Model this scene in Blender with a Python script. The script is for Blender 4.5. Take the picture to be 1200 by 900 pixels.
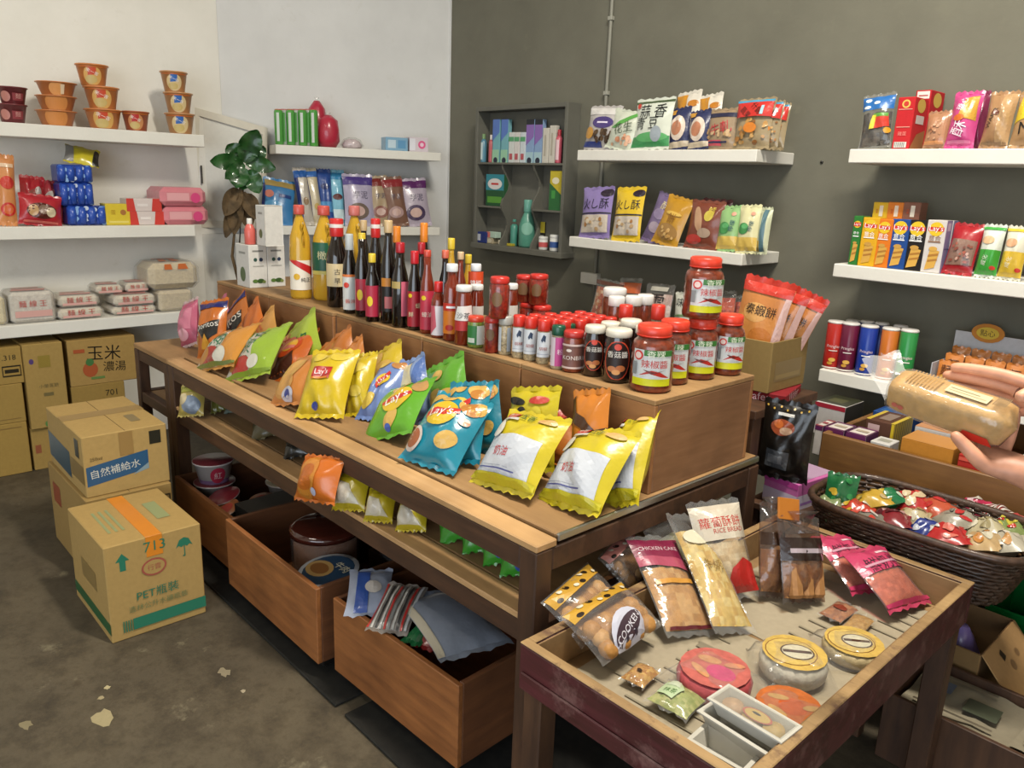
import bpy, bmesh, math, random
import numpy as np
from mathutils import Vector, Matrix
from mathutils.geometry import tessellate_polygon
for o in list(bpy.data.objects): bpy.data.objects.remove(o)
random.seed(11)
scene = bpy.context.scene
COL = scene.collection
# ------------------------------------------------------------------ camera
CAMZ, FPX = 1.5, 920.17
YAW, PITCH, ROLL = 0.81562, 0.25304, 0.03699
_f = Vector((-math.sin(YAW)*math.cos(PITCH), math.cos(YAW)*math.cos(PITCH), -math.sin(PITCH)))
_r = _f.cross(Vector((0, 0, 1))).normalized(); _u = _r.cross(_f)
CR = math.cos(ROLL)*_r + math.sin(ROLL)*_u
CU = -math.sin(ROLL)*_r + math.cos(ROLL)*_u
CF = _f
cam = bpy.data.cameras.new('camera'); camo = bpy.data.objects.new('camera', cam); COL.objects.link(camo)
cam.sensor_width = 36; cam.lens = FPX/1200*36; cam.clip_start = .02
m = Matrix((( CR.x, CU.x, -CF.x, 0), (CR.y, CU.y, -CF.y, 0), (CR.z, CU.z, -CF.z, CAMZ), (0, 0, 0, 1)))
camo.matrix_world = m
scene.camera = camo
# ------------------------------------------------------------------ world, lamps, exposure
world = bpy.data.worlds.new('world'); scene.world = world; world.use_nodes = True
bg = world.node_tree.nodes['Background']; bg.inputs[0].default_value = (.86, .93, 1, 1); bg.inputs[1].default_value = .55
scene.view_settings.view_transform = 'Standard'; scene.view_settings.look = 'None'
scene.view_settings.exposure = 0.68; scene.view_settings.gamma = 1; scene.view_settings.use_curve_mapping = False
def area(name, loc, tgt, sx, sy, power, col):
    L = bpy.data.lights.new(name, 'AREA'); L.shape = 'RECTANGLE'; L.size = sx; L.size_y = sy; L.energy = power; L.color = col
    o = bpy.data.objects.new(name, L); COL.objects.link(o); o.location = loc
    o.rotation_euler = (Vector(tgt)-Vector(loc)).to_track_quat('-Z', 'Y').to_euler(); return o
area('shopfront_daylight', (.6, -2.45, 1.5), (-1.6, 2, .9), 3.6, 2.2, 60, (.80, .90, 1))
# ------------------------------------------------------------------ helpers: pixels to places
def V(*a): return Vector(a)
EYE = V(0, 0, CAMZ)
def ray(px, py): return CR*((px-600)/FPX) - CU*((py-450)/FPX) + CF
def onp(px, py, p, n):
    d = ray(px, py); n = Vector(n); return EYE + d*((Vector(p)-EYE).dot(n)/d.dot(n))
def onz(px, py, z): return onp(px, py, (0, 0, z), (0, 0, 1))
def ony(px, py, y): return onp(px, py, (0, y, 0), (0, 1, 0))
def onx(px, py, x): return onp(px, py, (x, 0, 0), (1, 0, 0))
# ------------------------------------------------------------------ helpers: colours and materials
def lin(c): return c/12.92 if c <= .04045 else ((c+.055)/1.055)**2.4
_hc = {}
def hexc(h):
    if h not in _hc:
        s = h.lstrip('#'); s = ''.join(c*2 for c in s) if len(s) == 3 else s
        _hc[h] = tuple(lin(int(s[i:i+2], 16)/255) for i in (0, 2, 4))+(1,)
    return _hc[h]
MATS = {}
def newmat(name):
    m = bpy.data.materials.new(name); m.use_nodes = True; MATS[name] = m
    nt = m.node_tree; return m, nt, nt.nodes['Principled BSDF']
def nd(nt, t, **kw):
    n = nt.nodes.new(t)
    for k, v in kw.items(): setattr(n, k, v)
    return n
def ramp(nt, stops):
    r = nd(nt, 'ShaderNodeValToRGB'); e = r.color_ramp.elements
    while len(e) < len(stops): e.new(.5)
    for el, (p, c) in zip(e, stops): el.position = p; el.color = hexc(c) if isinstance(c, str) else c
    return r
def texco(nt, scale=(1, 1, 1), kind='Object'):
    tc = nd(nt, 'ShaderNodeTexCoord'); mp = nd(nt, 'ShaderNodeMapping'); mp.inputs['Scale'].default_value = scale
    nt.links.new(tc.outputs[kind], mp.inputs[0]); return mp.outputs[0]
def noise(nt, co, scale, detail=4, rough=.55):
    n = nd(nt, 'ShaderNodeTexNoise'); n.inputs['Scale'].default_value = scale; n.inputs['Detail'].default_value = detail; n.inputs['Roughness'].default_value = rough
    if co: nt.links.new(co, n.inputs['Vector'])
    return n
def bump(nt, src, b, dist=.002, strength=.5):
    bn = nd(nt, 'ShaderNodeBump'); bn.inputs['Distance'].default_value = dist; bn.inputs['Strength'].default_value = strength
    nt.links.new(src, bn.inputs['Height']); nt.links.new(bn.outputs[0], b.inputs['Normal'])
def vcmat(name, rough, var=.06, spec=.5, coat=0, bumpd=0, bscale=40, metal=0):
    m, nt, b = newmat(name); a = nd(nt, 'ShaderNodeAttribute', attribute_name='Col')
    co = texco(nt); n = noise(nt, co, bscale, 3)
    mr = nd(nt, 'ShaderNodeMapRange'); mr.inputs[1].default_value = .3; mr.inputs[2].default_value = .7; mr.inputs[3].default_value = 1-var; mr.inputs[4].default_value = 1+var
    nt.links.new(n.outputs[0], mr.inputs[0])
    mx = nd(nt, 'ShaderNodeMix', data_type='RGBA', blend_type='MULTIPLY'); mx.inputs[0].default_value = 1
    nt.links.new(a.outputs['Color'], mx.inputs[6]); nt.links.new(mr.outputs[0], mx.inputs[7]); nt.links.new(mx.outputs[2], b.inputs['Base Color'])
    b.inputs['Roughness'].default_value = rough; b.inputs['Specular IOR Level'].default_value = spec; b.inputs['Coat Weight'].default_value = coat; b.inputs['Metallic'].default_value = metal
    b.inputs['Coat Roughness'].default_value = .12
    if bumpd: bump(nt, n.outputs[0], b, bumpd, .6)
    return m
vcmat('foil', .3, .04, .5, .25, .006, 16)
vcmat('print', .38, .0, .45)
vcmat('paper', .75, .05, .25, 0, .0006, 60)
vcmat('plastic', .3, .03, .5)
vcmat('glossy', .08, .04, .6, .3)
vcmat('food', .55, .16, .35, 0, .003, 70)
def clear(name, tint, fac, rough, lo=.05):
    m = bpy.data.materials.new(name); m.use_nodes = True; MATS[name] = m; nt = m.node_tree; nt.nodes.clear()
    out = nd(nt, 'ShaderNodeOutputMaterial'); t = nd(nt, 'ShaderNodeBsdfTransparent'); t.inputs[0].default_value = tint
    g = nd(nt, 'ShaderNodeBsdfGlossy'); g.inputs['Roughness'].default_value = rough
    df = nd(nt, 'ShaderNodeBsdfDiffuse'); df.inputs[0].default_value = (.9, .9, .9, 1)
    s1 = nd(nt, 'ShaderNodeMixShader'); s1.inputs[0].default_value = lo; nt.links.new(t.outputs[0], s1.inputs[1]); nt.links.new(df.outputs[0], s1.inputs[2])
    lw = nd(nt, 'ShaderNodeLayerWeight'); lw.inputs[0].default_value = .5
    pw = nd(nt, 'ShaderNodeMath', operation='POWER'); pw.inputs[1].default_value = 3.5; nt.links.new(lw.outputs['Facing'], pw.inputs[0])
    ma = nd(nt, 'ShaderNodeMath', operation='MULTIPLY_ADD'); ma.inputs[1].default_value = .5; ma.inputs[2].default_value = fac*.17; nt.links.new(pw.outputs[0], ma.inputs[0])
    co = texco(nt); n = noise(nt, co, 30, 2); bn = nd(nt, 'ShaderNodeBump'); bn.inputs['Distance'].default_value = .006; bn.inputs['Strength'].default_value = .7
    nt.links.new(n.outputs[0], bn.inputs['Height']); nt.links.new(bn.outputs[0], g.inputs['Normal'])
    s2 = nd(nt, 'ShaderNodeMixShader'); nt.links.new(ma.outputs[0], s2.inputs[0]); nt.links.new(s1.outputs[0], s2.inputs[1]); nt.links.new(g.outputs[0], s2.inputs[2])
    nt.links.new(s2.outputs[0], out.inputs[0]); return m
clear('film', (.97, .97, .96, 1), .3, .14, .05)
clear('film_milky', (.98, .97, .95, 1), .3, .2, .22)
clear('glass', (.94, .97, .95, 1), .28, .05, .01)
clear('film_pink', (1, .62, .68, 1), .3, .16, .06)
clear('film_dark', (.72, .62, .54, 1), .3, .12, .03)
def wood(name, c1, c2, scale=(6, 60, 60), rough=.55, wear=None, bd=.0012):
    m, nt, b = newmat(name); co = texco(nt, scale); n = noise(nt, co, 1, 6, .6); n2 = noise(nt, texco(nt, (3, 3, 3)), 1.3, 3)
    r = ramp(nt, [(.3, c1), (.7, c2)]); nt.links.new(n.outputs[0], r.inputs[0]); out = r.outputs[0]
    mx = nd(nt, 'ShaderNodeMix', data_type='RGBA', blend_type='MULTIPLY'); mx.inputs[0].default_value = .55
    r2 = ramp(nt, [(.35, '#a8a098'), (.65, '#ffffff')]); nt.links.new(n2.outputs[0], r2.inputs[0]); nt.links.new(out, mx.inputs[6]); nt.links.new(r2.outputs[0], mx.inputs[7]); out = mx.outputs[2]
    if wear:
        n3 = noise(nt, texco(nt, (9, 9, 9)), 1.6, 8, .7); r3 = ramp(nt, [(.52, (0, 0, 0, 1)), (.66, (1, 1, 1, 1))]); nt.links.new(n3.outputs[0], r3.inputs[0])
        mw = nd(nt, 'ShaderNodeMix', data_type='RGBA'); nt.links.new(r3.outputs[0], mw.inputs[0]); nt.links.new(out, mw.inputs[6]); mw.inputs[7].default_value = hexc(wear); out = mw.outputs[2]
    nt.links.new(out, b.inputs['Base Color']); b.inputs['Roughness'].default_value = rough; bump(nt, n.outputs[0], b, bd, .5); return m
wood('wood_frame', '#3b2619', '#5a3d28', (30, 30, 5))
wood('wood_rail', '#3b2619', '#573a26', (5, 40, 40))
wood('wood_board', '#98744a', '#aa865a', (4, 45, 45), .6)
wood('wood_trim', '#ba9160', '#caa272', (4, 45, 45), .5)
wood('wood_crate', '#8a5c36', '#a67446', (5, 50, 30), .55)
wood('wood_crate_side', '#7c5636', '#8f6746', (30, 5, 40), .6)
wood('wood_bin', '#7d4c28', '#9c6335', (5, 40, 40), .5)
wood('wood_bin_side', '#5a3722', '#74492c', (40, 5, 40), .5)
wood('wood_tray', '#3d1b18', '#57262a', (5, 40, 60), .45, '#6b4a46')
wood('wood_tray_rim', '#8d7048', '#a98a5e', (5, 40, 60), .6, '#5f4430')
wood('wood_inner', '#8c6e48', '#9c7c54', (5, 40, 60), .65)
wood('wood_counter', '#76512a', '#8e6434', (4, 40, 40), .55)
def wallmat(name, c1, c2, stain, bscale=3, rough=.8):
    m, nt, b = newmat(name); co = texco(nt); n = noise(nt, co, bscale, 6, .6); r = ramp(nt, [(.3, c1), (.7, c2)]); nt.links.new(n.outputs[0], r.inputs[0])
    n2 = noise(nt, co, 9, 8, .72); r2 = ramp(nt, [(.6, (0, 0, 0, 1)), (.72, (.5, .5, .5, 1))]); nt.links.new(n2.outputs[0], r2.inputs[0])
    mx = nd(nt, 'ShaderNodeMix', data_type='RGBA'); nt.links.new(r2.outputs[0], mx.inputs[0]); nt.links.new(r.outputs[0], mx.inputs[6]); mx.inputs[7].default_value = hexc(stain)
    nt.links.new(mx.outputs[2], b.inputs['Base Color']); b.inputs['Roughness'].default_value = rough; b.inputs['Specular IOR Level'].default_value = .25
    n3 = noise(nt, co, 60, 4); bump(nt, n3.outputs[0], b, .0015, .35); return m
wallmat('wall_white', '#dedbd2', '#e8e5dd', '#d2cdc0')
wallmat('wall_cool', '#cccccb', '#d7d7d6', '#c6c5c0')
wallmat('wall_grey', '#68665a', '#727063', '#757364')
wallmat('shelf_white', '#d6d3ca', '#dedcd4', '#d2cec2', 5, .5)
wallmat('cabinet_grey', '#605f57', '#6b6a61', '#6f6d62', 5, .6)
wallmat('ceiling_white', '#d8d6d0', '#e0ded8', '#d2cfc6')
def floormat():
    m, nt, b = newmat('floor_concrete'); co = texco(nt); n = noise(nt, co, 1.7, 8, .65); r = ramp(nt, [(.3, '#423a2d'), (.5, '#4f4636'), (.72, '#5d5340')]); nt.links.new(n.outputs[0], r.inputs[0])
    n2 = noise(nt, co, 7, 9, .75); r2 = ramp(nt, [(.3, '#7a7468'), (.46, '#d8d4cc'), (.56, '#ffffff'), (.7, '#b8ac94')]); nt.links.new(n2.outputs[0], r2.inputs[0])
    mx = nd(nt, 'ShaderNodeMix', data_type='RGBA', blend_type='MULTIPLY'); mx.inputs[0].default_value = .8; nt.links.new(r.outputs[0], mx.inputs[6]); nt.links.new(r2.outputs[0], mx.inputs[7])
    n3 = noise(nt, co, 5.3, 10, .7); r3 = ramp(nt, [(.62, (0, 0, 0, 1)), (.72, (.55, .55, .55, 1))]); nt.links.new(n3.outputs[0], r3.inputs[0])
    m2 = nd(nt, 'ShaderNodeMix', data_type='RGBA'); nt.links.new(r3.outputs[0], m2.inputs[0]); nt.links.new(mx.outputs[2], m2.inputs[6]); m2.inputs[7].default_value = hexc('#8a8268')
    nt.links.new(m2.outputs[2], b.inputs['Base Color']); b.inputs['Roughness'].default_value = .7; bump(nt, n2.outputs[0], b, .002, .4); return m
floormat()
def simple(name, col, rough=.5, metal=0, trans=0, ior=1.45, coat=0, ns=0):
    m, nt, b = newmat(name); c = hexc(col)
    if ns:
        n = noise(nt, texco(nt), ns, 4); k = [tuple(x*q for x in c[:3])+(1,) for q in (.55, 1.35)]; r = ramp(nt, [(.35, k[0]), (.65, k[1])]); nt.links.new(n.outputs[0], r.inputs[0]); nt.links.new(r.outputs[0], b.inputs['Base Color']); bump(nt, n.outputs[0], b, .001, .4)
    else: b.inputs['Base Color'].default_value = c
    b.inputs['Roughness'].default_value = rough; b.inputs['Metallic'].default_value = metal; b.inputs['Transmission Weight'].default_value = trans; b.inputs['IOR'].default_value = ior; b.inputs['Coat Weight'].default_value = coat; b.inputs['Coat Roughness'].default_value = .04
    return m
simple('soy_glass', '#140b08', .06, coat=.6)
simple('oil', '#e6b83a', .05, trans=.45, ior=1.3, coat=.5)
simple('chili', '#7c2012', .3, coat=.9, ns=90)
simple('chili_brown', '#6e2c16', .3, coat=.9, ns=60)
simple('sauce_red', '#6e2410', .1, coat=.8)
simple('dark_sauce', '#1c0c08', .1, coat=.9)
simple('spice', '#9a8a6a', .5, coat=.7, ns=120)
simple('green_pickle', '#6a7a30', .4, coat=.8, ns=80)
simple('metal', '#b8b8b4', .3, metal=1)
simple('pipe_grey', '#86857a', .5)
simple('black_mat', '#16140f', .85, ns=30)
simple('leaf', '#1f4a1e', .35, coat=.3, ns=14)
simple('leaf_dry', '#5c4a32', .8, ns=18)
simple('wicker', '#3e291c', .5, coat=.25, ns=60)
simple('skin', '#c98f72', .5, ns=9)
simple('green_plastic', '#0f7a34', .4)
simple('pot', '#6a4a38', .7, ns=10)
def M(n): return MATS[n]
# ------------------------------------------------------------------ helpers: meshes
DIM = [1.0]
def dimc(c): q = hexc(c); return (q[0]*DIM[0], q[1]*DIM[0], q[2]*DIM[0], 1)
class MB:
    def __init__(s): s.v = []; s.f = []; s.c = []; s.sm = []
    def add(s, vs, fs, col='#888', smooth=False):
        k = len(s.v); s.v += [tuple(v) for v in vs]
        cf = callable(col)
        for i, f in enumerate(fs):
            s.f.append(tuple(k+j for j in f)); s.c.append(dimc(col(i)) if cf else dimc(col)); s.sm.append(smooth)
        return s
    def box(s, x0, x1, y0, y1, z0, z1, col='#888', b=.002, mtx=None):
        b = min(b, abs(x1-x0)*.45, abs(y1-y0)*.45, abs(z1-z0)*.45)
        X, Y, Z = (x0, x1), (y0, y1), (z0, z1); vs = []; idx = {}
        for i in (0, 1):
            for j in (0, 1):
                for k in (0, 1):
                    sx, sy, sz = (b if i == 0 else -b), (b if j == 0 else -b), (b if k == 0 else -b)
                    for a, p in enumerate(((X[i], Y[j]+sy, Z[k]+sz), (X[i]+sx, Y[j], Z[k]+sz), (X[i]+sx, Y[j]+sy, Z[k]))):
                        idx[i, j, k, a] = len(vs); vs.append(p)
        fs = []
        for i in (0, 1): q = [idx[i, j, k, 0] for j, k in ((0, 0), (1, 0), (1, 1), (0, 1))]; fs.append(q if i else q[::-1])
        for j in (0, 1): q = [idx[i, j, k, 1] for i, k in ((0, 0), (1, 0), (1, 1), (0, 1))]; fs.append(q[::-1] if j else q)
        for k in (0, 1): q = [idx[i, j, k, 2] for i, j in ((0, 0), (1, 0), (1, 1), (0, 1))]; fs.append(q if k else q[::-1])
        for j in (0, 1):
            for k in (0, 1): q = [idx[0, j, k, 1], idx[1, j, k, 1], idx[1, j, k, 2], idx[0, j, k, 2]]; fs.append(q if (j != k) else q[::-1])
        for i in (0, 1):
            for k in (0, 1): q = [idx[i, 0, k, 0], idx[i, 1, k, 0], idx[i, 1, k, 2], idx[i, 0, k, 2]]; fs.append(q if (i == k) else q[::-1])
        for i in (0, 1):
            for j in (0, 1): q = [idx[i, j, 0, 0], idx[i, j, 1, 0], idx[i, j, 1, 1], idx[i, j, 0, 1]]; fs.append(q if (i != j) else q[::-1])
        for i in (0, 1):
            for j in (0, 1):
                for k in (0, 1): q = [idx[i, j, k, 0], idx[i, j, k, 1], idx[i, j, k, 2]]; fs.append(q if (i+j+k) % 2 else q[::-1])
        if mtx: vs = [mtx @ Vector(v) for v in vs]
        return s.add(vs, fs, col)
    def lathe(s, prof, n=20, col='#888', c=(0, 0), caps=True, smooth=True, sx=1, sy=1, wob=None):
        vs = []; fs = []
        for r, z in prof:
            for i in range(n):
                a = 2*math.pi*i/n; k = wob(a, r, z) if wob else 1; vs.append((c[0]+sx*r*k*math.cos(a), c[1]+sy*r*k*math.sin(a), z))
        m = len(prof)
        for j in range(m-1):
            for i in range(n): fs.append((j*n+i, j*n+(i+1) % n, (j+1)*n+(i+1) % n, (j+1)*n+i))
        if caps:
            if prof[0][0] > 1e-6: fs.append(tuple(range(n))[::-1])
            if prof[-1][0] > 1e-6: fs.append(tuple((m-1)*n+i for i in range(n)))
        return s.add(vs, fs, col, smooth)
    def tube(s, pts, r, n=8, col='#888', closed=False):
        pts = [Vector(p) for p in pts]; vs = []; fs = []; L = len(pts); up = V(0, 0, 1)
        for i, p in enumerate(pts):
            t = (pts[(i+1) % L]-pts[i-1]) if closed else (pts[min(i+1, L-1)]-pts[max(i-1, 0)])
            t.normalize(); a = t.cross(up)
            if a.length < .05: a = t.cross(V(1, 0, 0))
            a.normalize(); b = t.cross(a); rr = r[i] if isinstance(r, (list, tuple)) else r
            vs += [p+(a*math.cos(2*math.pi*k/n)+b*math.sin(2*math.pi*k/n))*rr for k in range(n)]
        for i in range(L if closed else L-1):
            j = (i+1) % L
            for k in range(n): fs.append((i*n+k, j*n+k, j*n+(k+1) % n, i*n+(k+1) % n))
        if not closed: fs.append(tuple(range(n))); fs.append(tuple((L-1)*n+k for k in range(n))[::-1])
        return s.add(vs, fs, col, True)
    def grid(s, G, col='#888', smooth=True, flip=False):
        R, Cn = len(G), len(G[0]); vs = [p for row in G for p in row]
        fs = [((j*Cn+i), (j*Cn+i+1), ((j+1)*Cn+i+1), ((j+1)*Cn+i)) for j in range(R-1) for i in range(Cn-1)]
        if flip: fs = [f[::-1] for f in fs]
        return s.add(vs, fs, col, smooth)
    def mesh(s, name):
        me = bpy.data.meshes.new(name); me.from_pydata(s.v, [], s.f)
        ca = me.color_attributes.new('Col', 'FLOAT_COLOR', 'CORNER'); arr = []
        for f, c in zip(s.f, s.c): arr += list(c)*len(f)
        ca.data.foreach_set('color', arr); me.polygons.foreach_set('use_smooth', s.sm); me.update(); return me
    def obj(s, name, mat, parent=None, mtx=None):
        me = s.mesh(name); me.materials.append(M(mat)); o = bpy.data.objects.new(name, me); COL.objects.link(o)
        if parent: o.parent = parent
        if mtx is not None: o.matrix_local = mtx
        return o
def tag(o, label, cat, group=None):
    o['label'] = label; o['category'] = cat
    if group: o['group'] = group
    return o
def thing(name, label, cat, mtx=None, group=None):
    o = bpy.data.objects.new(name, None); o.empty_display_size = .05; COL.objects.link(o)
    if mtx is not None: o.matrix_world = mtx
    return tag(o, label, cat, group)
def struct(o): o['kind'] = 'structure'; return o
def copy_thing(o, label=None, mtx=None):
    c = o.copy(); COL.objects.link(c)
    if mtx is not None: c.matrix_world = mtx
    if label: c['label'] = label
    for ch in list(o.children):
        d = ch.copy(); COL.objects.link(d); d.parent = c
        for g in list(ch.children): e = g.copy(); COL.objects.link(e); e.parent = d
    return c
def frame(o, ex, up):
    up = Vector(up).normalized(); ex = Vector(ex); ex = (ex-up*ex.dot(up)).normalized(); ey = up.cross(ex)
    return Matrix(((ex.x, ey.x, up.x, o[0]), (ex.y, ey.y, up.y, o[1]), (ex.z, ey.z, up.z, o[2]), (0, 0, 0, 1)))
def yawm(p, a=0): return Matrix.Translation(Vector(p)) @ Matrix.Rotation(a, 4, 'Z')
def leanf(P0, P1, top, tilt):
    """frame of a pack whose bottom edge runs P0-P1, leaning back by tilt (degrees above level), reaching up to pixel top"""
    e = (P1-P0); w = e.length; e.normalize(); mid = (P0+P1)/2; nh = V(0, 0, 1).cross(e).normalized()
    up = math.cos(math.radians(tilt))*nh+math.sin(math.radians(tilt))*V(0, 0, 1); n = e.cross(up)
    T = onp(top[0], top[1], mid, n); d = T-mid; return frame(mid, e, d), w, d.length
# ------------------------------------------------------------------ helpers: print on packs
_tx = {}
def text_tris(s):
    if s not in _tx:
        cu = bpy.data.curves.new('t', 'FONT'); cu.body = s; cu.resolution_u = 2; ob = bpy.data.objects.new('t', cu); COL.objects.link(ob)
        me = bpy.data.meshes.new_from_object(ob); me.calc_loop_triangles(); vs = [v.co for v in me.vertices]
        T = [[(vs[i].x, vs[i].y) for i in t.vertices] for t in me.loop_triangles]
        bpy.data.objects.remove(ob); bpy.data.curves.remove(cu); bpy.data.meshes.remove(me)
        P = [p for t in T for p in t] or [(0, 0)]
        x0, x1 = min(p[0] for p in P), max(p[0] for p in P); y0, y1 = min(p[1] for p in P), max(p[1] for p in P)
        h = max(y1-y0, 1e-3); _tx[s] = ([[((p[0]-(x0+x1)/2)/h, (p[1]-(y0+y1)/2)/h) for p in t] for t in T], (x1-x0)/h)
    return _tx[s]
def split(T, thr):
    out = []; st = list(T)
    while st:
        t = st.pop(); d = [math.dist(t[i], t[(i+1) % 3]) for i in range(3)]; k = max(range(3), key=lambda i: d[i])
        if d[k] <= thr: out.append(t); continue
        a, b, c = t[k], t[(k+1) % 3], t[(k+2) % 3]; mm = ((a[0]+b[0])/2, (a[1]+b[1])/2); st += [[a, mm, c], [mm, b, c]]
    return out
def decals(parent, S, W, H, specs, name='printing', mat='print', thr=None, base=.0007, step=.0003):
    """flat print: shapes given in fractions of a W x H face, laid on the surface S(u, v, offset)"""
    bbs = []
    for sp in specs:
        if sp[0] == 'r': bb = [sp[1], sp[2], sp[3], sp[4]]
        elif sp[0] == 'e': m_ = max(sp[3], sp[4])*1.0; bb = [sp[1]-m_, sp[2]-m_*W/H, sp[1]+m_, sp[2]+m_*W/H]
        elif sp[0] == 'p': bb = [min(q[0] for q in sp[1]), min(q[1] for q in sp[1]), max(q[0] for q in sp[1]), max(q[1] for q in sp[1])]
        else: bb = [sp[2]-sp[4]/2, sp[3]-sp[4]*.5*W/H, sp[2]+sp[4]/2, sp[3]+sp[4]*.5*W/H]
        bbs.append(bb)
    par = list(range(len(specs)))
    def find(i):
        while par[i] != i: i = par[i]
        return i
    for i in range(len(specs)):
        for j in range(i):
            A, B = bbs[i], bbs[j]
            if A[0] < B[2] and B[0] < A[2] and A[1] < B[3] and B[1] < A[3]: par[find(i)] = find(j)
    cl = sorted({find(i) for i in range(len(specs))}); joined = len(cl) > 8
    mbs = {c: MB() for c in ([0] if joined else cl)}
    for k, sp in enumerate(specs):
        mb = mbs[0 if joined else find(k)]
        kind = sp[0]
        if kind == 'r': _, x0, y0, x1, y1, c = sp; P = [(x0*W, y0*H), (x1*W, y0*H), (x1*W, y1*H), (x0*W, y1*H)]; T = [[P[0], P[1], P[2]], [P[0], P[2], P[3]]]
        elif kind == 'e':
            _, cx, cy, rx, ry, c = sp[:6]; ro = math.radians(sp[6]) if len(sp) > 6 else 0; n = 18; P = []
            for i in range(n): a = 2*math.pi*i/n; x, y = rx*W*math.cos(a), ry*W*math.sin(a); P.append((cx*W+x*math.cos(ro)-y*math.sin(ro), cy*H+x*math.sin(ro)+y*math.cos(ro)))
            T = [[(cx*W, cy*H), P[i], P[(i+1) % n]] for i in range(n)]
        elif kind == 'p': _, pts, c = sp; P = [V(x*W, y*H, 0) for x, y in pts]; T = [[(P[i].x, P[i].y) for i in t] for t in tessellate_polygon([P])]
        elif kind == 't':
            _, s, cx, cy, wd, c = sp[:6]; ro = math.radians(sp[6]) if len(sp) > 6 else 0; ht = sp[7] if len(sp) > 7 else None
            TT, asp = text_tris(s); hh = wd*W/asp; hy = ht*H if ht else hh; T = []
            for t in TT: T.append([(cx*W+(x*hh)*math.cos(ro)-(y*hy)*math.sin(ro), cy*H+(x*hh)*math.sin(ro)+(y*hy)*math.cos(ro)) for x, y in t])
        if thr: T = split(T, thr)
        off = base+step*k; vs = []; fs = []
        for t in T:
            a, b, cc = t
            if (b[0]-a[0])*(cc[1]-a[1])-(b[1]-a[1])*(cc[0]-a[0]) < 0: t = [a, cc, b]
            q = len(vs); vs += [S(min(max(p[0]/W, 0), 1), min(max(p[1]/H, 0), 1), off) for p in t]; fs.append((q, q+1, q+2))
        mb.add(vs, fs, c, True)
    for q in mbs.values(): o = q.obj(name, mat, parent)
    return o
def flatS(x0, x1, z0, z1, y):      # front face (-y) of a box
    return lambda u, v, o: (x0+(x1-x0)*u, y-o, z0+(z1-z0)*v)
def sideS(y0, y1, z0, z1, x, sg=1):  # +x (sg 1) or -x face; u runs left to right as seen
    return (lambda u, v, o: (x+o, y0+(y1-y0)*u, z0+(z1-z0)*v)) if sg > 0 else (lambda u, v, o: (x-o, y1+(y0-y1)*u, z0+(z1-z0)*v))
def topS(x0, x1, y0, y1, z): return lambda u, v, o: (x0+(x1-x0)*u, y0+(y1-y0)*v, z+o)
def cylS(r, z0, z1, a0, arc):       # label round a jar; a0 = facing angle, arc in radians
    return lambda u, v, o: ((r+o)*math.cos(a0+(u-.5)*arc), (r+o)*math.sin(a0+(u-.5)*arc), z0+(z1-z0)*v)
# ================================================================== THE SETTING
WL, WG, ZC = -4.62, 3.31, 4.2              # left wall x, grey wall y, ceiling
A_ = V(-4.62, 1.99, 0); B_ = V(-4.2, 3.31, 0)
ZL = 4.2
XR, YB = 2.4, -2.6
struct(MB().box(WL-.2, XR+.1, YB-.1, WG+.1, -.08, 0).obj('floor', 'floor_concrete'))
struct(MB().box(WL-.2, XR+.1, YB-.1, WG+.1, ZC, ZC+.08).obj('ceiling', 'ceiling_white'))
struct(MB().box(WL-.1, WL, YB, A_.y, 0, ZC, b=.001).obj('wall_left', 'wall_white'))
_d = (B_-A_); _n = V(_d.y, -_d.x, 0).normalized()     # normal of the angled wall, into the room
mb = MB(); q = -_n*.1
P4 = [A_, B_, B_+q, A_+q]; mb.add([p+V(0, 0, z) for z in (0, ZC) for p in P4], [(0, 1, 5, 4), (1, 2, 6, 5), (2, 3, 7, 6), (3, 0, 4, 7), (4, 5, 6, 7), (3, 2, 1, 0)])
struct(mb.obj('wall_corner', 'wall_cool'))
struct(MB().box(B_.x-.1, XR, WG, WG+.1, 0, ZC, b=.001).obj('wall_back', 'wall_grey'))
struct(MB().box(B_.x-.004, B_.x+.012, WG-.006, WG, 0, ZC, b=.001).obj('trim_1', 'wall_cool'))
struct(MB().box(XR, XR+.1, YB, WG, 0, ZC, b=.001).obj('wall_right', 'wall_white'))
mb = MB(); mb.box(WL, -1.6, YB-.1, YB, 0, ZC); mb.box(-1.6, XR, YB-.1, YB, 2.7, ZC)
struct(mb.obj('wall_front', 'wall_white'))
# ceiling lamps: strip fixtures on the ceiling, the second one only fill
def ceiling_lamp(x, y, ang, power, label):
    t = thing('ceiling_lamp', label, 'lamp', yawm((x, y, ZC), ang), 'strip lamps on the ceiling')
    MB().box(-.65, .65, -.09, .09, -.05, -.001, '#dddddd').obj('housing', 'plastic', t)
    for s in (-1, 1): MB().tube([(-.6, s*.045, -.07), (.6, s*.045, -.07)], .014, 8, '#ffffff').obj('tube', 'plastic', t)
    L = bpy.data.lights.new('strip_light', 'AREA'); L.shape = 'RECTANGLE'; L.size = 1.2; L.size_y = .16; L.energy = power; L.color = (1, .93, .8)
    o = bpy.data.objects.new('strip_light', L); COL.objects.link(o); o.parent = t; o.location = (0, 0, -.095)
ceiling_lamp(-.5, 1.45, .2, 118, 'white twin-tube strip lamp on the ceiling above the bread tray')
ceiling_lamp(-2.4, -.9, .2, 20, 'white twin-tube strip lamp added unseen on the ceiling to fill the open floor')  # unseen extra lamp, added as weak fill for the floor
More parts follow.
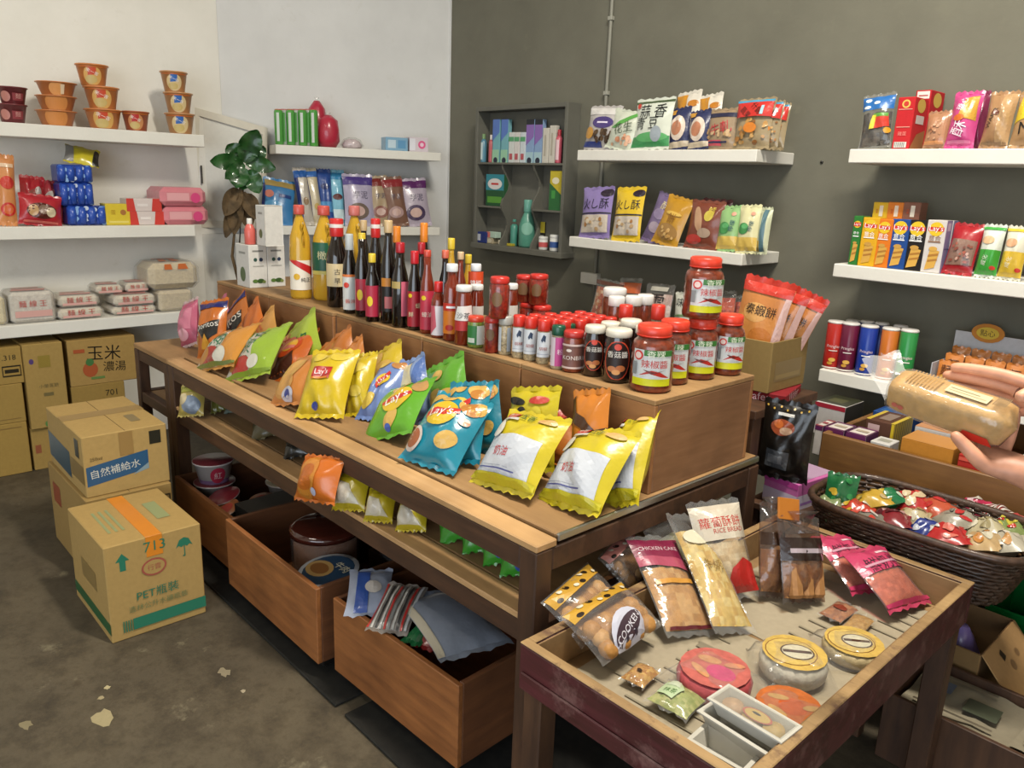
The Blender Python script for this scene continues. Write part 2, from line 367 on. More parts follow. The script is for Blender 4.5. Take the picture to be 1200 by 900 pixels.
# ---- floating shelves
def gshelf(x0, x1, z, th, label):
    return tag(MB().box(x0, x1, 3.0, WG-.001, z-th, z, b=.003).obj('wall_shelf', 'shelf_white'), label, 'shelf')
Z1, Z2, Z3 = 1.66, 1.235, .816
gshelf(-2.775, -1.78, Z1, .05, 'white floating shelf on grey wall holding bean and nut bags')
gshelf(-2.80, ony(870, 299, 3).x, Z2, .05, 'white floating shelf on grey wall holding purple, gold and brown snack packs')
gshelf(-2.80, -1.80, Z3, .05, 'white floating shelf on grey wall behind the sauce jars')
gshelf(-1.395, -.3, Z1, .05, 'white floating shelf on grey wall holding red box and pink pack')
gshelf(-1.395, -.3, Z2, .05, 'white floating shelf on grey wall holding row of slim chip boxes')
gshelf(-1.395, -.3, Z3, .05, 'white floating shelf on grey wall holding the chip tubes')
XL = -4.32
def lshelf(y1, z, th, label): return tag(MB().box(WL+.001, XL, -.6, y1, z-th, z, b=.003).obj('wall_shelf', 'shelf_white'), label, 'shelf')
ZL1, ZL2, ZL3 = 1.676, 1.208, .745
lshelf(onx(239.5, 160, XL).y, ZL1, .062, 'white floating shelf on left wall carrying stacked instant noodle bowls')
lshelf(onx(229, 270, XL).y, ZL2, .06, 'white floating shelf on left wall carrying candy bags and blue multipacks')
lshelf(onx(216, 370, XL).y, ZL3, .06, 'white floating shelf on left wall carrying pale wrapped noodle packs')
# angled wall shelves: local frame with x along the wall, y into the wall
MD = _d.normalized()
MM = frame(A_, MD, (0, 0, 1))
def onm(px, py, off): return onp(px, py, A_+_n*off, _n)       # point on a plane parallel to the angled wall
def mpt(px, py, off): return MM.inverted() @ onm(px, py, off)
ZM1 = mpt(425, 174.5, .27).z; ZM2 = mpt(495, 266.5, .27).z
for z, p0, lab in ((ZM1, (323, 172), 'white floating shelf on angled wall holding green cans'), (ZM2, (322, 250), 'white floating shelf on angled wall holding blue and purple bags')):
    a = mpt(p0[0], p0[1], .27).x; b = mpt(517, 185, .27).x
    tag(MB().box(a, b, -.27, -.001, z-.05, z, b=.003).obj('wall_shelf', 'shelf_white', None, MM), lab, 'shelf')
print('ZM', ZM1, ZM2)
# leaning white board in the corner
t = thing('white_board', 'off-white panel with rounded frame leaning in the corner behind the plant', 'board', MM @ Matrix.Translation((.05, -.03, 0)))
c = [mpt(228, 126, .03), mpt(313, 150, .03), mpt(311, 268, .03), mpt(226, 266, .03)]
c = [V(p.x-.05, 0, p.z) for p in c]
def quadring(mb, c, w, y0, y1, col):
    cen = sum(c, V(0, 0, 0))/4; inn = [p+(cen-p).normalized()*w*1.4 for p in c]
    for i in range(4):
        j = (i+1) % 4; vs = [V(p.x, y, p.z) for y in (y0, y1) for p in (c[i], c[j], inn[j], inn[i])]; mb.add(vs, [(0, 1, 2, 3), (7, 6, 5, 4), (0, 4, 5, 1), (1, 5, 6, 2), (2, 6, 7, 3), (3, 7, 4, 0)], col)
mb = MB(); quadring(mb, c, .035, -.018, .016, '#cfc9ba'); mb.obj('frame', 'plastic', t)
mb = MB(); mb.add([V(p.x, y, p.z) for y in (-.004, .012) for p in c], [(0, 1, 2, 3), (7, 6, 5, 4), (0, 4, 5, 1), (1, 5, 6, 2), (2, 6, 7, 3), (3, 7, 4, 0)], '#d8d6ce'); mb.obj('panel', 'plastic', t)
mb = MB(); pc = V(c[0].x*.9+c[1].x*.1, 0, c[0].z*.45+c[3].z*.55); mb.box(pc.x-.03, pc.x-.02, -.03, -.018, pc.z-.05, pc.z+.05, '#3a3630'); mb.obj('latch', 'plastic', t)
mb = MB(); mb.box(c[3].x+.02, c[2].x-.02, -.018, .014, .0, c[2].z-.03, '#d2cfc6'); mb.obj('lower_panel', 'plastic', t)
# conduit pipe on the grey wall with clips
t = thing('conduit_pipe', 'thin grey conduit pipe running down the grey wall', 'pipe', yawm((ony(710, 120, WG-.012).x, WG-.012, 0)))
MB().tube([(0, 0, .8), (0, 0, 2), (0, 0, ZC-.002)], .009, 8, '#8a897e').obj('tube', 'pipe_grey', t)
for z in (1.95, 2.31, 1.32): MB().box(-.014, .014, -.012, .0118, z, z+.02, '#9a998e').obj('clip', 'plastic', t)
MB().box(-.09, .03, -.02, .0118, ony(690, 326, WG-.02).z-.03, ony(690, 326, WG-.02).z+.03, '#c8c5ba').obj('junction_box', 'plastic', t)
mb = MB(); p = ony(963, 190, WG-.001); mb.lathe([(.007, 0), (.006, .004)], 10, '#1c1a16')
tag(mb.obj('wall_plug', 'plastic', None, frame(p, (1, 0, 0), (0, -1, 0))), 'small dark wall plug hole in the grey wall', 'wall plug')
# ---- grey pigeonhole cabinet
xr = ony(680, 150, WG).x; yf = onx(664.5, 150, xr).y; xl = ony(556, 200, yf).x
zt = onp(664.5, 119, (xr, yf, 0), (0, 1, 0)).z; zb = onp(664.5, 300, (xr, yf, 0), (0, 1, 0)).z
dp = WG-yf
print('cabinet', xr, xl, yf, zt, zb)
CAB = thing('wall_cabinet', 'grey painted pigeonhole cabinet with scalloped dividers on the grey wall', 'cabinet', yawm((xl, yf, zb)))
cw, ch = xr-xl, zt-zb
def cp(name, *a): return MB().box(*a, b=.002).obj(name, 'cabinet_grey', CAB)
cp('side_panel', 0, .022, 0, dp-.001, 0, ch); cp('side_panel', cw-.022, cw, 0, dp-.001, 0, ch)
cp('top_panel', .022, cw-.022, 0, dp-.001, ch-.025, ch); cp('bottom_panel', -.01, cw+.01, -.01, dp-.001, -.02, .012); cp('back_panel', .022, cw-.022, dp-.012, dp-.001, .012, ch-.025)
zs = ony(600, 190.5, yf).z-zb; zl = ony(575, 241.5, yf).z-zb; cx1, cx2 = cw*.31, cw*.66
cp('shelf', .022, cw-.022, .006, dp-.012, zs-.012, zs)
cp('shelf', .022, cx1-.006, .01, dp-.012, zl-.012, zl); cp('shelf', cx2+.006, cw-.022, .01, dp-.012, zl-.012, zl)
for cx in (cx1, cx2):
    n = 16; vs = []; fs = []
    for i in range(n+1):
        z = .012+(zs-.024)*i/n; yy = .012+.055*(.5-.5*math.cos(4*math.pi*i/n))
        for x in (cx-.006, cx+.006): vs += [(x, yy, z), (x, dp-.012, z)]
    for i in range(n):
        a, b = 4*i, 4*i+4; fs += [(a, a+2, b+2, b), (a+1, a, b, b+1), (a+2, a+3, b+3, b+2)]
    MB().add(vs, fs, '#888').obj('scalloped_divider', 'cabinet_grey', CAB)
# ================================================================== FURNITURE
TZ, TY0, TY1, TX1, TX0 = .75, 1.095, 2.0, -1.068, -3.2
t = thing('display_table', 'long dark-framed display table covered with chip bags and wooden crates', 'table', yawm((0, 0, 0)))
def tp(name, mat, *a): return MB().box(*a, b=.003).obj(name, mat, t)
tp('front_trim', 'wood_trim', TX0, TX1, TY0, TY0+.064, TZ-.018, TZ)
tp('tabletop', 'wood_board', TX0, TX1-.012, TY0+.07, TY1, TZ-.012, TZ+.006)
tp('end_strip', 'metal', TX1-.012, TX1-.002, TY0+.07, TY1, TZ-.012, TZ+.007)
for y in (TY0, TY1-.05): tp('rail', 'wood_rail', TX0+.053, TX1-.053, y+.002, y+.045, TZ-.075, TZ-.019)
for x in (TX0, TX1-.05): tp('end_rail', 'wood_rail', x+.002, x+.048, TY0+.053, TY1-.053, TZ-.075, TZ-.019)
for x in (TX0, TX1-.052):
    for y in (TY0, TY1-.052): tp('leg', 'wood_frame', x, x+.052, y, y+.052, 0, TZ-.0185)
LZ = .567
tp('lower_shelf_trim', 'wood_trim', TX0+.052, TX1-.052, TY0+.004, TY0+.075, LZ-.016, LZ)
tp('lower_shelf', 'wood_board', TX0+.052, TX1-.052, TY0+.08, TY1-.01, LZ-.014, LZ-.002)
tp('lower_rail', 'wood_rail', TX0+.05, TX1-.05, TY0+.01, TY0+.05, LZ-.075, LZ-.017); tp('lower_rail', 'wood_rail', TX0+.05, TX1-.05, TY1-.05, TY1-.01, LZ-.075, LZ-.017)
for x in (TX0, TX1-.05): tp('lower_end_rail', 'wood_rail', x+.004, x+.046, TY0+.05, TY1-.05, LZ-.075, LZ-.017)
# small table beside it
t = thing('side_table', 'small dark-framed table extending the display table beside the carton stack', 'table', yawm((0, 0, 0)))
SX0, SX1 = -3.6, -3.205
tp('tabletop', 'wood_board', SX0, SX1, TY0+.0, TY1-.05, TZ-.02, TZ+.002)
for x in (SX0, SX1-.045):
    for y in (TY0, TY1-.1): tp('leg', 'wood_frame', x, x+.045, y, y+.045, 0, TZ-.021)
for z in (TZ-.07, .49):
    tp('rail', 'wood_rail', SX0+.045, SX1-.045, TY0+.004, TY0+.04, z, z+.048)
    for x in (SX0, SX1-.042): tp('end_rail', 'wood_rail', x, x+.04, TY0+.045, TY1-.1, z, z+.048)
tp('lower_shelf', 'wood_board', SX0+.04, SX1-.04, TY0+.04, TY1-.1, .52, .534)
# wooden crates standing upside down along the back of the table
CZ = 1.0; edges = [-3.62, -3.09, -2.57, -2.03, -1.563, -1.087]
clab = ['beside the left wall under the white tea boxes', 'under the oil bottles', 'under the soy sauce bottles', 'under the brown sauce bottles', 'under the big chili jars at the table end']
for i in range(5):
    x0, x1 = edges[i]+.003, edges[i+1]-.003; y0, y1 = (1.503, 1.955) if i > 1 else (1.49, 1.94)
    zb_ = TZ+.0065
    t = thing('wooden_crate', 'upturned brown wooden crate '+clab[i], 'crate', yawm(((x0+x1)/2, (y0+y1)/2, zb_)), 'upturned crates on the display table')
    w, d, h = (x1-x0)/2, (y1-y0)/2, CZ-zb_
    MB().box(-w, w, -d, d, h-.014, h, b=.002).obj('top_panel', 'wood_board', t)
    MB().box(-w, w, -d, -d+.014, 0, h-.0145, b=.002).obj('front_panel', 'wood_crate', t)
    MB().box(-w, w, d-.014, d, 0, h-.0145, b=.002).obj('back_panel', 'wood_crate', t)
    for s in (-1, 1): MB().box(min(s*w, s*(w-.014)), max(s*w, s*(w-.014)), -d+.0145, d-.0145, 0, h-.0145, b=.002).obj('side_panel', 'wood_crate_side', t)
# open bins under the table, each on low casters
def open_bin(x0, x1, y0, y1, z0, z1, ang, label, th=.016):
    t = thing('wooden_bin', label, 'crate', yawm(((x0+x1)/2, (y0+y1)/2, 0), ang), 'open wooden bins under the table')
    w, d = (x1-x0)/2, (y1-y0)/2
    MB().box(-w, w, -d, -d+th, z0, z1).obj('front_panel', 'wood_bin', t); MB().box(-w, w, d-th, d, z0, z1).obj('back_panel', 'wood_bin', t)
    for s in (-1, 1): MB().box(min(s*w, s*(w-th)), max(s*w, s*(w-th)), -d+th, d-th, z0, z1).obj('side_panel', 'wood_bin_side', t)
    MB().box(-w+th, w-th, -d+th, d-th, z0+.005, z0+.017).obj('bottom_panel', 'wood_bin', t)
    for sx in (-1, 1):
        for sy in (-1, 1): MB().box(sx*(w-.06)-.02, sx*(w-.06)+.02, sy*(d-.06)-.02, sy*(d-.06)+.02, .013, z0, '#1a1816').obj('foot', 'plastic', t)
    return t
open_bin(-3.14, -2.55, 1.07, 1.78, .06, .277, 0, 'open wooden bin under the table filled with instant noodle bowls')
open_bin(-2.535, -1.90, 1.025, 1.75, .06, .312, 0, 'open wooden bin under the table holding a brown cake tub and bowl lids')
open_bin(-1.86, -1.30, 1.06, 1.8, .06, .30, .035, 'open wooden bin under the table stuffed with silver and striped packs')
for i, (x0, x1) in enumerate(((-3.3, -1.76), (-1.71, -1.02))):
    tag(MB().box(x0, x1, 1.0, 1.9, .001, .012, b=.003).obj('floor_mat', 'black_mat'), ['black mat on the floor under the noodle bowl bin', 'black mat on the floor under the bin of silver packs'][i], 'mat')
# bread tray on legs
TRZ, RX0, RX1, RY0, RY1 = .6, -1.0, -.48, .99, 2.015
t = thing('bread_tray', 'reddish-brown wooden tray table lined with newspaper holding bread and cakes', 'table', yawm((0, 0, 0)))
fz = TRZ-.085
for nm, a in (('front_board', (RX0, RX1, RY0, RY0+.022)), ('back_board', (RX0, RX1, RY1-.022, RY1)), ('side_board', (RX0, RX0+.022, RY0+.022, RY1-.022)), ('side_board', (RX1-.022, RX1, RY0+.022, RY1-.022))):
    tp(nm, 'wood_tray', *a, TRZ-.108, TRZ-.004)
    b = MB().box(a[0], a[1], a[2], a[3], TRZ-.004, TRZ, b=.002).obj('rim', 'wood_tray_rim', t)
for nm, a in (('inner_lining', (RX0+.022, RX1-.022, RY1-.026, RY1-.0225)), ('inner_lining', (RX1-.026, RX1-.0225, RY0+.022, RY1-.026)), ('inner_lining', (RX0+.0225, RX0+.026, RY0+.022, RY1-.026))): tp(nm, 'wood_inner', *a, fz, TRZ-.005)
tp('bottom_board', 'wood_inner', RX0+.02, RX1-.02, RY0+.02, RY1-.02, fz-.015, fz)
tp('lower_band', 'wood_tray', RX0+.01, RX1-.01, RY0-.006, RY0+.0, TRZ-.1, TRZ-.062)
for x in (RX0+.008, RX1-.06):
    for y in (RY0+.008, RY1-.06): tp('leg', 'wood_frame', x, x+.05, y, y+.05, 0, TRZ-.109)
# counter with candy boxes along the grey wall
t = thing('candy_counter', 'brown wooden counter bin along the grey wall holding candy boxes', 'counter', yawm((0, 0, 0)))
KZ = .6; KY0 = 2.56
tp('front_board', 'wood_counter', -1.15, .35, KY0, KY0+.02, .42, .7); tp('bottom_board', 'wood_counter', -1.13, .33, KY0+.02, WG-.02, KZ-.02, KZ)
tp('back_board', 'wood_counter', -1.15, .35, WG-.02, WG-.002, .42, .7)
for x in (-1.15, .33): tp('side_board', 'wood_counter', x, x+.02, KY0+.02, WG-.02, .42, .7)
for x in (-1.15, .29):
    for y in (KY0+.0, WG-.07): tp('leg', 'wood_frame', x, x+.06, y+.021, y+.068, 0, .42)
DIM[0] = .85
# ================================================================== PACK BUILDERS
def facing(p): return math.atan2(-p[1], -p[0])
def depth(p): return (Vector(p)-EYE).dot(CF)
def wavefn(seed):
    r = random.Random(seed); k = [(r.uniform(3, 9), r.uniform(-7, 7), r.uniform(0, 6.3), r.uniform(.4, 1)) for _ in range(5)]
    return lambda u, v: sum(a*math.sin(fx*u+fy*v+p) for fx, fy, p, a in k)/3
def bag_grid(w, h, t, seed, nx=14, nz=18, crease=.1, seal=.055, pinch=.07, bend=0, twist=0):
    f = wavefn(seed); G = []
    for j in range(nz+1):
        vv = j/nz; row = []; s = math.sin(math.pi*vv); sb = max(s, 0)**.55; wd = w/2*(1-pinch*sb); z = h*(seal+(1-2*seal)*vv)
        for i in range(nx+1):
            u = 2*i/nx-1; e = max(1-abs(u)**2.4, 0)**.75
            y = -t/2*sb*e + t*crease*f(u, vv*2.2)*e*(.35+.65*sb)
            y += t*.05*math.sin(9*u+seed)*(1-sb)*e
            row.append((u*wd+twist*(vv-.5)*.0, y+bend*(vv**2), z))
        G.append(row)
    return G
def bagS(G):
    R, Cn = len(G)-1, len(G[0])-1
    def S(u, v, o):
        x, y = u*Cn, v*R; i, j = min(int(x), Cn-1), min(int(y), R-1); a, b = x-i, y-j
        p = [(G[j][i][k]*(1-a)+G[j][i+1][k]*a)*(1-b)+(G[j+1][i][k]*(1-a)+G[j+1][i+1][k]*a)*b for k in range(3)]
        return (p[0], p[1]-o, p[2])
    return S
BAGLOG = []
def bag(name, label, cat, mtx, w, h, t, col='#fa0', prints=(), group=None, mat='foil', seed=None, back=None, crease=.1, seal=.055, sealcol=None, res=(14, 18), fill=None, fillcol=('#a86', '#864'), bend=0, film='film', pinch=.07):
    seed = random.random()*99 if seed is None else seed
    T = thing(name, label, cat, mtx, group)
    if BAGLOG is not None: BAGLOG.append((T.name, round(w, 2), round(h, 2), round(t, 2)))
    G = bag_grid(w, h, t, seed, res[0], res[1], crease, seal, pinch, bend)
    Bk = [[(x, bend*((j/res[1])**2)*2-y*(.75), z) for x, y, z in row] for j, row in enumerate(G)]
    mb = MB(); mb.grid(G, col); mb.grid(Bk, back or col, flip=True)
    o = mb.obj('pouch', film if fill else mat, T)
    if prints: decals(o, bagS(G), w, h*(1-2*seal), prints, thr=w/12, base=.0022, step=.0004, mat='print' if mat != 'foil' else 'printfoil')
    if fill:
        rr = random.Random(seed); f0, f1 = fill
        gg = [[(x*.93, y*.88+.0, z) for x, y, z in row] for row in G]; bb = [[(x*.93, y*.88, z) for x, y, z in row] for row in Bk]
        j0, j1 = int(f0*res[1]), max(int(f1*res[1]), int(f0*res[1])+2); f = wavefn(seed+3)
        for q in (gg, bb):
            for j in range(len(q)):
                for i in range(len(q[0])): x, y, z = q[j][i]; q[j][i] = (x, y*(1+.12*math.sin(i*2.6+j*1.9)), z)
        mb = MB(); cf = lambda i: rr.choice(fillcol); mb.grid(gg[j0:j1+1], cf); mb.grid(bb[j0:j1+1], cf, flip=True); mb.obj('contents', 'food', T)
    for k, (z0, zin) in enumerate(((0, G[0]), (h, G[-1]))):
        n = res[0]; yb = bend if k else 0
        top = [(x*(1.0), yb+.004*math.sin(i*1.3+seed), z0+(.003 if i % 2 else -.003)) for i, (x, y, z) in enumerate(zin)]
        mb = MB(); mb.grid([top, zin] if not k else [zin, top], sealcol or col); bk = Bk[0] if not k else Bk[-1]; mb.grid([top, bk] if not k else [bk, top], sealcol or back or col, flip=True); mb.obj('seal', film if (fill and not sealcol) else mat, T)
    return T
vcmat('printfoil', .32, .04, .5, .2, .006, 16)
def carton(name, label, cat, mtx, w, d, h, col, front=(), side=(), top=(), group=None, mat='paper', sidecol=None, tape=None, b=.002, left=()):
    """box with its origin at the middle of the bottom of its FRONT face; depth runs back along +y"""
    T = thing(name, label, cat, mtx, group)
    o = MB().box(-w/2, w/2, 0, d, 0, h, col, b).obj('body', mat, T)
    if front: decals(o, flatS(-w/2, w/2, 0, h, 0), w, h, front, 'printing')
    if side: decals(o, sideS(0, d, 0, h, w/2), d, h, side, 'printing')
    if left: decals(o, sideS(0, d, 0, h, -w/2, -1), d, h, left, 'printing')
    if top: decals(o, topS(-w/2, w/2, 0, d, h), w, d, top, 'printing')
    if tape: decals(T, lambda u, v, oo: ((-w/2*tape[2]+(v-.5)*tape[1], -oo, h-tape[3]+u*tape[3]) if False else (0, 0, 0)), 1, 1, []) if False else None
    return T
def cartonM(px0, px1, pym, wall, z0):     # matrix and width of a box whose front face stands on plane wall
    P0, P1 = wall(px0, pym), wall(px1, pym); P0.z = P1.z = z0; return frame((P0+P1)/2, P1-P0, (0, 0, 1)), (P1-P0).length
def jar(name, label, cat, p, r, h, prof, bodymat, bodycol, cap=None, capcol='#c22', lab=None, group=None, n=18, a0=None, contents=None, capmat='plastic', arc=2.4):
    """lathe-turned container; prof = list of (radius frac, height frac); cap = (z0, z1, radius frac)"""
    T = thing(name, label, cat, yawm(p), group); a0 = facing(p) if a0 is None else a0
    MB().lathe([(r*a, h*b) for a, b in prof], n, bodycol).obj('body', bodymat, T)
    if contents: MB().lathe([(r*a*.94, h*b) for a, b in contents[1]], n, '#888').obj('contents', contents[0], T)
    if cap:
        z0, z1, k = cap; MB().lathe([(r*k*.97, h*z0), (r*k, h*z0+.002), (r*k, h*z1-.004), (r*k*.9, h*z1)], n, capcol).obj('cap', capmat, T)
    if lab:
        z0, z1, k, specs = lab; decals(T, cylS(r*k+.0006, h*z0, h*z1, a0, arc), arc*r*k, h*(z1-z0), specs, 'paper_label', 'print', thr=r*.22, base=.0006, step=.0006)
    return T
# ================================================================== THINGS ON THE CRATES
CT = CZ+.0006
def place(px, top, base=None, Y=None, wpx=16):
    if Y is None: q = onz(px, base, CT); Y = q.y + wpx/2*depth(q)/FPX*.75
    q = ony(px, top, Y); r = wpx/2*depth(q)/FPX; return V(q.x, Y, CT), r, q.z-CT
SOY = [(.94, 0), (1, .02), (1, .5), (.92, .6), (.6, .73), (.5, .79), (.48, .99)]
TALL = [(.94, 0), (1, .02), (1, .55), (.9, .63), (.55, .75), (.46, .82), (.44, .99)]
SQUAT = [(.94, 0), (1, .03), (1, .62), (.8, .74), (.55, .8), (.5, .99)]
OILP = [(.9, 0), (1, .03), (.97, .2), (1, .35), (.95, .55), (.9, .66), (.5, .82), (.28, .9), (.27, .99)]
bottles = [
 # name, label, px, top, base, Y, wpx, prof, mat, capcol, capz, caprad, label zone, label specs
 ('oil_bottle', 'clear oil bottle with red-and-white label beside the white boxes', 350, 240, 343, 1.57, 26, OILP, 'oil', '#c9554a', .9, .36, (.1, .42, [('r', 0, 0, 1, 1, '#f0e8d8'), ('p', [(0, 1), (1, .45), (1, .75), (.35, 1)], '#c8282a'), ('e', .35, .45, .12, .12, '#e0b020'), ('t', '純正', .68, .35, .35, '#333')])),
 ('oil_bottle', 'clear oil bottle with green label beside black soy sauce', 379, 241, 353, None, 29, OILP, 'oil', '#c9554a', .9, .36, (.28, .62, [('r', 0, 0, 1, 1, '#1f5a40'), ('t', '橄', .4, .6, .3, '#d8d0a0'), ('r', 0, 0, 1, .12, '#d0c060')])),
 ('oil_bottle', 'clear oil bottle with pink cap standing behind other oil bottles', 415, 241, None, 1.70, 27, OILP, 'oil', '#c9706a', .9, .36, None),
 ('soy_sauce_bottle', 'black soy sauce bottle with cream label and red-white cap beside the oil bottles', 394, 256, 361, None, 26, SOY, 'soy_glass', '#cf2b2b', .8, .5, (.24, .5, [('r', 0, 0, 1, 1, '#dcc79a'), ('t', '古', .5, .65, .22, '#3a2a18'), ('t', '早', .5, .25, .22, '#3a2a18')])),
 ('soy_sauce_bottle', 'soy sauce bottle with white and orange label and clear cap', 409, 274, 368, None, 17, SOY, 'soy_glass', '#b9bfc0', .8, .42, (.05, .5, [('r', 0, 0, 1, 1, '#dcdcd8'), ('r', 0, .93, 1, 1, '#e07a3a'), ('e', .3, .7, .16, .16, '#d8402e'), ('t', '醬油', .5, .25, .5, '#d8502e')])),
 ('soy_sauce_bottle', 'tall dark bottle with yellow cap and crimson label with yellow disc', 424, 273, 372, None, 18, SOY, 'soy_glass', '#e3c53c', .87, .36, (.08, .46, [('r', 0, 0, 1, 1, '#a82a3c'), ('e', .35, .5, .16, .3, '#e8c81e'), ('r', .06, .04, .1, .96, '#e8a0a0')])),
 ('soy_sauce_bottle', 'small dark bottle with yellow cap and crimson label', 436, 297, 378, None, 17, SOY, 'soy_glass', '#e3c53c', .87, .38, (.08, .54, [('r', 0, 0, 1, 1, '#b02a44'), ('e', .35, .5, .17, .3, '#e8c81e'), ('r', .86, .04, .9, .96, '#e8a0a0')])),
 ('soy_sauce_bottle', 'dark soy bottle with red-and-white cap standing behind the crimson labels', 440, 256, None, 1.64, 18, SOY, 'soy_glass', '#cf2b2b', .8, .5, None),
 ('wine_bottle', 'dark green cooking wine bottle with pale cork stopper', 455, 258, 380, None, 19, TALL, 'soy_glass', '#cdb083', .88, .4, (.12, .45, [('r', 0, 0, 1, 1, '#1c1612'), ('r', .1, .75, .6, 1, '#c8802a'), ('r', .3, .1, .7, .45, '#c86a6a')])),
 ('wine_bottle', 'wine bottle with pale stopper half hidden behind yellow-capped soy sauce', 426, 258, None, 1.66, 15, TALL, 'soy_glass', '#cdb083', .88, .4, None),
 ('vinegar_bottle', 'dark vinegar bottle with orange cap behind the green wine bottle', 465, 265, None, 1.66, 16, TALL, 'soy_glass', '#e88a2c', .82, .42, None),
 ('vinegar_bottle', 'dark vinegar bottle with red cap and pink side label', 469, 284, 385, None, 20, SOY, 'soy_glass', '#b3202c', .88, .4, (.14, .55, [('r', .55, 0, 1, 1, '#d86a80'), ('r', 0, .8, .5, 1, '#b8a060')])),
 ('vinegar_bottle', 'dark bottle with tall orange cap behind the red-capped vinegar bottles', 497, 261, None, 1.72, 16, TALL, 'soy_glass', '#e88a2c', .8, .42, None),
 ('sauce_bottle', 'dark sauce bottle with red cap and yellow-and-red label', 486, 294, 388, None, 17, SOY, 'soy_glass', '#c8202c', .84, .42, (.05, .5, [('r', 0, 0, 1, 1, '#a81c2c'), ('e', .25, .88, .12, .12, '#e8c81e'), ('t', '鮮', .3, .35, .3, '#e8d8b0'), ('t', '蠔', .7, .6, .3, '#e8d8b0')])),
 ('sauce_bottle', 'dark sauce bottle with red cap standing second row behind yellow disc label', 494, 284, None, 1.64, 16, SOY, 'soy_glass', '#b3202c', .86, .42, None),
 ('sauce_bottle', 'brown sauce bottle with clear neck and pink lettered label', 501, 293, 392, None, 17, SOY, 'sauce_red', '#c84a3a', .92, .38, (.05, .52, [('r', 0, 0, 1, 1, '#c0344a'), ('e', .3, .82, .14, .14, '#e8c81e'), ('t', '蠔油', .5, .4, .6, '#f0e0d0')])),
 ('sauce_bottle', 'short sauce bottle with red cap and white wrap label', 514, 330, 397, None, 17, SQUAT, 'sauce_red', '#cf2222', .82, .62, (.05, .58, [('r', 0, 0, 1, 1, '#e0d8dc'), ('p', [(0, 0), (.4, .3), (.3, 1), (0, 1)], '#c85a6a')])),
 ('vinegar_bottle', 'pale rice vinegar bottle with pink cap behind short red-capped bottle', 522, 293, None, 1.63, 15, TALL, 'soy_glass', '#d86a50', .9, .42, None),
 ('vinegar_bottle', 'slim bottle with yellow cap behind white-capped sauce bottles', 529, 279, None, 1.74, 15, TALL, 'oil', '#e3c53c', .87, .42, None),
 ('vinegar_bottle', 'slim bottle with beige cap behind white-capped sauce bottles', 540, 295, None, 1.70, 14, TALL, 'sauce_red', '#d8b890', .9, .42, None),
 ('vinegar_bottle', 'small bottle with yellow cap in the back row near grey cabinet', 549, 298, None, 1.78, 14, TALL, 'oil', '#e3c53c', .87, .42, None),
 ('chili_sauce_bottle', 'red chili sauce bottle with white cap and orange label', 530, 309, 401, None, 20, SQUAT, 'sauce_red', '#e2e4e8', .9, .56, (.1, .5, [('r', 0, 0, 1, 1, '#dd7c1e'), ('r', 0, .75, 1, 1, '#c8301e'), ('e', .4, .2, .2, .15, '#c02818'), ('r', .25, .84, .75, .91, '#fff')])),
 ('chili_sauce_bottle', 'red chili sauce bottle with white cap standing in the second row', 558, 309, None, 1.66, 18, SQUAT, 'sauce_red', '#e2e4e8', .9, .56, (.6, .9, [('r', 0, 0, 1, 1, '#d8502a'), ('t', '辣椒', .5, .5, .6, '#fff')])),
 ('sauce_jar', 'tall brown sauce jar with white lid and red-white label', 544, 334, 406, None, 21, [(.94, 0), (1, .03), (1, .7), (.85, .84), (.8, .99)], 'sauce_red', '#e4e4e2', .9, .92, (.25, .68, [('r', 0, 0, 1, .45, '#b8302e'), ('p', [(0, .4), (1, .4), (.9, 1), (.2, .95)], '#e8e4e0'), ('t', '沙茶', .5, .6, .6, '#222')])),
 ('sauce_jar', 'brown sauce jar with white lid behind green labelled jar', 559, 333, None, 1.62, 17, [(.94, 0), (1, .03), (1, .7), (.85, .84), (.8, .99)], 'sauce_red', '#e4e4e2', .9, .92, (.3, .62, [('r', 0, 0, 1, 1, '#d8d4d0')])),
 ('sauce_jar', 'brown sauce jar with white lid beside stacked chili jars', 600, 332, None, 1.72, 16, [(.94, 0), (1, .03), (1, .7), (.85, .84), (.8, .99)], 'sauce_red', '#e4e4e2', .9, .92, (.3, .62, [('r', 0, 0, 1, 1, '#d8d4d0')])),
]
for nm, lb, px, top, base, Y, w, prof, mat, cc, cz, cr, L in bottles:
    p, r, h = place(px, top, base, Y, w)
    t = jar(nm, lb, 'bottle' if 'bottle' in nm else 'jar', p, r, h, prof, mat, '#222', (cz, 1, cr*(1.35 if cr < .5 else 1.25 if cr <= .56 else 1)), cc, (L[0], L[1], 1, L[2]) if L else None)
    if cc == '#cf2b2b' and 'red-' in lb: MB().lathe([(r*.64, h*.9), (r*.64, h*.94)], 18, '#e8e0dc', caps=False).obj('cap_band', 'plastic', t)
    if nm == 'oil_bottle': MB().tube([(r*.5, 0, h*.82), (r*.95, -r*.2, h*.8), (r*1.05, -r*.2, h*.68), (r*.85, -r*.1, h*.56)], r*.13, 8).obj('handle', 'oil', t)
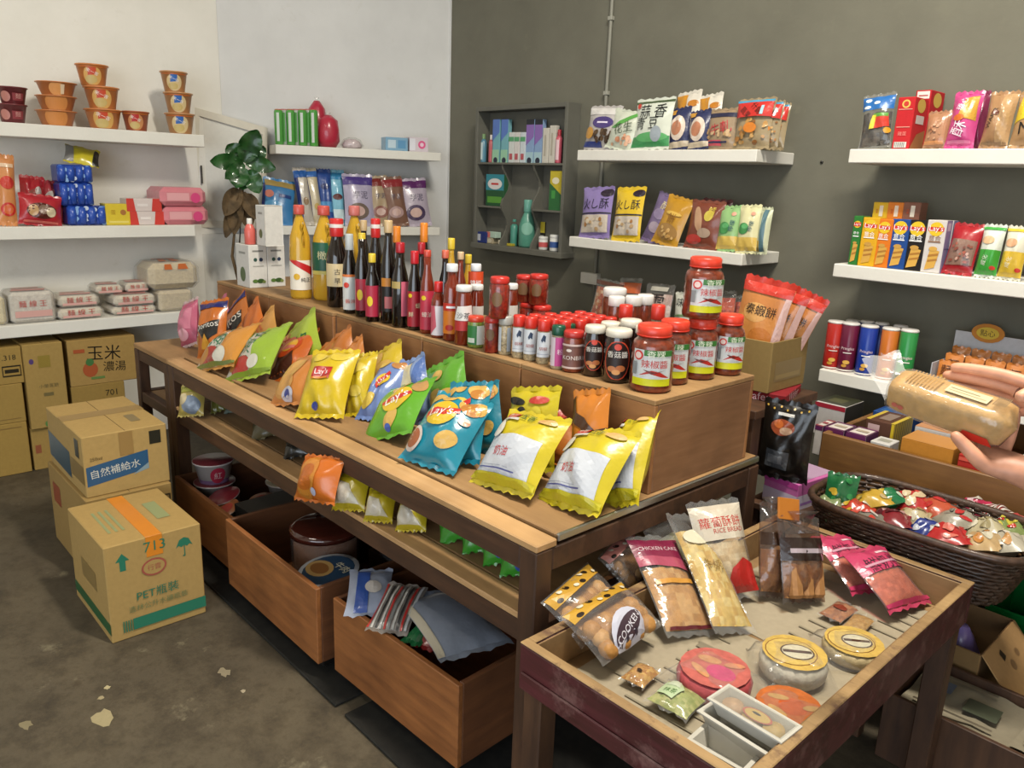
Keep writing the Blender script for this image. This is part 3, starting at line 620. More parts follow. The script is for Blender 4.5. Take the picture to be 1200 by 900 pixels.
# small jars: p spec (px, top, base/Y, w)
JAR = [(.9, 0), (1, .04), (1, .78), (.86, .86), (.84, .97)]
HEXJ = [(.92, 0), (1, .05), (1, .78), (.82, .87), (.82, .97)]
SPICE = [(.96, 0), (1, .03), (1, .7), (.92, .75), (.92, .8)]
def smalljar(nm, lb, px, top, base, Y, w, prof, glass, contents, cap, cc, lab, group=None, z0=None, n=16, hh=None):
    if z0 is not None: q = ony(px, top, Y); r = w/2*depth(q)/FPX; p = V(q.x, Y, z0); h = q.z-z0
    else: p, r, h = place(px, top, base, Y, w)
    if hh: h = hh
    return jar(nm, lb, 'jar', p, r, h, prof, contents, '#777', cap, cc, lab, group, n), p, r, h
smalljar('pickle_jar', 'green-labelled pickle jar with red lid', 558, 370, 409, None, 20, JAR, 'glass', 'green_pickle', (.82, 1, .95), '#d2452e', (.12, .72, 1, [('r', 0, 0, 1, 1, '#2f7a3a'), ('r', .55, 0, 1, 1, '#cfd4cc'), ('r', .1, .1, .45, .35, '#d0d8c8')]))
_, p, r, h = smalljar('chili_jar', 'squat red chili jar supporting another jar beside green pickle jar', 577, 371, 415, None, 19, HEXJ, 'glass', 'chili', (.84, 1, .95), '#c8322a', (.3, .75, 1, [('e', .4, .5, .22, .3, '#7a5a3a')]), n=8)
smalljar('chili_jar', 'red chili jar with red lid stacked on top of squat chili jar', 586, 324, None, p.y, 24, HEXJ, 'glass', 'chili', (.84, 1, .95), '#c8322a', (.3, .75, 1, [('e', .4, .4, .22, .3, '#7a5a3a')]), z0=p.z+h+.0005, n=8)
for px, tp_, lb in ((616, 322, 'red chili jar stacked behind silver-capped spice jar'), (632, 321, 'red chili jar stacked at the far end behind the spice jars')):
    q = ony(px, 370, 1.86); r = 11.5*depth(q)/FPX
    smalljar('chili_jar', lb.replace('stacked', 'lowermost'), px+3, 368, None, 1.86, 23, HEXJ, 'glass', 'chili', (.84, 1, .95), '#c8322a', None, n=8, hh=.1)
    smalljar('chili_jar', lb, px, tp_, None, 1.86, 23, HEXJ, 'glass', 'chili', (.84, 1, .95), '#c8322a', (.3, .75, 1, [('e', .4, .4, .22, .3, '#7a5a3a')]), z0=CT+.1005, n=8)
smalljar('spice_jar', 'clear spice jar with silver cap at the start of the spice row', 593, 370, 417, None, 16, SPICE, 'glass', 'spice', (.78, 1, 1.02), '#b0aea6', (.1, .72, 1, [('r', 0, 0, .25, 1, '#c8d0d8'), ('r', .6, 0, .85, 1, '#a8b0b8')]))
splab = (.16, .72, 1, [('r', 0, 0, 1, 1, '#d8dce2'), ('p', [(.35, .7), (.5, .92), (.65, .85), (.62, .62), (.5, .68), (.42, .6)], '#2c3c58'), ('t', '胡椒', .5, .35, .5, '#a85a50'), ('r', .1, .12, .9, .14, '#a0a8b8')])
sp0 = []
for px, tp_, bs in ((609, 369, 421), (622.5, 371, 424), (638, 374, 428)):
    sp0.append(smalljar('spice_jar', 'spice jar with red cap and white pictured label in the front row', px, tp_, bs, None, 15, SPICE, 'glass', 'spice', (.74, 1, 1.0), '#d23428', splab, 'front row of red-capped spice jars')[0])
r_, h_ = .022, .135
base0 = sp0[0]
k = 0
for row in range(1, 5):
    for i in range(4):
        b = sp0[min(i, 2)].location
        x = sp0[0].location.x + (sp0[2].location.x-sp0[0].location.x)*i/2.4+.012*row; y = sp0[0].location.y+.052*row
        c = copy_thing(base0, 'red-capped spice jar packed behind the front spice row', yawm((x, y, CT))); c['group'] = 'spice jars packed behind the front row'
smalljar('spice_jar', 'pink-labelled spice jar with dark green cap', 655, 381, 434, None, 16, SPICE, 'glass', 'spice', (.78, 1, 1.02), '#15503a', (.08, .74, 1, [('r', 0, 0, 1, 1, '#c04a8c'), ('r', 0, 0, .35, 1, '#d8c8d0'), ('t', '粉', .65, .5, .35, '#f4d8e8')]))
for i, (px, tp_, Y) in enumerate(((667, 379, 1.62), (680, 378, 1.68))): smalljar('spice_jar', 'green-capped spice jar behind the brown-labelled jar', px, tp_, None, Y, 15, SPICE, 'glass', 'spice', (.78, 1, 1.02), '#15503a', (.1, .74, 1, [('r', 0, 0, 1, 1, '#c04a8c')]), 'green-capped spice jars in the second row')
smalljar('relish_jar', 'brown-labelled relish jar with red lid', 673, 387, 438, None, 25, JAR, 'glass', 'chili_brown', (.84, 1, .97), '#b8322c', (.1, .7, 1, [('r', 0, 0, 1, 1, '#7c5248'), ('r', 0, .0, 1, .08, '#d8c0b8'), ('r', 0, .92, 1, 1, '#d8c0b8'), ('t', 'KONBRI', .5, .45, .8, '#e8dcd4'), ('e', .35, .75, .1, .06, '#e8dcd4')]))
mush = [('e', .5, .5, .42, .62, '#d0482c'), ('e', .5, .5, .38, .58, '#2a1814'), ('t', '香菇醬', .5, .66, .62, '#f0e8dc'), ('e', .35, .28, .13, .09, '#c07a4a'), ('e', .6, .3, .14, .1, '#b86a3a'), ('e', .48, .2, .12, .08, '#d89a5a'), ('e', .5, .86, .1, .1, '#d84a38')]
smalljar('mushroom_sauce_jar', 'dark mushroom sauce jar with white lid beside brown-labelled relish', 698, 381, 443, None, 25, JAR, 'glass', 'dark_sauce', (.86, 1, .98), '#dcd4c4', (.08, .8, 1, mush))
smalljar('mushroom_sauce_jar', 'dark mushroom sauce jar with white lid beside the big chili jar', 726, 385, 451, None, 32, JAR, 'glass', 'dark_sauce', (.86, 1, .98), '#dcd4c4', (.08, .8, 1, mush))
for px, tp_, Y, w in ((716, 377, 1.64, 24), (740, 374, 1.66, 26), (754, 381, 1.62, 18)): smalljar('mushroom_sauce_jar', 'dark sauce jar with white lid packed behind the two front mushroom jars', px, tp_, None, Y, w, JAR, 'glass', 'dark_sauce', (.86, 1, .98), '#dcd4c4', None, 'white-lidded sauce jars in second row')
smalljar('honey_jar', 'tall dark jam jar with ribbed white lid in the back row', 721, 337, None, 1.9, 28, JAR, 'glass', 'chili_brown', (.86, 1, .98), '#e0dcd8', None)
for px, tp_, Y, lb in ((723, 347, 1.82, 'small reddish jam jar with white lid in front of the tall jam jar'), (743, 346.5, 1.86, 'small reddish jam jar with white lid between two other jam jars'), (757, 345, 1.9, 'small reddish jam jar with white lid at the crate back edge')): smalljar('honey_jar', lb, px, tp_, None, Y, 20, JAR, 'glass', 'chili_brown', (.84, 1, .98), '#e0dcd8', None, 'small white-lidded jam jars')
for px, tp_, Y, lb in ((734, 357, 1.75, 'small clear pepper jar with bright red cap before the jam jars'), (772, 357, 1.76, 'small clear pepper jar with bright red cap behind big chili jars')): smalljar('pepper_jar', lb, px, tp_, None, Y, 16, SPICE, 'glass', 'spice', (.78, 1, 1.02), '#d8382a', None, 'red-capped pepper jars')
BIG = [(.9, 0), (.97, .03), (1, .08), (.97, .16), (1, .2), (.97, .3), (1, .34), (.97, .44), (1, .48), (.97, .58), (1, .62), (.97, .7), (.9, .76), (.76, .8), (.76, .84)]
biglab = [('r', 0, 0, 1, 1, '#d8dcdc'), ('r', 0, 0, 1, .2, '#d8d81e'), ('r', .3, .84, 1, 1, '#3a7a34'), ('e', .16, .84, .12, .12, '#d8403a'), ('e', .16, .84, .08, .08, '#f0d8d0'), ('t', '辣椒醬', .56, .62, .62, '#c83a3e'), ('p', [(.2, .28), (.45, .36), (.75, .26), (.92, .24), (.7, .4), (.5, .45), (.38, .4)], '#b82a20'), ('p', [(.3, .46), (.5, .34), (.8, .46), (.6, .4), (.5, .42)], '#6a2018'), ('r', .03, .3, .14, .66, '#8a8e90'), ('t', '香辣', .58, .92, .4, '#e8f0d8')]
def bigjar(px, top, base, w, lb, z0=None, Y=None, da=0):
    if z0 is None: p, r, h = place(px, top, base, Y, w)
    else: q = ony(px, top, Y); p = V(q.x, Y, z0); r = w/2*depth(q)/FPX; h = q.z-z0
    t = jar('chili_sauce_jar', lb, 'jar', p, r, h, BIG, 'chili_brown', '#733', (.84, 1, .8), '#e0412c', (.12, .66, 1.0, biglab), None, 24, facing(p)+da, arc=1.9)
    MB().lathe([(r*.82, h*.835), (r*.82, h*.855)], 24, '#c83222').obj('cap_ring', 'plastic', t); return p, r, h
bigjar(768, 380, 463, 51, 'large chili sauce jar with red lid at the near corner of the crate')
bigjar(792, 374.5, 453, 42, 'large chili sauce jar standing just behind the corner jar')
p3, r3, h3 = bigjar(824, 372, 447, 40, 'large chili sauce jar carrying another jar on its lid', da=.1)
bigjar(828, 301, None, 46, 'large chili sauce jar stacked on top of another chili jar', z0=p3.z+h3+.0005, Y=p3.y, da=.35)
bigjar(857, 368, 442, 37, 'large chili sauce jar at the back corner of the crate beside shrimp chip carton', da=.35)
# white boxes and pink bottles on the first crate
P0 = onz(293, 338, CT)
boxdec = [('r', .2, .84, .8, .88, '#8a8a86'), ('e', .35, .66, .1, .1, '#3a5a50'), ('e', .66, .66, .1, .1, '#2c3c58'), ('r', .2, .5, .8, .52, '#b0b0a8'), ('e', .3, .16, .15, .1, '#5a7a3a'), ('e', .6, .16, .2, .12, '#3c5a2c'), ('e', .78, .14, .1, .08, '#7a8a4a')]
bw = onx(314, 338, P0.x).y-P0.y; bd_ = P0.x-ony(278, 334, P0.y).x; bh = ony(293, 288, P0.y).z-CT
lft = [('r', .25, .78, .75, .83, '#9a9a94'), ('e', .5, .3, .2, .25, '#5a7048')]
for i in range(2):
    carton('tea_box', ['white printed tea box standing under the tall box on the first crate', 'white printed tea box pressed against the oil bottle'][i], 'box', yawm((P0.x, P0.y+(bw+.002)*(i+.5), CT), math.pi/2), bw, bd_, bh, '#dcdad4', boxdec, (), (), None, left=lft)
Y2 = P0.y+.045; q = ony(328, 289, Y2); X2 = min(q.x, P0.x-.004); w2 = bw*1.0; d2 = min(X2-ony(311, 285, Y2).x, .085)
carton('tea_box', 'tall white printed tea box standing on the two lower tea boxes', 'box', yawm((X2, Y2+w2/2, CT+bh+.0006), math.pi/2), w2, d2, max(ony(328, 243, Y2).z-CT-bh, .1), '#dcdad4', boxdec, (), (), None, left=lft)
for i, px in enumerate((292, 306)):
    yy = P0.y+.03+.055*i; q = ony(px, 256+i*2, yy); hh = q.z-CT-bh
    jar('drink_bottle', ['small bottle of pink drink with white cap on the tea box', 'small bottle of orange-pink drink with white cap on the tea box'][i], 'bottle', V(min(q.x, X2-d2-.026), yy, CT+bh+.0006), .024, max(hh, .08), [(.9, 0), (1, .04), (1, .55), (.7, .72), (.42, .8), (.42, .9)], 'plastic', ['#d8685e', '#d8622e'][i], (.78, 1, .48), '#e8e6e0')
DIM[0] = .9
# ================================================================== THINGS ON THE GREY WALL SHELVES
def GW(off): return lambda px, py: ony(px, py, 3.0+off)
def LW(off): return lambda px, py: onx(px, py, XL-off)
def MW(off): return lambda px, py: onm(px, py, .27-off)
def shelfbag(wall, z0, px0, px1, top, base, lb, col, prints=(), nm='snack_bag', tilt=80, t=.05, topx=None, **kw):
    P0, P1 = wall(px0, (top+base)/2), wall(px1, (top+base)/2); P0.z = P1.z = z0+.0008
    mt, w, h = leanf(P0, P1, ((px0+px1)/2+2 if topx is None else topx, top), tilt)
    return bag(nm, lb, kw.pop('cat', 'bag'), mt, w, h, t, col, prints, res=kw.pop('res', (10, 12)), **kw)
def shelfbox(wall, z0, px0, px1, top, base, lb, col, d, front=(), side=(), nm='box', **kw):
    mt, w = cartonM(px0, px1, (top+base)/2, wall, z0+.0006); c = wall((px0+px1)/2, top)
    return carton(nm, lb, kw.pop('cat', 'box'), mt, w, d, c.z-z0, col, front, side, **kw)
NUT = ('#b98a4c', '#a8743a', '#c9a066', '#8a5a2c')
def nuts(cx, cy, n, rx, ry, cols, seed=0):
    r = random.Random(seed); return [('e', cx+r.uniform(-rx, rx), cy+r.uniform(-ry, ry), r.uniform(.04, .075), r.uniform(.035, .06), r.choice(cols), r.uniform(0, 90)) for _ in range(n)]
# top left shelf
shelfbag(GW(.04), Z1, 685, 722, 124, 176, 'silver bag with purple oval and dark nuts at the end of bean shelf', '#b9b3b0', [('r', 0, .82, 1, 1, '#d8d4d0'), ('e', .55, .62, .33, .14, '#4a3a78'), ('r', .38, .6, .72, .64, '#e8e0f0'), ('r', 0, 0, .6, .14, '#2c3c80'), *nuts(.62, .28, 22, .26, .13, ('#3a2818', '#5a4228', '#4a3420'), 1), ('e', .2, .34, .16, .14, '#c8923a')], topx=712)
shelfbag(GW(.03), Z1, 709, 742, 129, 176, 'pale green and pink striped peanut bag leaning on white pea bag', '#cdd2c0', [('p', [(.1, .5), (.8, 1), (1, 1), (.3, .5)], '#5aa04a'), *nuts(.5, .2, 16, .4, .15, ('#d8a080', '#c88a68', '#e0b090'), 2), ('t', '花生', .6, .55, .6, '#3a4a34', 20)], topx=738)
shelfbag(GW(.03), Z1, 741, 786, 115, 176, 'white and green garlic pea bag with black brush lettering', '#d3d8ca', [('r', 0, 0, 1, .22, '#3f8f56'), ('r', 0, .95, 1, 1, '#4a5a3a'), ('e', .55, .2, .42, .1, '#5aa866'), ('t', '蒜 香', .52, .76, .7, '#1c1c1a'), ('t', '青 豆', .42, .5, .6, '#1c1c1a'), ('e', .68, .26, .14, .16, '#9aa4ac'), ('e', .1, .9, .06, .06, '#c83a2a')], topx=770)
for i, (a, b) in enumerate(((793, 821), (819, 846))):
    shelfbag(GW(.13), Z1, a, b, [107, 110][i], 176, ['white and gold pouch standing behind the navy egg pouches, nearer the pea bag', 'white and gold pouch standing behind the brown jerky bag'][i], '#d6cfc2', [('p', [(0, .6), (.5, .75), (.45, 1), (0, 1)], '#c88a2a'), ('e', .75, .8, .2, .12, '#b8741e')])
for i, (a, b, tp_) in enumerate(((785, 809, 126), (808, 832, 129))):
    shelfbag(GW(.05 if i == 0 else .035), Z1, a, b, tp_, 176, ['navy pouch with pinkish oval picture beside white pea bag', 'navy pouch with pinkish oval picture beside brown jerky bag'][i], '#2c3258', [('e', .5, .5, .38, .5, '#d8c8b8'), ('e', .45, .5, .26, .3, '#b87a5a'), ('r', 0, 0, 1, .14, '#c8b8a0'), ('r', 0, .86, .35, 1, '#c8923a')])
shelfbag(GW(.045), Z1, 826, 862, 127, 176, 'brown and beige nougat bag with red lettering', '#9a8468', [('r', 0, .8, 1, .92, '#2c2c44'), ('r', .0, .04, .6, .18, '#c84a5a'), ('r', .1, .1, .8, .15, '#2c3050'), ('t', '牛軋', .55, .5, .7, '#b8323a', 12), *nuts(.5, .35, 14, .4, .12, ('#c8a880', '#b89468'), 3)], topx=850)
for i, (a, b, tp_, off) in enumerate(((861, 904, 115, .03), (892, 914, 118, .06), (903, 921, 121, .09))):
    shelfbag(GW(off), Z1, a, b, tp_, 177, ['front bag of mixed nuts with red and blue header at shelf end', 'second bag of mixed nuts tucked behind the red-headed nut bag', 'third and rearmost bag of mixed nuts at the shelf end'][i], '#9c8a6a', [*nuts(.5, .3, 26, .42, .26, NUT, 4+i), ('e', .5, .38, .18, .12, '#d8802a'), ('r', 0, .62, 1, .95, '#c8322c'), ('r', 0, .95, 1, 1, '#4a9ac0'), ('t', '蔬果', .3, .72, .35, '#1c1c18', -40), ('t', '什錦', .6, .8, .35, '#1c1c18', -40), ('r', .72, .66, .8, .86, '#a8d0e0')], topx=(a+b)/2+7)
# middle left shelf
pur = lambda c: [('t', '火し酥', .5, .68, .85, '#1c1828'), ('e', .82, .92, .2, .1, '#2c2030'), ('r', 0, .46, 1, .49, '#2a2434'), ('r', .06, .06, .94, .44, '#c8bcae'), *nuts(.5, .24, 12, .32, .12, ('#d8c8b0', '#b89870', '#e8e0d4', '#a87848'), 9)]
shelfbag(GW(.02), Z2, 680, 716, 219, 276, 'purple crisp bag with black lettering and clear window', '#8a78b0', pur(0), topx=703)
shelfbag(GW(.02), Z2, 718, 752, 219, 281, 'yellow crisp bag with black lettering and clear window', '#e0bc28', pur(1), topx=741)
shelfbag(GW(.05), Z2, 752, 778, 228, 283, 'dull purple shiny pouch leaning behind the gold pouch', '#75658a', [('e', .5, .6, .3, .2, '#8f80a0'), ('e', .5, .3, .3, .2, '#a898a8'), ('t', '酥', .6, .8, .3, '#d8c8a0')], topx=786)
shelfbag(GW(.02), Z2, 764, 796, 231, 288, 'gold biscuit pouch leaning sideways between purple and brown packs', '#bb8a28', [('e', .5, .24, .4, .25, '#a07840'), *nuts(.5, .22, 10, .3, .12, ('#d8b070', '#c89a58'), 5), ('e', .55, .66, .3, .06, '#d8b050'), ('t', '餅', .55, .55, .3, '#8a5a18')], topx=800, tilt=76)
shelfbag(GW(.03), Z2, 803, 843, 235, 292, 'brown pouch with pale fish shape and gold paw mark', '#7a4030', [('e', .35, .6, .12, .34, '#b89070', 20), ('e', .65, .7, .14, .14, '#c8b44a'), ('e', .6, .3, .2, .12, '#a8907c'), ('e', .3, .14, .26, .12, '#b83a34'), ('t', '鱈', .7, .82, .2, '#d8c050')], topx=832)
shelfbag(GW(.14), Z2, 815, 850, 233, 292, 'dark red pouch standing behind the brown fish pouch', '#5c2228', (), topx=842)
cr = [('r', 0, 0, 1, .3, '#d8b85c'), ('e', .38, .5, .26, .24, '#3f8a4a'), ('e', .45, .55, .15, .1, '#5aa866'), ('t', '檸檬', .72, .55, .45, '#2c5a6a', 80), ('e', .75, .84, .1, .08, '#d89a80')]
shelfbag(GW(.03), Z2, 841, 867, 241, 294, 'green-topped cream biscuit pack with leaf picture', '#8fb87a', cr, topx=858)
shelfbag(GW(.02), Z2, 864, 889, 240, 296, 'cream biscuit pack with green leaf beside the green-topped one', '#d6d2a4', cr, topx=881)
shelfbag(GW(.06), Z2, 884, 902, 243, 296, 'cream biscuit pack standing last at the shelf end', '#c4c8a8', [('r', .5, 0, .8, 1, '#5a7a84'), ('r', 0, 0, .5, .25, '#d8b85c')], topx=898)
# bottom left shelf, behind the jars
shelfbag(GW(.05), Z3, 690, 722, 328, 400, 'clear bag of reddish cookies leaning beside the conduit box', '#c8a080', [('r', 0, .9, 1, 1, '#5a3a30')], fill=(.05, .85), fillcol=('#b85a3a', '#d8b89a', '#a84a30', '#c88a60'), topx=716)
shelfbag(GW(.08), Z3, 722, 748, 326, 400, 'orange-topped clear cookie bag behind the jam jars', '#b06a40', [('r', 0, .7, 1, .95, '#c8602e')], fill=(.05, .7), fillcol=('#a8502e', '#c8a080'), topx=740)
shelfbag(GW(.04), Z3, 752, 786, 333, 400, 'pinkish clear bag with black brush character and pale header', '#c8b8b0', [('t', '雪', .5, .62, .5, '#1c1818'), ('r', .2, .9, .8, 1, '#b8b4a8')], fill=(.05, .85), fillcol=('#c8a8a0', '#b89890', '#d8c4bc'), topx=775)
shelfbag(GW(.05), Z3, 790, 812, 342, 400, 'white and green pouch with black lettering behind the red caps', '#cfd0c4', [('t', '味', .4, .8, .4, '#222'), ('r', .6, .5, .8, 1, '#3a7a50'), ('r', 0, .45, 1, .5, '#6a8a5a')], topx=803)
shelfbag(GW(.04), Z3, 812, 836, 345, 400, 'pale pouch with orange stripes beside the tall chili jar', '#c8a890', [('r', .1, 0, .4, 1, '#c8583a'), ('r', .6, 0, .75, 1, '#b84a34')], topx=826)
for i, (a, b, tp_, off) in enumerate(((836, 862, 341, .05), (858, 884, 346, .07), (880, 906, 352, .04))): shelfbag(GW(off), Z3, a, b, tp_, 405, ['red-orange clear snack bag just behind the stacked chili jar', 'dark red clear snack bag between chili jar and shrimp chips', 'dark red clear snack bag hidden behind the shrimp chips'][i], '#b83a20', (), fill=(.05, .92), fillcol=('#b8401e', '#9a2c18', '#c8582c'))
# top right shelf
shelfbag(GW(.04), Z1, 1010, 1048, 110, 175, 'clear bag of dark seeds with blue header', '#b8b4a8', [('r', 0, .72, 1, 1, '#2a6ab0'), ('e', .2, .93, .1, .06, '#e8ece8'), ('e', .5, .86, .1, .05, '#e8ece8'), ('e', .2, .78, .12, .05, '#e8ece8'), ('p', [(.35, .32), (.95, .36), (.9, .62), (.45, .6)], '#c83a2a'), ('r', .45, .56, .9, .63, '#5a9a3a'), ('p', [(.35, .32), (.5, .33), (.55, .6), (.42, .6)], '#d8c83a'), ('e', .9, .28, .1, .09, '#d89a2a')], fill=(.02, .7), fillcol=('#2c2620', '#4a4238', '#3a342c', '#5a5248'), topx=1032)
redp = [('e', .5, .87, .24, .24, '#e8c060'), ('e', .5, .87, .15, .15, '#c83a30'), ('r', .1, .76, .9, .775, '#e8a090'), ('r', .1, .42, .9, .435, '#e8a090'), ('t', '雞蛋', .5, .3, .5, '#e88a80'), ('r', .12, .03, .85, .14, '#d8d4cc'), *[('r', .16+.09*i, .04, .19+.09*i, .13, '#444') for i in range(7)]]
rs = [('e', .5, .85, .3, .2, '#d8b050'), ('r', .2, .5, .8, .66, '#d8c8c4'), ('p', [(0, 0), (1, .0), (1, .4), (.4, .3)], '#a8683a')]
shelfbox(GW(.03), Z1, 1049, 1069, 114, 175, 'red egg roll box with gold seal standing in front', '#c2262c', .12, redp, rs)
shelfbox(GW(.16), Z1, 1069, 1087, 106, 172, 'taller red egg roll box standing behind the front red box', '#b8242c', .13, [('r', .1, .86, .9, .98, '#e8e0d8'), ('r', .2, .9, .8, .92, '#a83a3a'), ('r', 0, .0, 1, .05, '#8a1c20')], rs)
shelfbag(GW(.04), Z1, 1084, 1112, 130, 175, 'brown clear tray of biscuits between red box and pink pack', '#a87a5a', [('r', .1, .08, .9, .85, '#b08060'), *nuts(.5, .45, 16, .3, .3, ('#c89a78', '#b8845e', '#a87050'), 6), ('r', .1, .04, .9, .14, '#c88a5a')], nm='biscuit_tray', t=.04, topx=1103, tilt=78)
shelfbag(GW(.03), Z1, 1111, 1146, 107, 175, 'glossy pink wafer pack with white lettering', '#c84a86', [('p', [(.35, .5), (.95, .45), (.9, .95), (.5, .9)], '#c8983a'), ('t', '捲心', .4, .78, .5, '#f4e8f0', 70), ('t', '酥', .45, .3, .5, '#f4e8f0', 70), ('e', .4, .5, .2, .12, '#d86a2a'), ('r', .1, .03, .9, .08, '#e07aa8')], topx=1138, tilt=78, t=.07)
shelfbag(GW(.10), Z1, 1140, 1158, 107, 175, 'dark pink wafer pack pressed behind the glossy pink one', '#7a2448', (), topx=1153, tilt=78, t=.05)
shelfbag(GW(.03), Z1, 1152, 1186, 107, 175, 'brown wafer pack with upright black lettering', '#a8805a', [('t', 'WAFER', .3, .5, .8, '#1c1410', 75), ('e', .4, .6, .14, .1, '#6a3a28'), ('r', .55, .0, 1, 1, '#b8946a'), ('r', .05, .0, .95, .05, '#8a6a48')], topx=1180, tilt=78, t=.07)
shelfbag(GW(.03), Z1, 1187, 1222, 107, 176, 'yellow and brown wafer pack next to the brown lettered pack', '#b08a60', [('p', [(0, .4), (.6, .5), (1, 1), (.2, 1)], '#e0c42c'), ('t', 'M', .5, .3, .4, '#1c1410')], topx=1214, tilt=78, t=.07)
# middle right shelf: slim chip boxes
def slim(c, dark='#c89a4a', tx='#ffffff'):
    return [('e', .5, .83, .38, .38, '#e8c42c'), ('r', .1, .79, .9, .87, '#d0302c'), ('t', "Lay's", .5, .83, .7, '#ffffff'), ('t', '意合', .5, .66, .62, tx), ('r', .18, .58, .82, .6, tx), ('p', [(.2, .05), (.7, .1), (.85, .42), (.35, .46)], '#d8a84e'), ('p', [(.3, .2), (.8, .24), (.78, .28), (.3, .24)], '#b07a34'), ('p', [(.28, .3), (.82, .34), (.8, .38), (.3, .34)], '#b07a34'), ('e', .5, .46, .22, .12, dark)]
sl = [(997, 1009, 253, '#2e7a34', 'green'), (1008, 1029, 255, '#e2ac22', 'yellow'), (1025, 1045, 257, '#e07a20', 'orange'), (1042, 1065, 257, '#1e4a90', 'blue'), (1061, 1086, 258, '#1c1a1c', 'black')]
for i, (a, b, tp_, c, n) in enumerate(sl): shelfbox(GW(.018+.002*i), Z2, a, b-1.5, tp_, 312, 'slim %s chip stick box standing in the row of chip boxes' % n, c, .06, slim(c), [('r', 0, 0, 1, 1, c)], nm='chip_box', mat='plastic')
shelfbox(GW(.02), Z2, 1083, 1106, 258, 316, 'slim white chip stick box with lilac sides ending the row', '#d6d0cc', .05, slim('#fff', '#d8a84e', '#8a5a34'), [('r', 0, 0, 1, 1, '#8f88b4'), ('r', .2, .8, .8, .95, '#c8c0d8'), ('r', 0, .45, 1, .47, '#5a5484')], nm='chip_box', mat='plastic')
shelfbox(GW(.075), Z2, 1090, 1113, 258, 318, 'second white chip stick box with lilac side behind the end one', '#d6d0cc', .05, (), [('r', 0, 0, 1, 1, '#8f88b4'), ('r', .2, .8, .8, .95, '#c8c0d8'), ('r', 0, .45, 1, .47, '#5a5484')], nm='chip_box', mat='plastic')
for i, (a, b, c, n) in enumerate(((1019, 1036, '#e2b828', 'yellow'), (1036, 1054, '#e0822a', 'orange'), (1054, 1074, '#8a5a48', 'brown'))):
    shelfbox(GW(.115), Z2, a, b, 237, 309, '%s chip box standing tall behind the front row of chip boxes' % n, c, .07, [('r', .45, .78, .7, .95, '#f0e4d0'), ('t', '樂事', .3, .86, .3, '#c8522a', 90)], nm='chip_box', mat='plastic')
shelfbag(GW(.03), Z2, 1107, 1144, 262, 320, 'red bag of sausage snacks with clear middle', '#a8242c', [('p', [(.05, .12), (.95, .16), (.95, .68), (.1, .7)], '#8a6a5c'), *nuts(.5, .4, 18, .36, .2, ('#a85a4a', '#8a4a3c', '#c8a090', '#7a4a40'), 8)], topx=1138, tilt=76)
shelfbag(GW(.03), Z2, 1146, 1173, 263, 323, 'green and white wafer pack next to the red sausage bag', '#d8dcd0', [('r', 0, 0, 1, .52, '#3fa03c'), ('e', .4, .72, .28, .2, '#d8b48a'), ('t', '威化', .4, .3, .5, '#e8f0d8', 80), ('r', 0, .94, 1, 1, '#4aa84a'), ('e', .82, .15, .12, .1, '#c83a30')], topx=1168, tilt=82, t=.06)
shelfbag(GW(.03), Z2, 1173, 1202, 265, 326, 'yellow and white wafer pack next to the green one', '#dcd8c4', [('r', 0, 0, 1, .52, '#dcb83a'), ('e', .35, .7, .28, .2, '#d8a880'), ('t', '威化', .4, .3, .5, '#f4ecc8', 80), ('r', 0, .94, 1, 1, '#dcc040'), ('e', .85, .15, .12, .1, '#c83a30')], topx=1197, tilt=82, t=.06)
# bottom right shelf: chip tubes
TUBE = [(.98, 0), (1, .01), (1, .95), (.98, .955)]
def chiptube(px, top, Y, w, c, nme, hid=False):
    q = ony(px, top, Y); r = w/2*depth(q)/FPX
    lab = None if hid else (.02, .93, 1, [('t', 'Pringles', .5, .5, .62, '#f0d8d8'), ('r', .3, .4, .7, .42, '#f4f0e8'), ('e', .5, .2, .16, .1, '#e0b050'), ('e', .42, .12, .12, .08, '#c8923a'), ('r', .0, .0, 1, .03, '#e8e4dc')])
    t = jar('chip_tube', nme, 'can', V(q.x, Y, Z3+.0006), r, q.z-Z3, TUBE, 'plastic', c, (.955, 1, 1.03), '#d8d4d0', lab, None, 18, facing(q))
tubes = [(981, 376, '#b82a22', 'red'), (998, 378, '#6a1c3a', 'maroon'), (1020, 381, '#1c3a98', 'blue'), (1045, 384, '#c8702a', 'orange'), (1067, 386, '#2c8a44', 'green')]
for px, tp_, c, n in tubes: chiptube(px, tp_, 3.06, 19.5, c, '%s chip tube with clear lid in the front row of tubes' % n)
for px, tp_, c, n in ((1000, 375, '#6a1c3a', 'maroon chip tube hidden behind the red and maroon tubes'), (1017, 376, '#22306a', 'navy chip tube hidden behind the blue tube'), (1034, 378, '#1c2a6a', 'dark blue chip tube between blue and orange tubes'), (1056, 381, '#8a4a1c', 'brown chip tube hidden behind orange and green tubes')): chiptube(px, tp_, 3.15, 15.5, c, n, True)
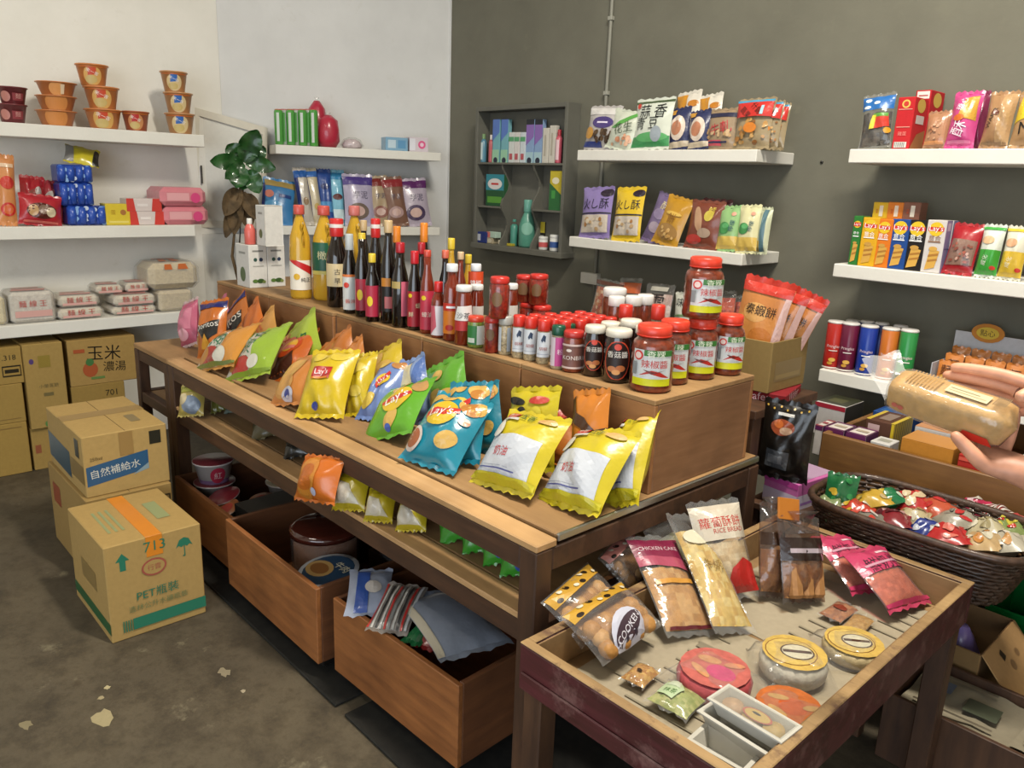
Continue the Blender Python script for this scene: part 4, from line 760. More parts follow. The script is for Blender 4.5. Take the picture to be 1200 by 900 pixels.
# display carton of noodle snacks
mt, w = cartonM(1092, 1160, 420, GW(.02), Z3+.0006)
mt = mt @ Matrix.Translation((-w/2, 0, 0))
T = thing('display_carton', 'white display carton with round headers holding orange noodle snacks', 'box', mt)
dw, dh = .42, .1
MB().box(0, dw, .0, .004, 0, .035, '#c8c8cc').obj('front_wall', 'paper', T); MB().box(0, dw, .2, .204, 0, .2, '#c4c4c8').obj('back_wall', 'paper', T); MB().box(0, .004, .004, .2, 0, .1, '#b8b8be').obj('side_wall', 'paper', T); MB().box(dw-.004, dw, .004, .2, 0, .1, '#b8b8be').obj('side_wall', 'paper', T); MB().box(.004, dw-.004, .004, .2, 0, .003, '#bbb').obj('bottom', 'paper', T)
for i, x in enumerate((.11, .29)):
    mb = MB(); vs = [(x+.055*math.cos(a*math.pi/8), .1995-.004*(k), .205+.035*math.sin(a*math.pi/8)) for k in (0, 1) for a in range(16)]; mb.add(vs, [tuple(range(15, -1, -1)), tuple(range(16, 32))]+[(a, (a+1) % 16, 16+(a+1) % 16, 16+a) for a in range(16)], '#c8843a'); o = mb.obj('round_header', 'paper', T)
    decals(o, lambda u, v, oo: (x-.05+u*.1, .1955-oo-.001, .175+v*.06), .1, .06, [('e', .5, .5, .38, .22, '#d8b83c'), ('t', '點心', .5, .5, .5, '#3a2a18')])
for row in range(3):
    for i in range(6):
        bc = ['#3a9ac8', '#2f8a4a', '#2f8a4a', '#2a6a3a', '#d8b43a', '#3a9ac8'][(i+row) % 6]
        M4 = mt @ Matrix.Translation((.01+.033+i*.0668, .03+.055*row, .0045)) @ Matrix.Rotation(-.18, 4, 'X')
        bag('noodle_snack', {0: 'small orange and blue noodle snack pack in the display carton', 1: 'small orange and green noodle snack pack in the display carton', 2: 'small orange and yellow noodle snack pack in the display carton'}[0 if bc == '#3a9ac8' else 2 if bc == '#d8b43a' else 1], 'bag', M4, .064, .105+.02*row, .02, '#c97a34', [('r', 0, 0, 1, .35, bc), ('t', '麵', .5, .7, .6, '#5a2c14'), ('e', .5, .38, .3, .2, '#d8a84a')], 'noodle snack packs in %s' % ('blue', 'green', 'yellow')[0 if bc == '#3a9ac8' else 2 if bc == '#d8b43a' else 1], res=(6, 8))
# grey cabinet contents (local coordinates of the cabinet, then world)
def cabp(px, py, off=.02): return ony(px, py, yf+off)
zA, zB, zC, zD = zb+zs+.0006, zb+zl+.0006, zb+.0126, 0
def cabcyl(px, top, z0, w, col, cc, nm, lb, cat='bottle', off=.05, prof=None, cap=(.82, 1, .6), specs=None):
    q = cabp(px, top, off); r = w/2*depth(q)/FPX; jar(nm, lb, cat, V(q.x, yf+off, z0), r, q.z-z0, prof or [(.95, 0), (1, .03), (1, .74), (.6, .82)], 'plastic', col, cap, cc, (.1, .7, 1, specs) if specs else None, None, 12)
def cabbox(px0, px1, top, z0, d, col, nm, lb, front=(), off=.03, cat='box'):
    a, b = cabp(px0, top, off), cabp(px1, top, off); carton(nm, lb, cat, yawm(((a.x+b.x)/2, yf+off, z0)), abs(b.x-a.x), d, a.z-z0, col, front)
cabcyl(567, 157, zA, 8, '#5a8aa0', '#7a9a6a', 'spray_can', 'small blue-green spray bottle at the cabinet end', specs=[('r', 0, 0, .4, 1, '#c8d8d8')])
cabcyl(576, 158, zA, 6, '#b85a60', '#d8d0cc', 'lotion_bottle', 'slim red lotion bottle beside blue tubes in grey cabinet')
for i, px in enumerate((582, 592)): cabbox(px-4, px+4, 140, zA, .03, '#7ab0b8', 'toothpaste_tube', ['pale blue toothbrush pack with dark tip beside red lotion bottle', 'pale blue toothbrush pack with dark tip beside white cartons'][i], [('p', [(0, .5), (1, .7), (1, 1), (0, 1)], '#5a7ac0'), ('r', 0, 0, 1, .3, '#9ac8a8'), ('e', .5, .05, .3, .3, '#2a3040')], cat='pack', off=.04)
for i, (px, c) in enumerate(((599.5, '#d0d4d0'), (606, '#d4d0cc'), (613, '#ccd4d8'))): cabbox(px-3, px+3, 155, zA, .03, c, 'toothpaste_box', ['white toothpaste carton beside blue toothbrush pack', 'white toothpaste carton between two others', 'pale toothpaste carton beside purple toothbrush pack'][i], [('r', 0, .7, 1, .85, '#5aa070'), ('r', .2, .1, .8, .3, '#b85a60')], off=.04)
for i, px in enumerate((622, 632)): cabbox(px-4.5, px+4.5, 140, zA, .03, '#8aa4c8', 'toothbrush_pack', ['lilac blue toothbrush pack with black top beside pale cartons', 'lilac blue toothbrush pack with black top beside cream boxes'][i], [('p', [(0, .4), (1, .6), (1, .9), (0, .9)], '#8a6ab0'), ('r', 0, .88, 1, 1, '#22262e'), ('r', 0, 0, 1, .25, '#a8c8d0'), ('e', .5, .05, .3, .3, '#2a3040')], cat='pack', off=.045)
for i, px in enumerate((640, 648)): cabbox(px-3.5, px+3.5, [150, 147][i], zA, .03, '#cdc8bc', 'soap_box', ['cream soap carton beside lilac toothbrush pack', 'cream soap carton beside red tube'][i], [('r', .3, .2, .6, .8, '#b0a898')], off=.04)
cabcyl(656, 152, zA, 8, '#c85a6a', '#b83a44', 'lotion_bottle', 'pink-red tube standing beside cream soap cartons', specs=[('r', 0, 0, .5, 1, '#e0c0c4')])
cabbox(570, 591, 204, zB, .05, '#2f5a3a', 'detergent_pack', 'teal and green detergent pack in the small left pigeonhole', [('r', 0, .5, 1, 1, '#3a8a98'), ('e', .5, .7, .4, .2, '#e0dcd8'), ('r', .3, .67, .7, .73, '#c83a3a'), ('r', .1, .1, .9, .3, '#5a9a3a')], cat='pack')
cabbox(645, 659, 200, zB, .05, '#c8b43a', 'tea_packet', 'yellow and green packet in the small right pigeonhole', [('p', [(0, 0), (1, 0), (1, .4), (0, .7)], '#2f6a3a'), ('e', .5, .75, .3, .2, '#e8e0c0'), ('r', .2, .3, .5, .5, '#4a9a4a')], cat='pack')
cabbox(557, 570, 271, zC, .05, '#2c3a78', 'card_box', 'navy blue small box on the cabinet floor', [('r', .1, .2, .5, .8, '#c8ccd8')], off=.02)
q = cabp(577, 270, .05); carton('sponge_pack', 'beige folded cloth pack on cabinet floor', 'pack', yawm((q.x, yf+.03, zC), .1), .06, .05, .035, '#b0a488', [('e', .5, .5, .3, .2, '#c8c0a8')])
carton('sponge_pack', 'pink and mint sponge pack lying on beige cloth pack', 'pack', yawm((q.x+.012, yf+.03, zC+.036), -.05), .085, .045, .035, '#b8d0c0', [('r', 0, 0, .4, 1, '#d87a70')])
q = cabp(587, 272, .05); carton('soap_bar', 'pale wrapped soap bar beside the scalloped divider', 'soap', yawm((q.x, yf+.055, zC), .2), .05, .04, .025, '#c8c0a8')
cabcyl(619, 234, zC, 20, '#5a9a86', '#6aa898', 'detergent_bottle', 'mint green cleaner bottle in the middle pigeonhole', off=.07, cap=(.74, 1, .5), specs=[('e', .5, .5, .3, .3, '#8ac0ac')], prof=[(.85, 0), (1, .05), (1, .45), (.7, .62), (.5, .7), (.4, .75)])
cabcyl(603, 257, zC, 9, '#4a9080', '#4a9080', 'refill_pouch', 'darker green cleaner refill beside the mint bottle', 'bottle', off=.06, cap=(.9, 1, .5))
q = cabp(598, 283, .03); carton('sponge', 'small yellow sponge on the cabinet floor', 'sponge', yawm((q.x, yf+.02, zC)), .045, .03, .015, '#b8a83a')
for i, px in enumerate((637, 650)): cabcyl(px, [277, 275][i], zC, 11, '#d8d8d4', '#e0e0dc', 'medicine_jar', ['white jar with red label in the right pigeonhole', 'white jar with blue label in the right pigeonhole'][i], 'jar', off=.05, cap=(.8, 1, 1.04), specs=[('r', 0, .2, 1, .8, ['#c85a5a', '#3a5a9a'][i])], prof=[(.95, 0), (1, .05), (1, .8)])
q = cabp(651, 270, .085); carton('thermometer', 'upright white thermometer stick behind white jars', 'thermometer', yawm((q.x, yf+.095, zC)), .022, .015, cabp(651, 247, .095).z-zC, '#d4d4d0', [('r', .35, .2, .65, .85, '#9aa4ac')])
q = cabp(636, 262, .09); carton('spice_box', 'dark box with yellow lid packed behind the white jars', 'box', yawm((q.x, yf+.085, zC)), .05, .02, max(cabp(636, 260, .085).z-zC, .05), '#24221e', [('r', 0, .6, 1, 1, '#c8b83a'), ('r', .3, .3, .9, .5, '#c8c8c4')])
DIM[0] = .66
# ================================================================== CHIP BAGS ON THE TABLE
TT = TZ+.0068
def tbag(bl, br, top, lb, col, prints=(), tilt=52, t=.09, z0=None, nm='chip_bag', up=0, **kw):
    z = (TT if z0 is None else z0)+up
    P0, P1 = onz(bl[0], bl[1], z), onz(br[0], br[1], z); mt, w, h = leanf(P0, P1, top, tilt)
    mt = Matrix.Translation(mt.col[1].to_3d()*-.012) @ mt
    return bag(nm, lb, 'chip bag', mt, w, h, t, col, prints, **kw)
def lays(cx, cy, s, ro=0, flag=False):
    o = [] if flag else [('e', cx, cy, s, s*.82, '#e8c22a', ro)]
    a = math.radians(ro); c, q = math.cos(a), math.sin(a)
    def R(x, y): return (cx+(x*c-y*q)*s, cy+(x*q+y*c)*s*.72)
    o += [('p', [R(-1.15, -.35), R(-.4, -.12), R(.3, -.3), R(1.15, .1), R(1.1, .55), R(.3, .3), R(-.4, .48), R(-1.1, .15)], '#d2322e'), ('t', "Lay's", cx, cy+.005, s*1.55, '#ffffff', ro)]
    return o
def chips(sp): return [('e', x, y, r, r*.68, c, ro) for x, y, r, c, ro in sp]
CH = '#e2b65e'
DOR = [('p', [(.12, .5), (.9, .62), (.85, .36), (.5, .2), (.3, .36)], '#17120f'), ('t', 'Doritos', .5, .52, .75, '#f4efe6', 8), ('p', [(.3, .1), (.7, .08), (.5, .36)], '#d89a2e'), ('r', 0, .86, 1, 1, '#23246e')]
def bbag(px0, px1, top, lb, col, prints=(), tilt=66, t=.07, Y=1.38, sh=13, **kw):
    """bag in the rear row, leaning on the crates"""
    top = (top[0]-sh, top[1]+10)
    P0, P1 = ony(px0, top[1]+30, Y), ony(px1, top[1]+30, Y); P0.z = P1.z = TT; mt, w, h = leanf(P0, P1, top, tilt)
    return bag('chip_bag', lb, 'chip bag', mt, w, h, t, col, prints, **kw)
# far end of the table
tbag((216, 404), (233, 410), (226, 352), 'pink snack bag standing at the far end of the table', '#c8607e', [('r', .2, .3, .9, .8, '#d88098'), ('e', .5, .2, .3, .2, '#f0b0c0')], 74, .08, sealcol='#d8b8b8')
tbag((234, 419), (266, 424), (254, 352), 'orange corn chip bag with navy top and white lettering', '#cf6f1e', DOR, 66, .09)
bbag(264, 296, (283, 350), 'orange corn chip bag with navy top standing against the crate', '#d07424', DOR, 72, .065)
bbag(296, 318, (304, 352), 'plain orange bag tail poking up against the crate', '#d8742a', (), 72, .065)
bbag(250, 272, (266, 349), 'small pink bag tucked behind the orange corn chips', '#c86a80', (), 72, .065)
SNK = lambda base, edge: [('r', .0, .0, .62, 1, '#d6d0c0'), ('r', .6, 0, 1, 1, base), ('t', '北海魚', .47, .55, .85, '#2d7c52', 72), ('e', .25, .8, .16, .13, base), ('e', .4, .16, .2, .16, '#b83a2c'), ('e', .22, .26, .12, .12, '#c88a3a'), ('e', .66, .2, .12, .1, '#e4e0d0'), ('r', 0, 0, 1, .06, edge)]
tbag((240, 426), (264, 447), (285, 386), 'orange and white fish snack bag with green lettering at the table edge', '#dd9a3c', SNK('#dd963a', '#7a8a3a'), 46, .08)
tbag((273, 439), (308, 457), (318, 388), 'lime and white fish snack bag with green lettering at the table edge', '#a8c23c', SNK('#9fbe3a', '#8aa832'), 46, .08)
bbag(286, 326, (312, 371), 'peach orange snack bag behind the fish snack bags', '#dca050', [('t', '酥', .6, .75, .4, '#d86a3a'), ('e', .3, .5, .3, .25, '#e8c07a')], 72, .065)
bbag(322, 376, (356, 378), sh=16, lb='lime and peach snack bag lying back against the crate', col='#b4c840', prints=[('r', 0, .5, .55, 1, '#e0b060'), ('t', '蝦餅', .35, .7, .5, '#c8402e', -10), ('t', '綠', .8, .4, .2, '#2d6c42')], tilt=72, t=.065)
tbag((322, 441), (345, 455), (358, 394), 'dark brown and orange potato snack bag', '#cc6420', [('e', .35, .25, .45, .5, '#4a2418'), ('e', .5, .62, .35, .28, '#c84a1e'), ('e', .55, .62, .22, .16, '#e0a83a'), ('r', .4, .5, .75, .58, '#d87a6a'), ('e', .2, .4, .14, .2, '#d8b070')], 46, .08)
bbag(376, 418, (402, 387), 'orange potato chip bag lying against the crate beside the brown bag', '#cc7830', chips([(.3, .6, .2, '#dca050', 20), (.7, .55, .2, '#dca050', -20), (.5, .3, .22, '#d89848', 0)]), 72, .065)
bbag(408, 434, (424, 391), 'smaller orange chip bag top beside the yellow bag by the crate', '#d08038', chips([(.4, .6, .22, '#dca050', 20)]), 72, .065)
tbag((325, 468), (352, 488), (374, 418), 'orange and peach chip bag under the front yellow bag', '#d4853a', chips([(.4, .55, .3, '#e0aa58', 40), (.4, .25, .26, '#dca04e', 10)])+[('e', .55, .1, .16, .1, '#d8d4e0'), ('e', .55, .1, .08, .06, '#3a4aa0')], 46, .08)
tbag((349, 487), (403, 497), (397, 412), 'glossy yellow chip bag with red ribbon logo in the front row', '#dfc01e', chips([(.75, .9, .2, '#e8cc4a', 20), (.3, .86, .15, '#e8cc4a', 0)])+[('r', .3, .46, .7, .66, '#b82a28')]+lays(.5, .56, .18, 0, True)+[('r', .32, .46, .66, .49, '#e88a2a'), ('e', .45, .08, .08, .06, '#4a5ab0')], 50, .1)
tbag((408, 486), (434, 492), (432, 415), 'yellow chip bag squeezed between front yellow and lilac blue bags', '#d8bc24', chips([(.5, .7, .3, '#e4ca50', 10), (.5, .3, .3, '#e4ca50', -10)]), 54, .08)
bbag(428, 476, (458, 401), 'yellow chip bag lying against the crate', '#dcbc28', chips([(.3, .55, .2, CH, 20), (.7, .6, .2, CH, 0), (.5, .85, .18, CH, 0)]), 72, .065)
tbag((420, 490), (452, 500), (470, 424), 'lilac blue chip bag with diagonal red logo', '#7890c8', chips([(.25, .9, .2, '#e0c060', 10), (.75, .9, .22, '#c88a50', -10), (.35, .2, .24, '#e0c050', 50), (.2, .42, .12, '#e0b860', 90)])+lays(.6, .56, .2, 50, False), 44, .08)
bbag(472, 508, (492, 413), 'pale blue chip bag top with cream pieces by the crate', '#88a0cc', [('r', .1, .5, .7, .95, '#e4d8b0'), ('p', [(.6, .3), (1, .6), (1, 1), (.8, .9)], '#5a78b8')], 72, .065)
tbag((438, 503), (470, 533), (485, 452), 'green chip bag with yellow and red logo leaning over table edge', '#68b02c', chips([(.5, .92, .16, CH, 20), (.85, .84, .14, '#c8985a', -30), (.62, .2, .14, CH, 60)])+lays(.62, .56, .22, 25)+[('e', .6, .06, .05, .04, '#4a6ac0')], 46, .075)
tbag((490, 486), (520, 498), (506, 431), 'twisted green chip bag top between green and teal bags', '#6cb430', chips([(.5, .6, .3, '#b8904a', 60)]), 58, .08)
bbag(512, 556, (534, 412), 'green chip bag lying against the crate behind the teal bags', '#66ac30', chips([(.3, .55, .22, CH, 10), (.65, .48, .24, CH, -15), (.4, .85, .14, CH, 0)]), 72, .065)
TEAL = chips([(.12, .9, .14, CH, 30), (.36, .93, .13, CH, 0), (.78, .9, .22, CH, -15), (.8, .84, .16, '#c8843a', -15), (.74, .3, .17, CH, 30)])+lays(.45, .64, .26, 12)+[('e', .17, .22, .15, .19, '#d8c8bc'), ('e', .17, .22, .11, .14, '#a8623c'), ('e', .85, .62, .08, .06, '#c8703a')]
tbag((469, 540), (535, 560), (549, 468), 'front teal chip bag with red logo and scallop shell', '#2090a8', TEAL, 44, .1, back='#1c7c94')
tbag((515, 538), (563, 552), (556, 449), 'second teal chip bag behind the front one', '#1f8ca4', TEAL, 58, .08, back='#1c7c94')
bbag(552, 594, (576, 443), 'rearmost teal chip bag resting on the crate', '#1e88a0', TEAL, 72, .065, back='#1c7c94')
bbag(594, 652, (632, 443), sh=4, lb='yellow corn snack bag with black cow spots', col='#d4c022', prints=[('e', .2, .86, .22, .06, '#1a1814', -10), ('e', .15, .66, .12, .1, '#1a1814', 30), ('e', .4, .7, .12, .08, '#1a1814', -20), ('e', .25, .5, .1, .06, '#1a1814', 0), ('e', .5, .56, .14, .09, '#1a1814', 15), ('e', .15, .3, .12, .09, '#1a1814', 0), ('e', .12, .14, .1, .08, '#1a1814', 0), ('r', 0, 0, .4, .12, '#b8b4a8'), ('e', .7, .86, .18, .06, '#c83a2c'), ('e', .7, .6, .12, .2, '#dccc3a')], tilt=72, t=.065)
tbag((632, 540), (676, 556), (660, 471), 'orange snack bag with white and red lettering behind the yellow puffs', '#cf7a30', [('t', '蝦子', .5, .76, .85, '#e8e4dc'), ('p', [(.6, .6), (1, .7), (1, .95), (.7, .9)], '#c8402e'), ('r', .1, .5, .9, .58, '#b8502a')], 56, .08)
bbag(672, 716, (698, 446), sh=4, lb='orange and dark brown edged snack bag lying against the crate', col='#d4802a', prints=[('p', [(.1, 1), (.25, .8), (.5, .74), (.8, .6), (1, .64), (1, .5), (.78, .46), (.45, .62), (.15, .7), (0, .95)], '#4a2c18'), ('t', '酥', .8, .3, .3, '#e4d8c0'), ('r', .3, .2, .9, .26, '#c8402e')], tilt=72, t=.065)
KK = [('r', 0, .07, .9, .6, '#d4d8e0'), ('r', .06, .18, .6, .185, '#9aa0b0'), ('r', .06, .4, .6, .405, '#b0b4c0'), ('t', '奶油', .42, .36, .24, '#d0383a'), ('r', .1, .14, .7, .155, '#5a60a0'), ('e', .22, .92, .13, .07, '#d83a30'), ('t', '乖乖', .22, .92, .16, '#f4e8d8'), ('t', '五香', .5, .9, .2, '#2c6a34', -4), ('e', .78, .9, .14, .05, '#e4b878'), ('r', .1, .82, .4, .86, '#d8d4cc'), ('r', 0, 0, 1, .09, '#c8bc22'), ('e', .16, .68, .1, .12, '#e0dcd0')]
tbag((557, 562), (622, 595), (637, 488), 'yellow and white puff snack bag in the front row beside the teal chips', '#d9c42a', KK, 46, .1)
tbag((638, 582), (698, 620), (719, 505), 'yellow and white puff snack bag hanging over the table corner', '#d9c42a', KK, 46, .1)
tbag((716, 585), (745, 610), (757, 486), 'yellow and white puff snack bag leaning on another at the table end', '#d9c42a', KK, 58, .09)
# ---- bags on the lower shelf
SZ = LZ+.001
YB_ = lambda: [('p', [(.1, .1), (.9, .1), (.6, .6), (.2, .7)], '#d8ccae'), ('e', .45, .35, .25, .2, '#e0d4c0'), ('r', .3, .78, .7, .81, '#a89020')]
tbag((350, 579), (393, 601), (385, 535), 'orange snack bag hanging over the lower shelf edge', '#d8701c', [('e', .4, .5, .26, .34, '#d88a2e'), ('e', .4, .6, .18, .14, '#c86a1c'), ('e', .4, .35, .18, .12, '#c86a1c'), ('e', .62, .16, .07, .06, '#c8c8e0')], 62, .08, z0=SZ, up=.012)
tbag((393, 594), (428, 606), (421, 552), 'yellow snack bag on the lower shelf next to the orange one', '#c8b022', YB_(), 56, .07, z0=SZ)
tbag((428, 610), (461, 617), (452, 573), 'yellow snack bag in the middle of the lower shelf trio', '#c8b022', YB_(), 54, .07, z0=SZ)
tbag((467, 619), (500, 630), (490, 583), 'yellow snack bag at the near end of the lower shelf trio', '#ccb626', YB_(), 54, .07, z0=SZ)
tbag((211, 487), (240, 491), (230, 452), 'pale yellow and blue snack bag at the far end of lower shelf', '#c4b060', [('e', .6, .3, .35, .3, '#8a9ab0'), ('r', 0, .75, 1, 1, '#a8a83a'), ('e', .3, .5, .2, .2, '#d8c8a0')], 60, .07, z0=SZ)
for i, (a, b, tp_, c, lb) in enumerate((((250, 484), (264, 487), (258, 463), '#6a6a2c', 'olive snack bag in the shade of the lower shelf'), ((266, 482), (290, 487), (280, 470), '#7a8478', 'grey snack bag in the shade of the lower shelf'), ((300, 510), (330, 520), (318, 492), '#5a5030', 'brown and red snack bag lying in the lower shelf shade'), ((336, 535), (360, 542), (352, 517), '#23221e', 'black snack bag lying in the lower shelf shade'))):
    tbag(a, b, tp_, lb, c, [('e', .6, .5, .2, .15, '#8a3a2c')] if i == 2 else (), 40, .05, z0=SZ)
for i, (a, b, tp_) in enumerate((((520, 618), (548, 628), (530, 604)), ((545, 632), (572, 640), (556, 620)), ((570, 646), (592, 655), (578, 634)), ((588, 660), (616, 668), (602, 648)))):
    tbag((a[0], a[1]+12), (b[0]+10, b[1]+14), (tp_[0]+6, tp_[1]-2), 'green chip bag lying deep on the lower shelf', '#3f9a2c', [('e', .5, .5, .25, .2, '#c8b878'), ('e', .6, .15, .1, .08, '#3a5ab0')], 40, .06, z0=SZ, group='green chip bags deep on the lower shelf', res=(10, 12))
# ================================================================== IN THE BINS UNDER THE TABLE
BOWL = [(.7, 0), (.74, .02), (.97, .92), (1.05, .93), (1.05, .99), (.95, 1)]
def bowl(p, r, h, lb, col, lid, specs, group=None, nm='noodle_bowl', m=None, lidspecs=None, a0=None):
    T = thing(nm, lb, 'noodle bowl', m if m is not None else yawm(p), group); a0 = facing(p) if a0 is None else a0
    MB().lathe([(r*a, h*b) for a, b in BOWL[:-1]], 24, col).obj('body', 'plastic', T)
    o = MB().lathe([(r*1.04, h*.985), (r*1.02, h), (.0001, h*1.002)], 24, lid).obj('lid', 'foil', T)
    if lidspecs: decals(o, topS(-r, r, -r, r, h*1.003), 2*r, 2*r, lidspecs, base=.0008)
    def S(u, v, oo):
        k = .745+.21*v; a = a0+(u-.5)*2.2; rr = r*k+.001+oo; return (rr*math.cos(a), rr*math.sin(a), h*(.03+.87*v))
    if specs: decals(T, S, 2.2*r*.85, h*.87, specs, 'printing', thr=r*.22, step=.0005)
    return T
bz = .06+.0176
pk = [('r', 0, 0, 1, .2, '#8a6a90'), ('e', .65, .45, .2, .22, '#b8304a'), ('t', '紅', .65, .45, .2, '#f0d0d0')]
def binp(px, py, z): q = onz(px, py, z); return q
pk = [('r', 0, 0, 1, .22, '#8a6a90'), ('e', .6, .5, .2, .24, '#b8304a'), ('t', '紅', .6, .5, .2, '#f0d0d0')]
for (x, y, n, lbs) in ((-3.03, 1.19, 3, ('white noodle bowl at the bottom of the bin stack by the table leg', 'white noodle bowl in the middle of the bin stack by the table leg', 'white and pink noodle bowl with dark red lid topping the bin stack')), (-2.86, 1.42, 2, ('brown noodle bowl on the bin floor behind the orange cups', 'beige and purple noodle bowl resting on the brown bowl'))):
    for k in range(n): bowl(V(x, y, bz+.0925*k), .078, .092, lbs[k], ('#c8c4c0', '#cfc8c4', '#d4ccc8')[k] if n == 3 else ('#8a6a58', '#b8aaa0')[k], '#7a3038' if n == 3 else '#b0a080', pk)
bowl(V(-2.88, 1.15, bz), .06, .08, 'red-lidded noodle bowl leaning at the bin front', '#b8a8a4', '#8a2c34', (), m=yawm((-2.875, 1.185, bz+.1)) @ Matrix.Rotation(.3, 4, 'X'))
for i, (x, y, dz) in enumerate(((-2.785, 1.29, .075), (-2.785, 1.175, .08))):
    bowl(V(x, y, bz), .05, .09, ['orange-lidded noodle cup at the back of the front pair', 'orange-lidded noodle cup tilted at the bin front'][i], '#a8988c', '#c87a4a', (), nm='noodle_cup', m=yawm((x, y, bz+dz)) @ Matrix.Rotation([.1, .5][i], 4, 'X'), lidspecs=[('e', .5, .5, .28, .28, '#c8402e')])
for i, (x, y, h_) in enumerate(((-2.88, 1.145, .09), (-2.785, 1.2, .07))): carton('noodle_carton', ['brown noodle carton under the red-lidded bowl in the bin', 'brown noodle carton under the orange-lidded cups in the bin'][i], 'box', yawm((x, y-.05, bz)), .09, .13, h_, '#6a4a30')
carton('noodle_box', 'black noodle box with gold lettering lying at the bin corner', 'box', yawm((-2.655, 1.14, bz+.0001), .04), .13, .34, .2, '#17140f', [('e', .5, .5, .4, .4, '#8a7438')], [('t', '大碗麵', .36, .6, .5, '#d8c888'), ('r', .68, .5, .96, .75, '#6a7a88')], [('r', 0, 0, 1, 1, '#3a3630')])
# second bin
T = thing('cake_tub', 'round clear tub of brown cake with dark lid in the second bin', 'tub', yawm((-2.24, 1.25, .14)))
MB().lathe([(.1, 0), (.105, .01), (.108, .17)], 26, '#7a4a26').obj('cake', 'food', T); MB().lathe([(.113, .001), (.117, .175)], 26, '#fff', caps=False).obj('tub', 'film', T); MB().lathe([(.12, .17), (.12, .19), (.1, .197), (.0001, .197)], 26, '#4a2018').obj('lid', 'glossy', T)
bowl(V(-2.03, 1.16, .125), .095, .16, 'dark noodle bowl with white-rimmed picture lid in the second bin', '#3a3024', '#c8ccd4', (), lidspecs=[('e', .5, .5, .44, .44, '#26405a'), ('e', .35, .42, .28, .22, '#b8945a'), ('e', .35, .42, .2, .14, '#8a5a2c'), ('t', '牛肉', .62, .7, .35, '#d8d0b0')], m=yawm((-2.03, 1.16, .125)) @ Matrix.Rotation(.12, 4, 'X'))
bowl(V(-2.05, 1.46, .0776), .09, .17, 'black noodle bowl with dark lid behind the picture-lid bowl', '#1c1a18', '#3a4048', (), lidspecs=[('e', .5, .5, .4, .4, '#22262c')])
carton('noodle_carton', 'flat brown carton under the cake tub in the second bin', 'box', yawm((-2.24, 1.13, .0776)), .25, .25, .0618, '#5a3c26')
for i in range(3): carton('noodle_box', 'dark flat carton lying deep in the second bin' if i == 0 else ['', 'brown carton lying beneath the cake tub lid line', 'dark red carton lying against the bin back'][i], 'box', yawm(((-2.4, -2.2, -2.3)[i], (1.42, 1.44, 1.58)[i], .0776), .1*i), .12, .12, (.12, .1, .15)[i], ('#2c2018', '#4a3020', '#4a1c18')[i])
# third bin
mt, w, h = leanf(onz(520, 782, .312), onz(598, 749, .312), (503, 693), 4)
bag('silver_pack', 'large flat silver-grey foil pack lying across the third bin', 'pack', mt, w, h, .05, '#8f96a4', [('r', 0, 0, .1, 1, '#c8bca4')], seed=4, crease=.04, res=(12, 14))
def binbag(px, py, z, w, h, ax, lb, col, prints, tl=12):
    p = onz(px, py, z); d = V(math.cos(ax), math.sin(ax), 0); e = V(-d.y, d.x, 0)*-1
    return bag('snack_pack', lb, 'pack', frame(p, e, d*math.cos(math.radians(tl))+V(0, 0, math.sin(math.radians(tl)))), w, h, .04, col, prints, res=(10, 12))
stripe = [('r', .1*i, 0, .1*i+.05, 1, c) for i, c in enumerate(('#c83a34', '#d8d4cc', '#333', '#d8d4cc', '#c83a34', '#8a8a88', '#c8c4bc', '#333', '#c83a34', '#ddd'))]
binbag(430, 722, .3, .13, .2, 2.5, 'shiny blue and white pack poking over the third bin edge', '#a8b0c4', [('r', .2, 0, .5, 1, '#3a5aa8'), ('e', .6, .5, .2, .2, '#d8d0c8')])
binbag(452, 742, .305, .12, .2, 2.2, 'red and grey striped noodle pack in the third bin', '#9a9088', stripe)
binbag(480, 755, .30, .06, .3, 1.95, 'green edged pack under the silver foil pack', '#1f6a3c', [('r', .6, 0, 1, 1, '#15502c')], 4)
binbag(500, 762, .295, .1, .2, 2.0, 'dark red candy pack wedged behind the bin front', '#7a1c1c', [('e', .5, .5, .2, .3, '#c8a07a'), ('e', .3, .8, .15, .1, '#d8402e')])
DIM[0] = .9
# ================================================================== LEFT WALL SHELVES
def lbowl(px, top, base, w, off, lb, col, specs, z0=None, lid='#c8a080', group=None):
    X = XL-off; q = onx(px, (top+base)/2, X); r = w/2*depth(q)/FPX/1.05; h = onx(px, top, X).z-onx(px, base, X).z
    p = V(X, q.y, ZL1+.0006 if z0 is None else z0); bowl(p, r, h, lb, col, lid, specs, group); return p.z+h*1.004
noo = lambda c, c2='#d8a860': [('e', .5, .48, .3, .34, c2), ('p', [(.35, .5), (.62, .55), (.62, .95), (.38, .92)], c), ('t', '來一客', .5, .68, .4, '#f4ece0', -25), ('e', .45, .28, .2, .14, '#c8b070'), ('r', 0, .92, 1, 1, '#b8662e')]
dk = [('e', .25, .45, .18, .2, '#b87a70'), ('r', .5, .2, .9, .7, '#8a3a40'), ('t', '麵', .7, .5, .2, '#c8908a')]
z = None
for i, (tp_, bs) in enumerate(((119, 141), (99, 119))): z = lbowl(14, tp_, bs, 33, .09, ['dark red noodle bowl resting on the shelf under its twin', 'dark red noodle bowl stacked on its twin'][i], '#6e2c30', dk, z, '#7a3a3c')
z = None
